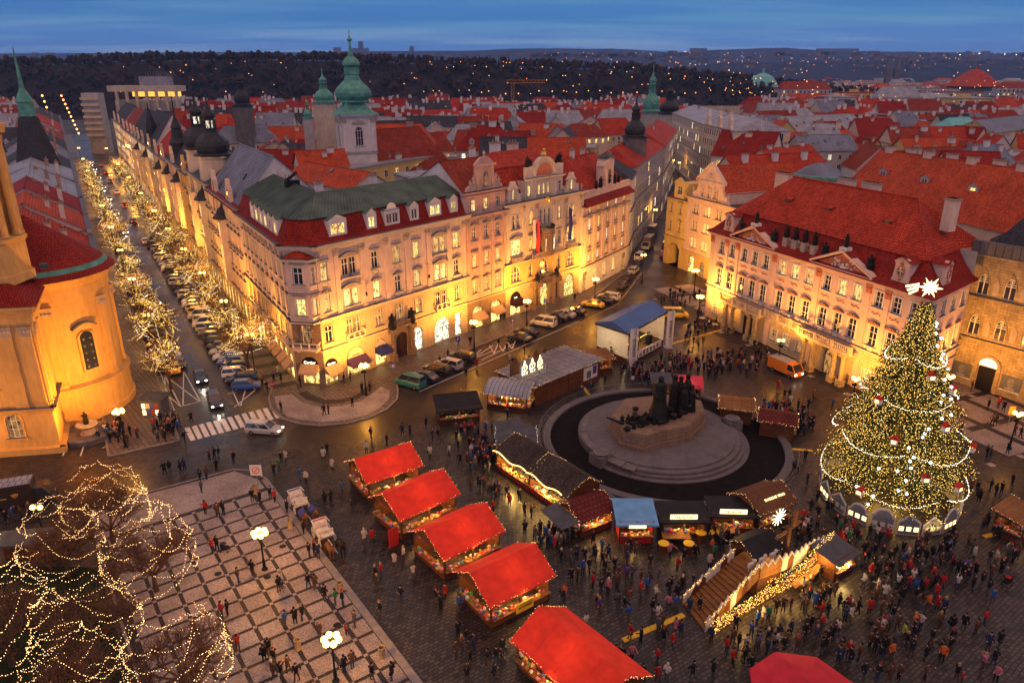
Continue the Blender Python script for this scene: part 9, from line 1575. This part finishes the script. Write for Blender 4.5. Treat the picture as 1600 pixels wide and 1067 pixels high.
DATA = """328,720t 336,718k 343,718k 339,737k 366,726k 324,750t 258,742k 266,740k 283,740k 289,736n 314,755k 316,771e 322,804r 341,808t 350,806k 395,785k 407,787k 423,781k 430,785r 429,744k 436,736g 440,724k 447,722w 469,752b 479,756w 449,802k 475,835k 508,791k 518,787o 535,772b 550,800n 333,865r 340,861k 373,912t 396,902k 437,927k 441,920w 483,921k 493,923t 508,939k 525,947g 536,949k 484,873k 498,873n 492,869k 348,968r 357,964k 447,982b 462,977k 473,971k 502,998t 541,994r 555,982e 373,1019r 414,1035k 421,1025k 430,1041k 428,1060t 441,1064k 451,1052t 465,1066k 539,1052k 551,1044t 613,1064k 582,1066k 570,849w 582,849r 587,908k 596,904r 627,941k 594,964k 617,886w 631,876w 506,720w 512,712k 520,736w 573,709w 605,697k 629,681n 641,681n 580,685k
712,1028t 721,1020t 728,1000k 716,996k 735,1034k 741,1016n 762,1040k 776,1036k 785,1024k 772,1064k 816,1064t 730,1067k 718,954b 682,944k 689,954k 696,936r 646,906w 672,716w 666,670k 676,688n 685,688k 702,714w 719,726y 730,726t 796,792r 812,784k 820,808k 830,812k 820,836k 844,836k 852,844b 878,944k 882,940o 800,712r 806,690k
984,863k 993,868t 1020,848w 1046,872p 1068,879k 1085,874k 1108,887w 1111,865o 1115,875g 1141,872w 1127,863k 941,884k 926,920r 938,930k 950,929p 960,893k 965,899w 979,908u 1015,889k 1029,903u 1012,920n 1024,939w 1048,925k 1065,923k 982,937r 976,956k 982,970b 933,954k 936,958u 1027,970w 1044,954p 1055,956b 915,984w 984,999r 1001,1006k 972,1037k 962,1035k 986,1034p 1036,1006k 1050,1013r 1055,992p 1063,996n 1027,1039r 1110,1004n 1134,1022r 1182,979b 1191,973w 1199,972g 1211,961k 1223,956t 1234,955t 1253,927w 1258,989k 1266,985k 1273,992t 1280,948k 1292,965k 1213,1013w 1223,1020k 1244,1020t 1199,1003k 1184,1013b 1144,1040r 1165,1030k 1172,1051k 1041,1065w 1027,1065r 1081,1061k 1003,1065k 1113,1058k 1282,1023k
1257,722k 1260,758n 1272,758n 1284,752t 1276,784k 1291,803k 1298,805k 1315,807b 1323,807r 1332,808k 1340,808k 1351,803b 1353,813u 1363,810k 1375,820k 1265,803k 1277,812k 1253,817r 1262,837k 1276,827t 1284,848t 1305,827k 1312,834g 1320,841r 1326,851g 1348,868k 1353,879k 1357,841k 1369,844w 1386,846r 1365,872k 1377,875k 1381,899k 1391,899k 1401,807w 1406,824r 1408,838w 1419,838k 1429,834k 1448,832y 1465,815w 1451,789r 1461,795w 1480,793k 1487,789w 1417,875w 1437,872t 1446,851t 1455,875k 1467,872k 1457,889e 1468,886t 1486,894k 1460,920k 1470,920r 1437,903e 1503,903k 1511,906k 1518,923k 1532,918k 1544,882k 1547,905t 1554,882w 1565,893k 1549,944b 1542,930k 1504,984k 1523,992t 1537,978r 1542,1016n 1559,1013k 1551,1040k 1534,1047p 1492,1064k 1501,1067r 1554,1067p 1453,1009k 1468,1027k 1482,1021k 1470,1035o 1465,982t 1437,985w 1427,985o 1410,999y 1379,985r 1374,1003t 1391,1030o 1389,1064t 1403,1064t 1370,1064k 1443,1064t 1463,954r 1448,954o 1432,951t 1403,948k 1389,954t 1375,961t 1357,960r 1319,973n 1293,969k 1279,952k 1360,920k 1348,920w 1370,927w 1401,920w 1418,923r 1429,927b 1437,930k 1408,941k 1381,937w 1290,1009k 1314,1030t 1327,1037k 1341,1033t 1348,1061k 1515,769t 1525,772k 1528,786p 1546,769k 1554,777k 1563,774k 1580,760k 1568,807k 1534,827t 1556,834k 1582,838w 1594,855k 1496,717k 1540,717k 1546,717t 1573,710k 1554,665k 1549,666t 1500,680k 1497,683t 1543,640k 1559,638r 1567,643k 1485,618w 1479,616k 1517,612k 1585,680t 1593,685k
520,597w 538,600k 548,596t 470,606k 551,636k 566,615k 578,613k 640,597b 507,650k 514,648t 440,645k 411,608k 418,612k 716,543r 700,561k 735,540k 745,512t 728,590k 748,500k 772,498r 898,470k 782,504k 788,502k 835,482k 1070,535k 1078,530k 1065,470o 1054,466n 1062,462k 1037,475t 1047,462k 1083,540k 1096,520t 1110,512k 1075,520k 1137,525k 1046,565k 1075,560k 1090,575k 1105,570k 1120,556k 1157,555k 1178,545k 1165,590k 1180,588k 1215,610r 1225,625k 1232,625k 1262,640k 1310,600k 1322,605t 1300,640b 1270,625t 1120,585k 60,1000k 48,805t 22,815b 12,820k 35,812t 1180,560k 1195,575t"""
PPL = []
for tok in DATA.split(): x, y = tok[:-1].split(','); PPL.append((float(x), float(y), tok[-1]))
RP = random.Random(23)
for cx_, cy_, sx, sy, n in [(757, 720, 20, 30, 60), (770, 775, 18, 14, 14), (868, 850, 24, 18, 30), (905, 880, 25, 18, 14), (180, 684, 26, 9, 34), (263, 676, 16, 12, 32), (1010, 590, 28, 9, 60), (1060, 575, 26, 9, 40), (1125, 575, 30, 12, 40), (1215, 645, 22, 9, 34), (1255, 665, 16, 12, 22), (1160, 570, 30, 14, 24), (790, 640, 20, 9, 26), (735, 680, 16, 9, 16), (1090, 510, 16, 22, 24), (1060, 470, 16, 14, 16), (1330, 860, 30, 26, 30), (1250, 830, 22, 20, 26), (1400, 890, 40, 26, 26), (1180, 1020, 40, 22, 24), (1280, 940, 30, 22, 16), (955, 905, 30, 26, 16), (1400, 1010, 45, 26, 16), (1130, 850, 24, 10, 14), (770, 560, 60, 20, 10), (930, 615, 22, 10, 16), (1560, 860, 24, 20, 14), (440, 560, 14, 30, 18), (225, 520, 12, 40, 10), (1480, 850, 40, 30, 14), (1450, 890, 70, 50, 30), (1310, 990, 60, 40, 24), (1050, 930, 50, 40, 16)]:
    for i in range(n): PPL.append((RP.gauss(cx_, sx*.7), RP.gauss(cy_, sy*.7), RP.choice('kkkkkkkknnttteerwb')))
SOL = []      # ground plans nobody can stand in
for o in list(COL.objects):
    if o.parent is None and o.get('category') == 'market stall':
        L_ = [c for c in o.children if c.name.startswith('roof')]
        if L_: co = [WM[L_[0].name] @ v.co for v in L_[0].data.vertices]; SOL.append([(p.x, p.y) for p in co])
SB3 = []
for q in SOL:
    best = None; cx_ = sum(p[0] for p in q)/len(q); cy_ = sum(p[1] for p in q)/len(q); SB3.append((cx_, cy_, q))
def blocked(x, y):
    if hypot(x-MC[0], y-MC[1]) < 16.4 or hypot(x-X0, y-Y0) < 7.8: return True
    for cx_, cy_, q in SB3:
        if hypot(x-cx_, y-cy_) < 7:
            if all(min((p[0]-cx_)*ux+(p[1]-cy_)*uy for p in q) < (x-cx_)*ux+(y-cy_)*uy < max((p[0]-cx_)*ux+(p[1]-cy_)*uy for p in q) for ux, uy in ((cos(a), sin(a)) for a in [k*pi/8 for k in range(8)])): return True
    return False
LM = [(o['label'], WM[o.name].translation) for o in COL.objects if o.parent is None and o.get('category') in ('market stall', 'street lamp', 'stage', 'monument', 'platform', 'tree', 'kiosk', 'fountain', 'bin', 'parasol', 'truck', 'building', 'church', 'sign')]
SHORT = {}
taken = []; good = []
for x, y, c in PPL:
    p = G(x, y)
    if blocked(p.x, p.y) or any(abs(p.x-a)+abs(p.y-b) < .42 for a, b in taken): continue
    taken.append((p.x, p.y)); good.append((p, c))
good.sort(key=lambda t: t[0].length); used = {}
def ground_z(p):
    r_ = Vector((p.x, p.y))-P0; a, b = r_.dot(E1)/PD, r_.dot(E2)/PD; return .145 if -3.4 < a < 5.1 and b > -12.3 else .06
def shorten(s):
    w = s.split(' '); st = [i for i, t in enumerate(w) if t in ('beside', 'before', 'with', 'on', 'at', 'in', 'of', 'over', 'from', 'behind', 'by', 'carrying', 'covered', 'standing', 'under', 'turned', 'wound', 'and', 'farthest', 'second', 'fourth', 'nearest', 'right', 'left', 'edged', 'full')]
    return ' '.join(w[:st[0]] if st and st[0] > 1 else w[:4]).rstrip(',')
ADJ = ['bare-headed', 'in dark hat', 'in red hat', 'in white hat', 'fair-haired']; HATM = ['hair_brown', 'wool_k', 'wool_r', 'wool_w', 'hair_fair']; TRM = [('black trousers', 'wool_k'), ('blue jeans', 'jeans'), ('grey trousers', 'wool_e'), ('brown trousers', 'wool_t')]
for i, (p, c) in enumerate(good[:300]):
    v = RP.randrange(len(POSES)); hi = RP.choice([0]*6+[1]*8+[2, 3, 4, 4]); tr = RP.randrange(4); s = RP.uniform(.96, 1.05)*(.62 if RP.random() < .05 else 1); kid = s < .8
    near = sorted(LM, key=lambda t: (t[1].x-p.x)**2+(t[1].y-p.y)**2)[:14]
    for k in range(14):
        lab = 'person %s, %s, %s coat, %s, near the %s' % (POSES[v][0] if not kid else 'of child size', ADJ[hi], CC_[c][0], TRM[tr][0], shorten(near[k][0]))
        lab = ' '.join(lab.split(' ')[:16])
        if lab not in used: break
    used[lab] = used.get(lab, 0)+1; o = put('person', PM[v], None, TR(p.x, p.y, ground_z(p), RP.uniform(0, 2*pi), s*1.02), lab, 'person', 'people on the square')
    for sl, mt in enumerate(('wool_'+c, TRM[tr][1], 'skin', HATM[hi], 'shoe')): o.material_slots[sl].link = 'OBJECT'; o.material_slots[sl].material = MT[mt]
# everyone farther off reads as one crowd
lo = [remeshed('crowd_body', P, .03, .05, 5) for _, P in POSES]; cv, cf, cm = [], [], []; CM = ['wool_'+k for k in 'knterwbg']+['jeans', 'skin', 'hair_brown', 'shoe']
for p, c in good[300:]:
    me = RP.choice(lo); M = TR(p.x, p.y, .05, RP.uniform(0, 6.28), RP.uniform(.97, 1.06)); b = len(cv); cv += [tuple(M @ v.co) for v in me.vertices]; ci = CM.index('wool_'+c) if 'wool_'+c in CM else 0; tri = RP.choice([0, 1, 8, 3]); hi = RP.choice([10, 0, 0, 10, 4])
    for f in me.polygons: cf.append(tuple(b+k for k in f.vertices)); cm.append((ci, tri, 9, hi, 11)[f.material_index])
me = bpy.data.meshes.new('crowd'); me.from_pydata(cv, [], cf); [me.materials.append(MT[k]) for k in CM]; me.polygons.foreach_set('material_index', cm); me.polygons.foreach_set('use_smooth', [True]*len(cf)); put('crowd', me, None, None, 'distant crowd of visitors among the far stalls and streets', 'crowd', None, 'stuff')
# ---------------------------------------------------------------- horse carriages
def horse_prims():
    P = [((-.55, 0, 1.25), (.05, 0, 1.18), .30, .27, 0), ((.05, 0, 1.18), (.55, 0, 1.25), .27, .29, 0), ((.62, 0, 1.38), (1.05, 0, 1.85), .22, .13, 0), ((1.05, 0, 1.9), (1.48, 0, 1.62), .13, .085, 0), ((1.48, 0, 1.62), (1.55, 0, 1.56), .085, .07, 1), ((.55, 0, 1.68), (1.0, 0, 2.02), .05, .06, 1), ((-.85, 0, 1.3), (-.98, 0, .75), .07, .05, 1)]
    for s in (-1, 1): P += [((1.02, s*.08, 1.98), (1.02, s*.09, 2.12), .035, .012, 0), ((.5, s*.16, 1.15), (.52, s*.16, .62), .12, .065, 0), ((.52, s*.16, .62), (.5, s*.16, .14), .055, .045, 0), ((.5, s*.16, .12), (.55, s*.16, .05), .06, .065, 1), ((-.6, s*.17, 1.2), (-.48, s*.17, .82), .18, .10, 0), ((-.48, s*.17, .82), (-.72, s*.17, .55), .085, .06, 0), ((-.72, s*.17, .55), (-.66, s*.17, .14), .055, .045, 0), ((-.66, s*.17, .12), (-.6, s*.17, .05), .06, .065, 1)]
    return P
HM = remeshed('horse', horse_prims(), .03, .12, 2); M_plain('coat_bay', (.16, .07, .03), .6, 0, .3, 4, 0); M_plain('coat_dark', (.02, .015, .012), .55, 0, .3, 4, 0)
def carriage(p, ang, seat, label):
    b = root('carriage', label, 'carriage', (p[0], p[1], 0)); M = TR(p[0], p[1], 0, ang); m = MB(); m.slab([(-1.3, .75), (-.9, .6), (.7, .6), (1.0, .75), (1.0, 1.1), (.5, 1.1), (.4, .85), (-.7, .85), (-.9, 1.45), (-1.5, 1.6)], -.7, .7); m.obj('body', ['snow_trim'], b, M); m = MB(); m.box(-1.3, -.75, -.6, .6, .9, 1.05); m.box(-1.4, -1.25, -.6, .6, 1.0, 1.6); m.box(.4, .75, -.6, .6, 1.1, 1.2); m.obj('seat', [seat], b, M); m = MB(); [m.tube((-1.45, s*.75, 1.6), (-.2, s*.75, 1.75), .05, None, 5) for s in (-1, 1)]; m.tube((-1.45, -.75, 1.6), (-1.45, .75, 1.6), .06, None, 5); m.obj('hood_rail', ['snow_trim'], b, M); m = MB(); m.box(.95, 1.6, -.6, .6, 1.25, 1.35); m.box(1.0, 1.1, -.65, .65, .9, 1.75); m.obj('coach_box', ['snow_trim'], b, M); m = MB(); m.tube((1.2, 0, .7), (4.0, 0, .8), .05, None, 5); m.obj('shaft', ['snow_trim'], b, M)
    for x, r in ((-.9, .55), (.95, .42)):
        for s in (-1, 1): m = MB(); [m.tube((x+r*cos(2*pi*i/14), s*.8, r+r*sin(2*pi*i/14)), (x+r*cos(2*pi*(i+1)/14), s*.8, r+r*sin(2*pi*(i+1)/14)), .04, None, 4) for i in range(14)]; [m.tube((x, s*.8, r), (x+r*cos(2*pi*i/8), s*.8, r+r*sin(2*pi*i/8)), .02, None, 3) for i in range(8)]; m.obj('wheel', ['snow_trim'], b, M)
    return M
for p, ang, seat, lab, cols in [(G(468, 793), radians(-57), 'flag_blue', 'white horse carriage with blue seats, farther from the camera', ('coat_bay', 'coat_bay')), (G(507, 842), radians(-57), 'lantern_red', 'white horse carriage with red seats, nearer the camera', ('coat_bay', 'coat_dark'))]:
    M = carriage(tuple(p), ang, seat, lab)
    for s, c in zip((-1, 1), cols):
        Q = M @ Matrix.Translation((3.3, s*.55, 0)); h = put('horse', HM, None, Q, '%s horse harnessed on the %s side of the %s carriage' % ('bay' if c == 'coat_bay' else 'black', 'plaza' if s < 0 else 'stall', 'blue-seated' if 'blue' in seat else 'red-seated'), 'horse', 'carriage horses')
        for sl, mt in enumerate((c, 'coat_dark')): h.material_slots[sl].link = 'OBJECT'; h.material_slots[sl].material = MT[mt]
        if 'blue' in seat: m = MB(); m.lathe([(.40, -.75), (.40, .35)], 10, a0=-.1, a1=pi+.1); m.T = None; k = MB(); k.T = Matrix.Translation((0, 0, 1.22)) @ Matrix.Rotation(pi/2, 4, 'Y') @ Matrix.Rotation(pi/2, 4, 'Z'); k.lathe([(.39, -.6), (.39, .45)], 10, a0=-.1, a1=pi+.1); k.obj('blanket', ['flag_blue'], h, Q)
# pushchairs
for i, (px, py, lab) in enumerate([(352, 862, 'pushchair beside a couple on the chequered plaza'), (1484, 805, 'white pushchair in front of the Christmas tree ring'), (1487, 838, 'dark twin pushchair on the open square'), (1572, 915, 'pushchair with red hood near the right edge'), (1242, 735, 'pushchair between monument and Christmas tree')]):
    p = G(px, py); b = root('pushchair', lab, 'pushchair', (p.x, p.y, 0), 0, 'pushchairs'); M = TR(p.x, p.y, .06, i*1.2); m = MB(); m.slab([(-.3, .4), (.35, .35), (.4, .55), (-.1, .6), (-.35, .95)], -.22, .22); m.obj('seat', ['wool_k' if i != 1 else 'wool_w'], b, M); m = MB(); m.lathe([(.34, -.24), (.34, .24)], 8, a0=.2, a1=1.9); m2 = MB(); m2.T = Matrix.Translation((-.1, 0, .65)) @ Matrix.Rotation(pi/2, 4, 'X'); m2.lathe([(.34, -.24), (.34, .24)], 8, a0=.7, a1=2.6); m2.obj('hood', ['wool_r' if i == 3 else 'wool_n'], b, M); m = MB(); [m.tube((-.3, s*.24, .1), (-.55, s*.24, 1.0), .015, None, 4) for s in (-1, 1)]; m.tube((-.55, -.24, 1.0), (-.55, .24, 1.0), .02, None, 4); m.obj('handle', ['iron'], b, M)
    for x in (-.3, .35):
        for s in (-1, 1): m = MB(); m.tube((x, s*.24-.02, .1), (x, s*.24+.02, .1), .1, None, 8, 0, True); m.obj('wheel', ['tyre'], b, M)
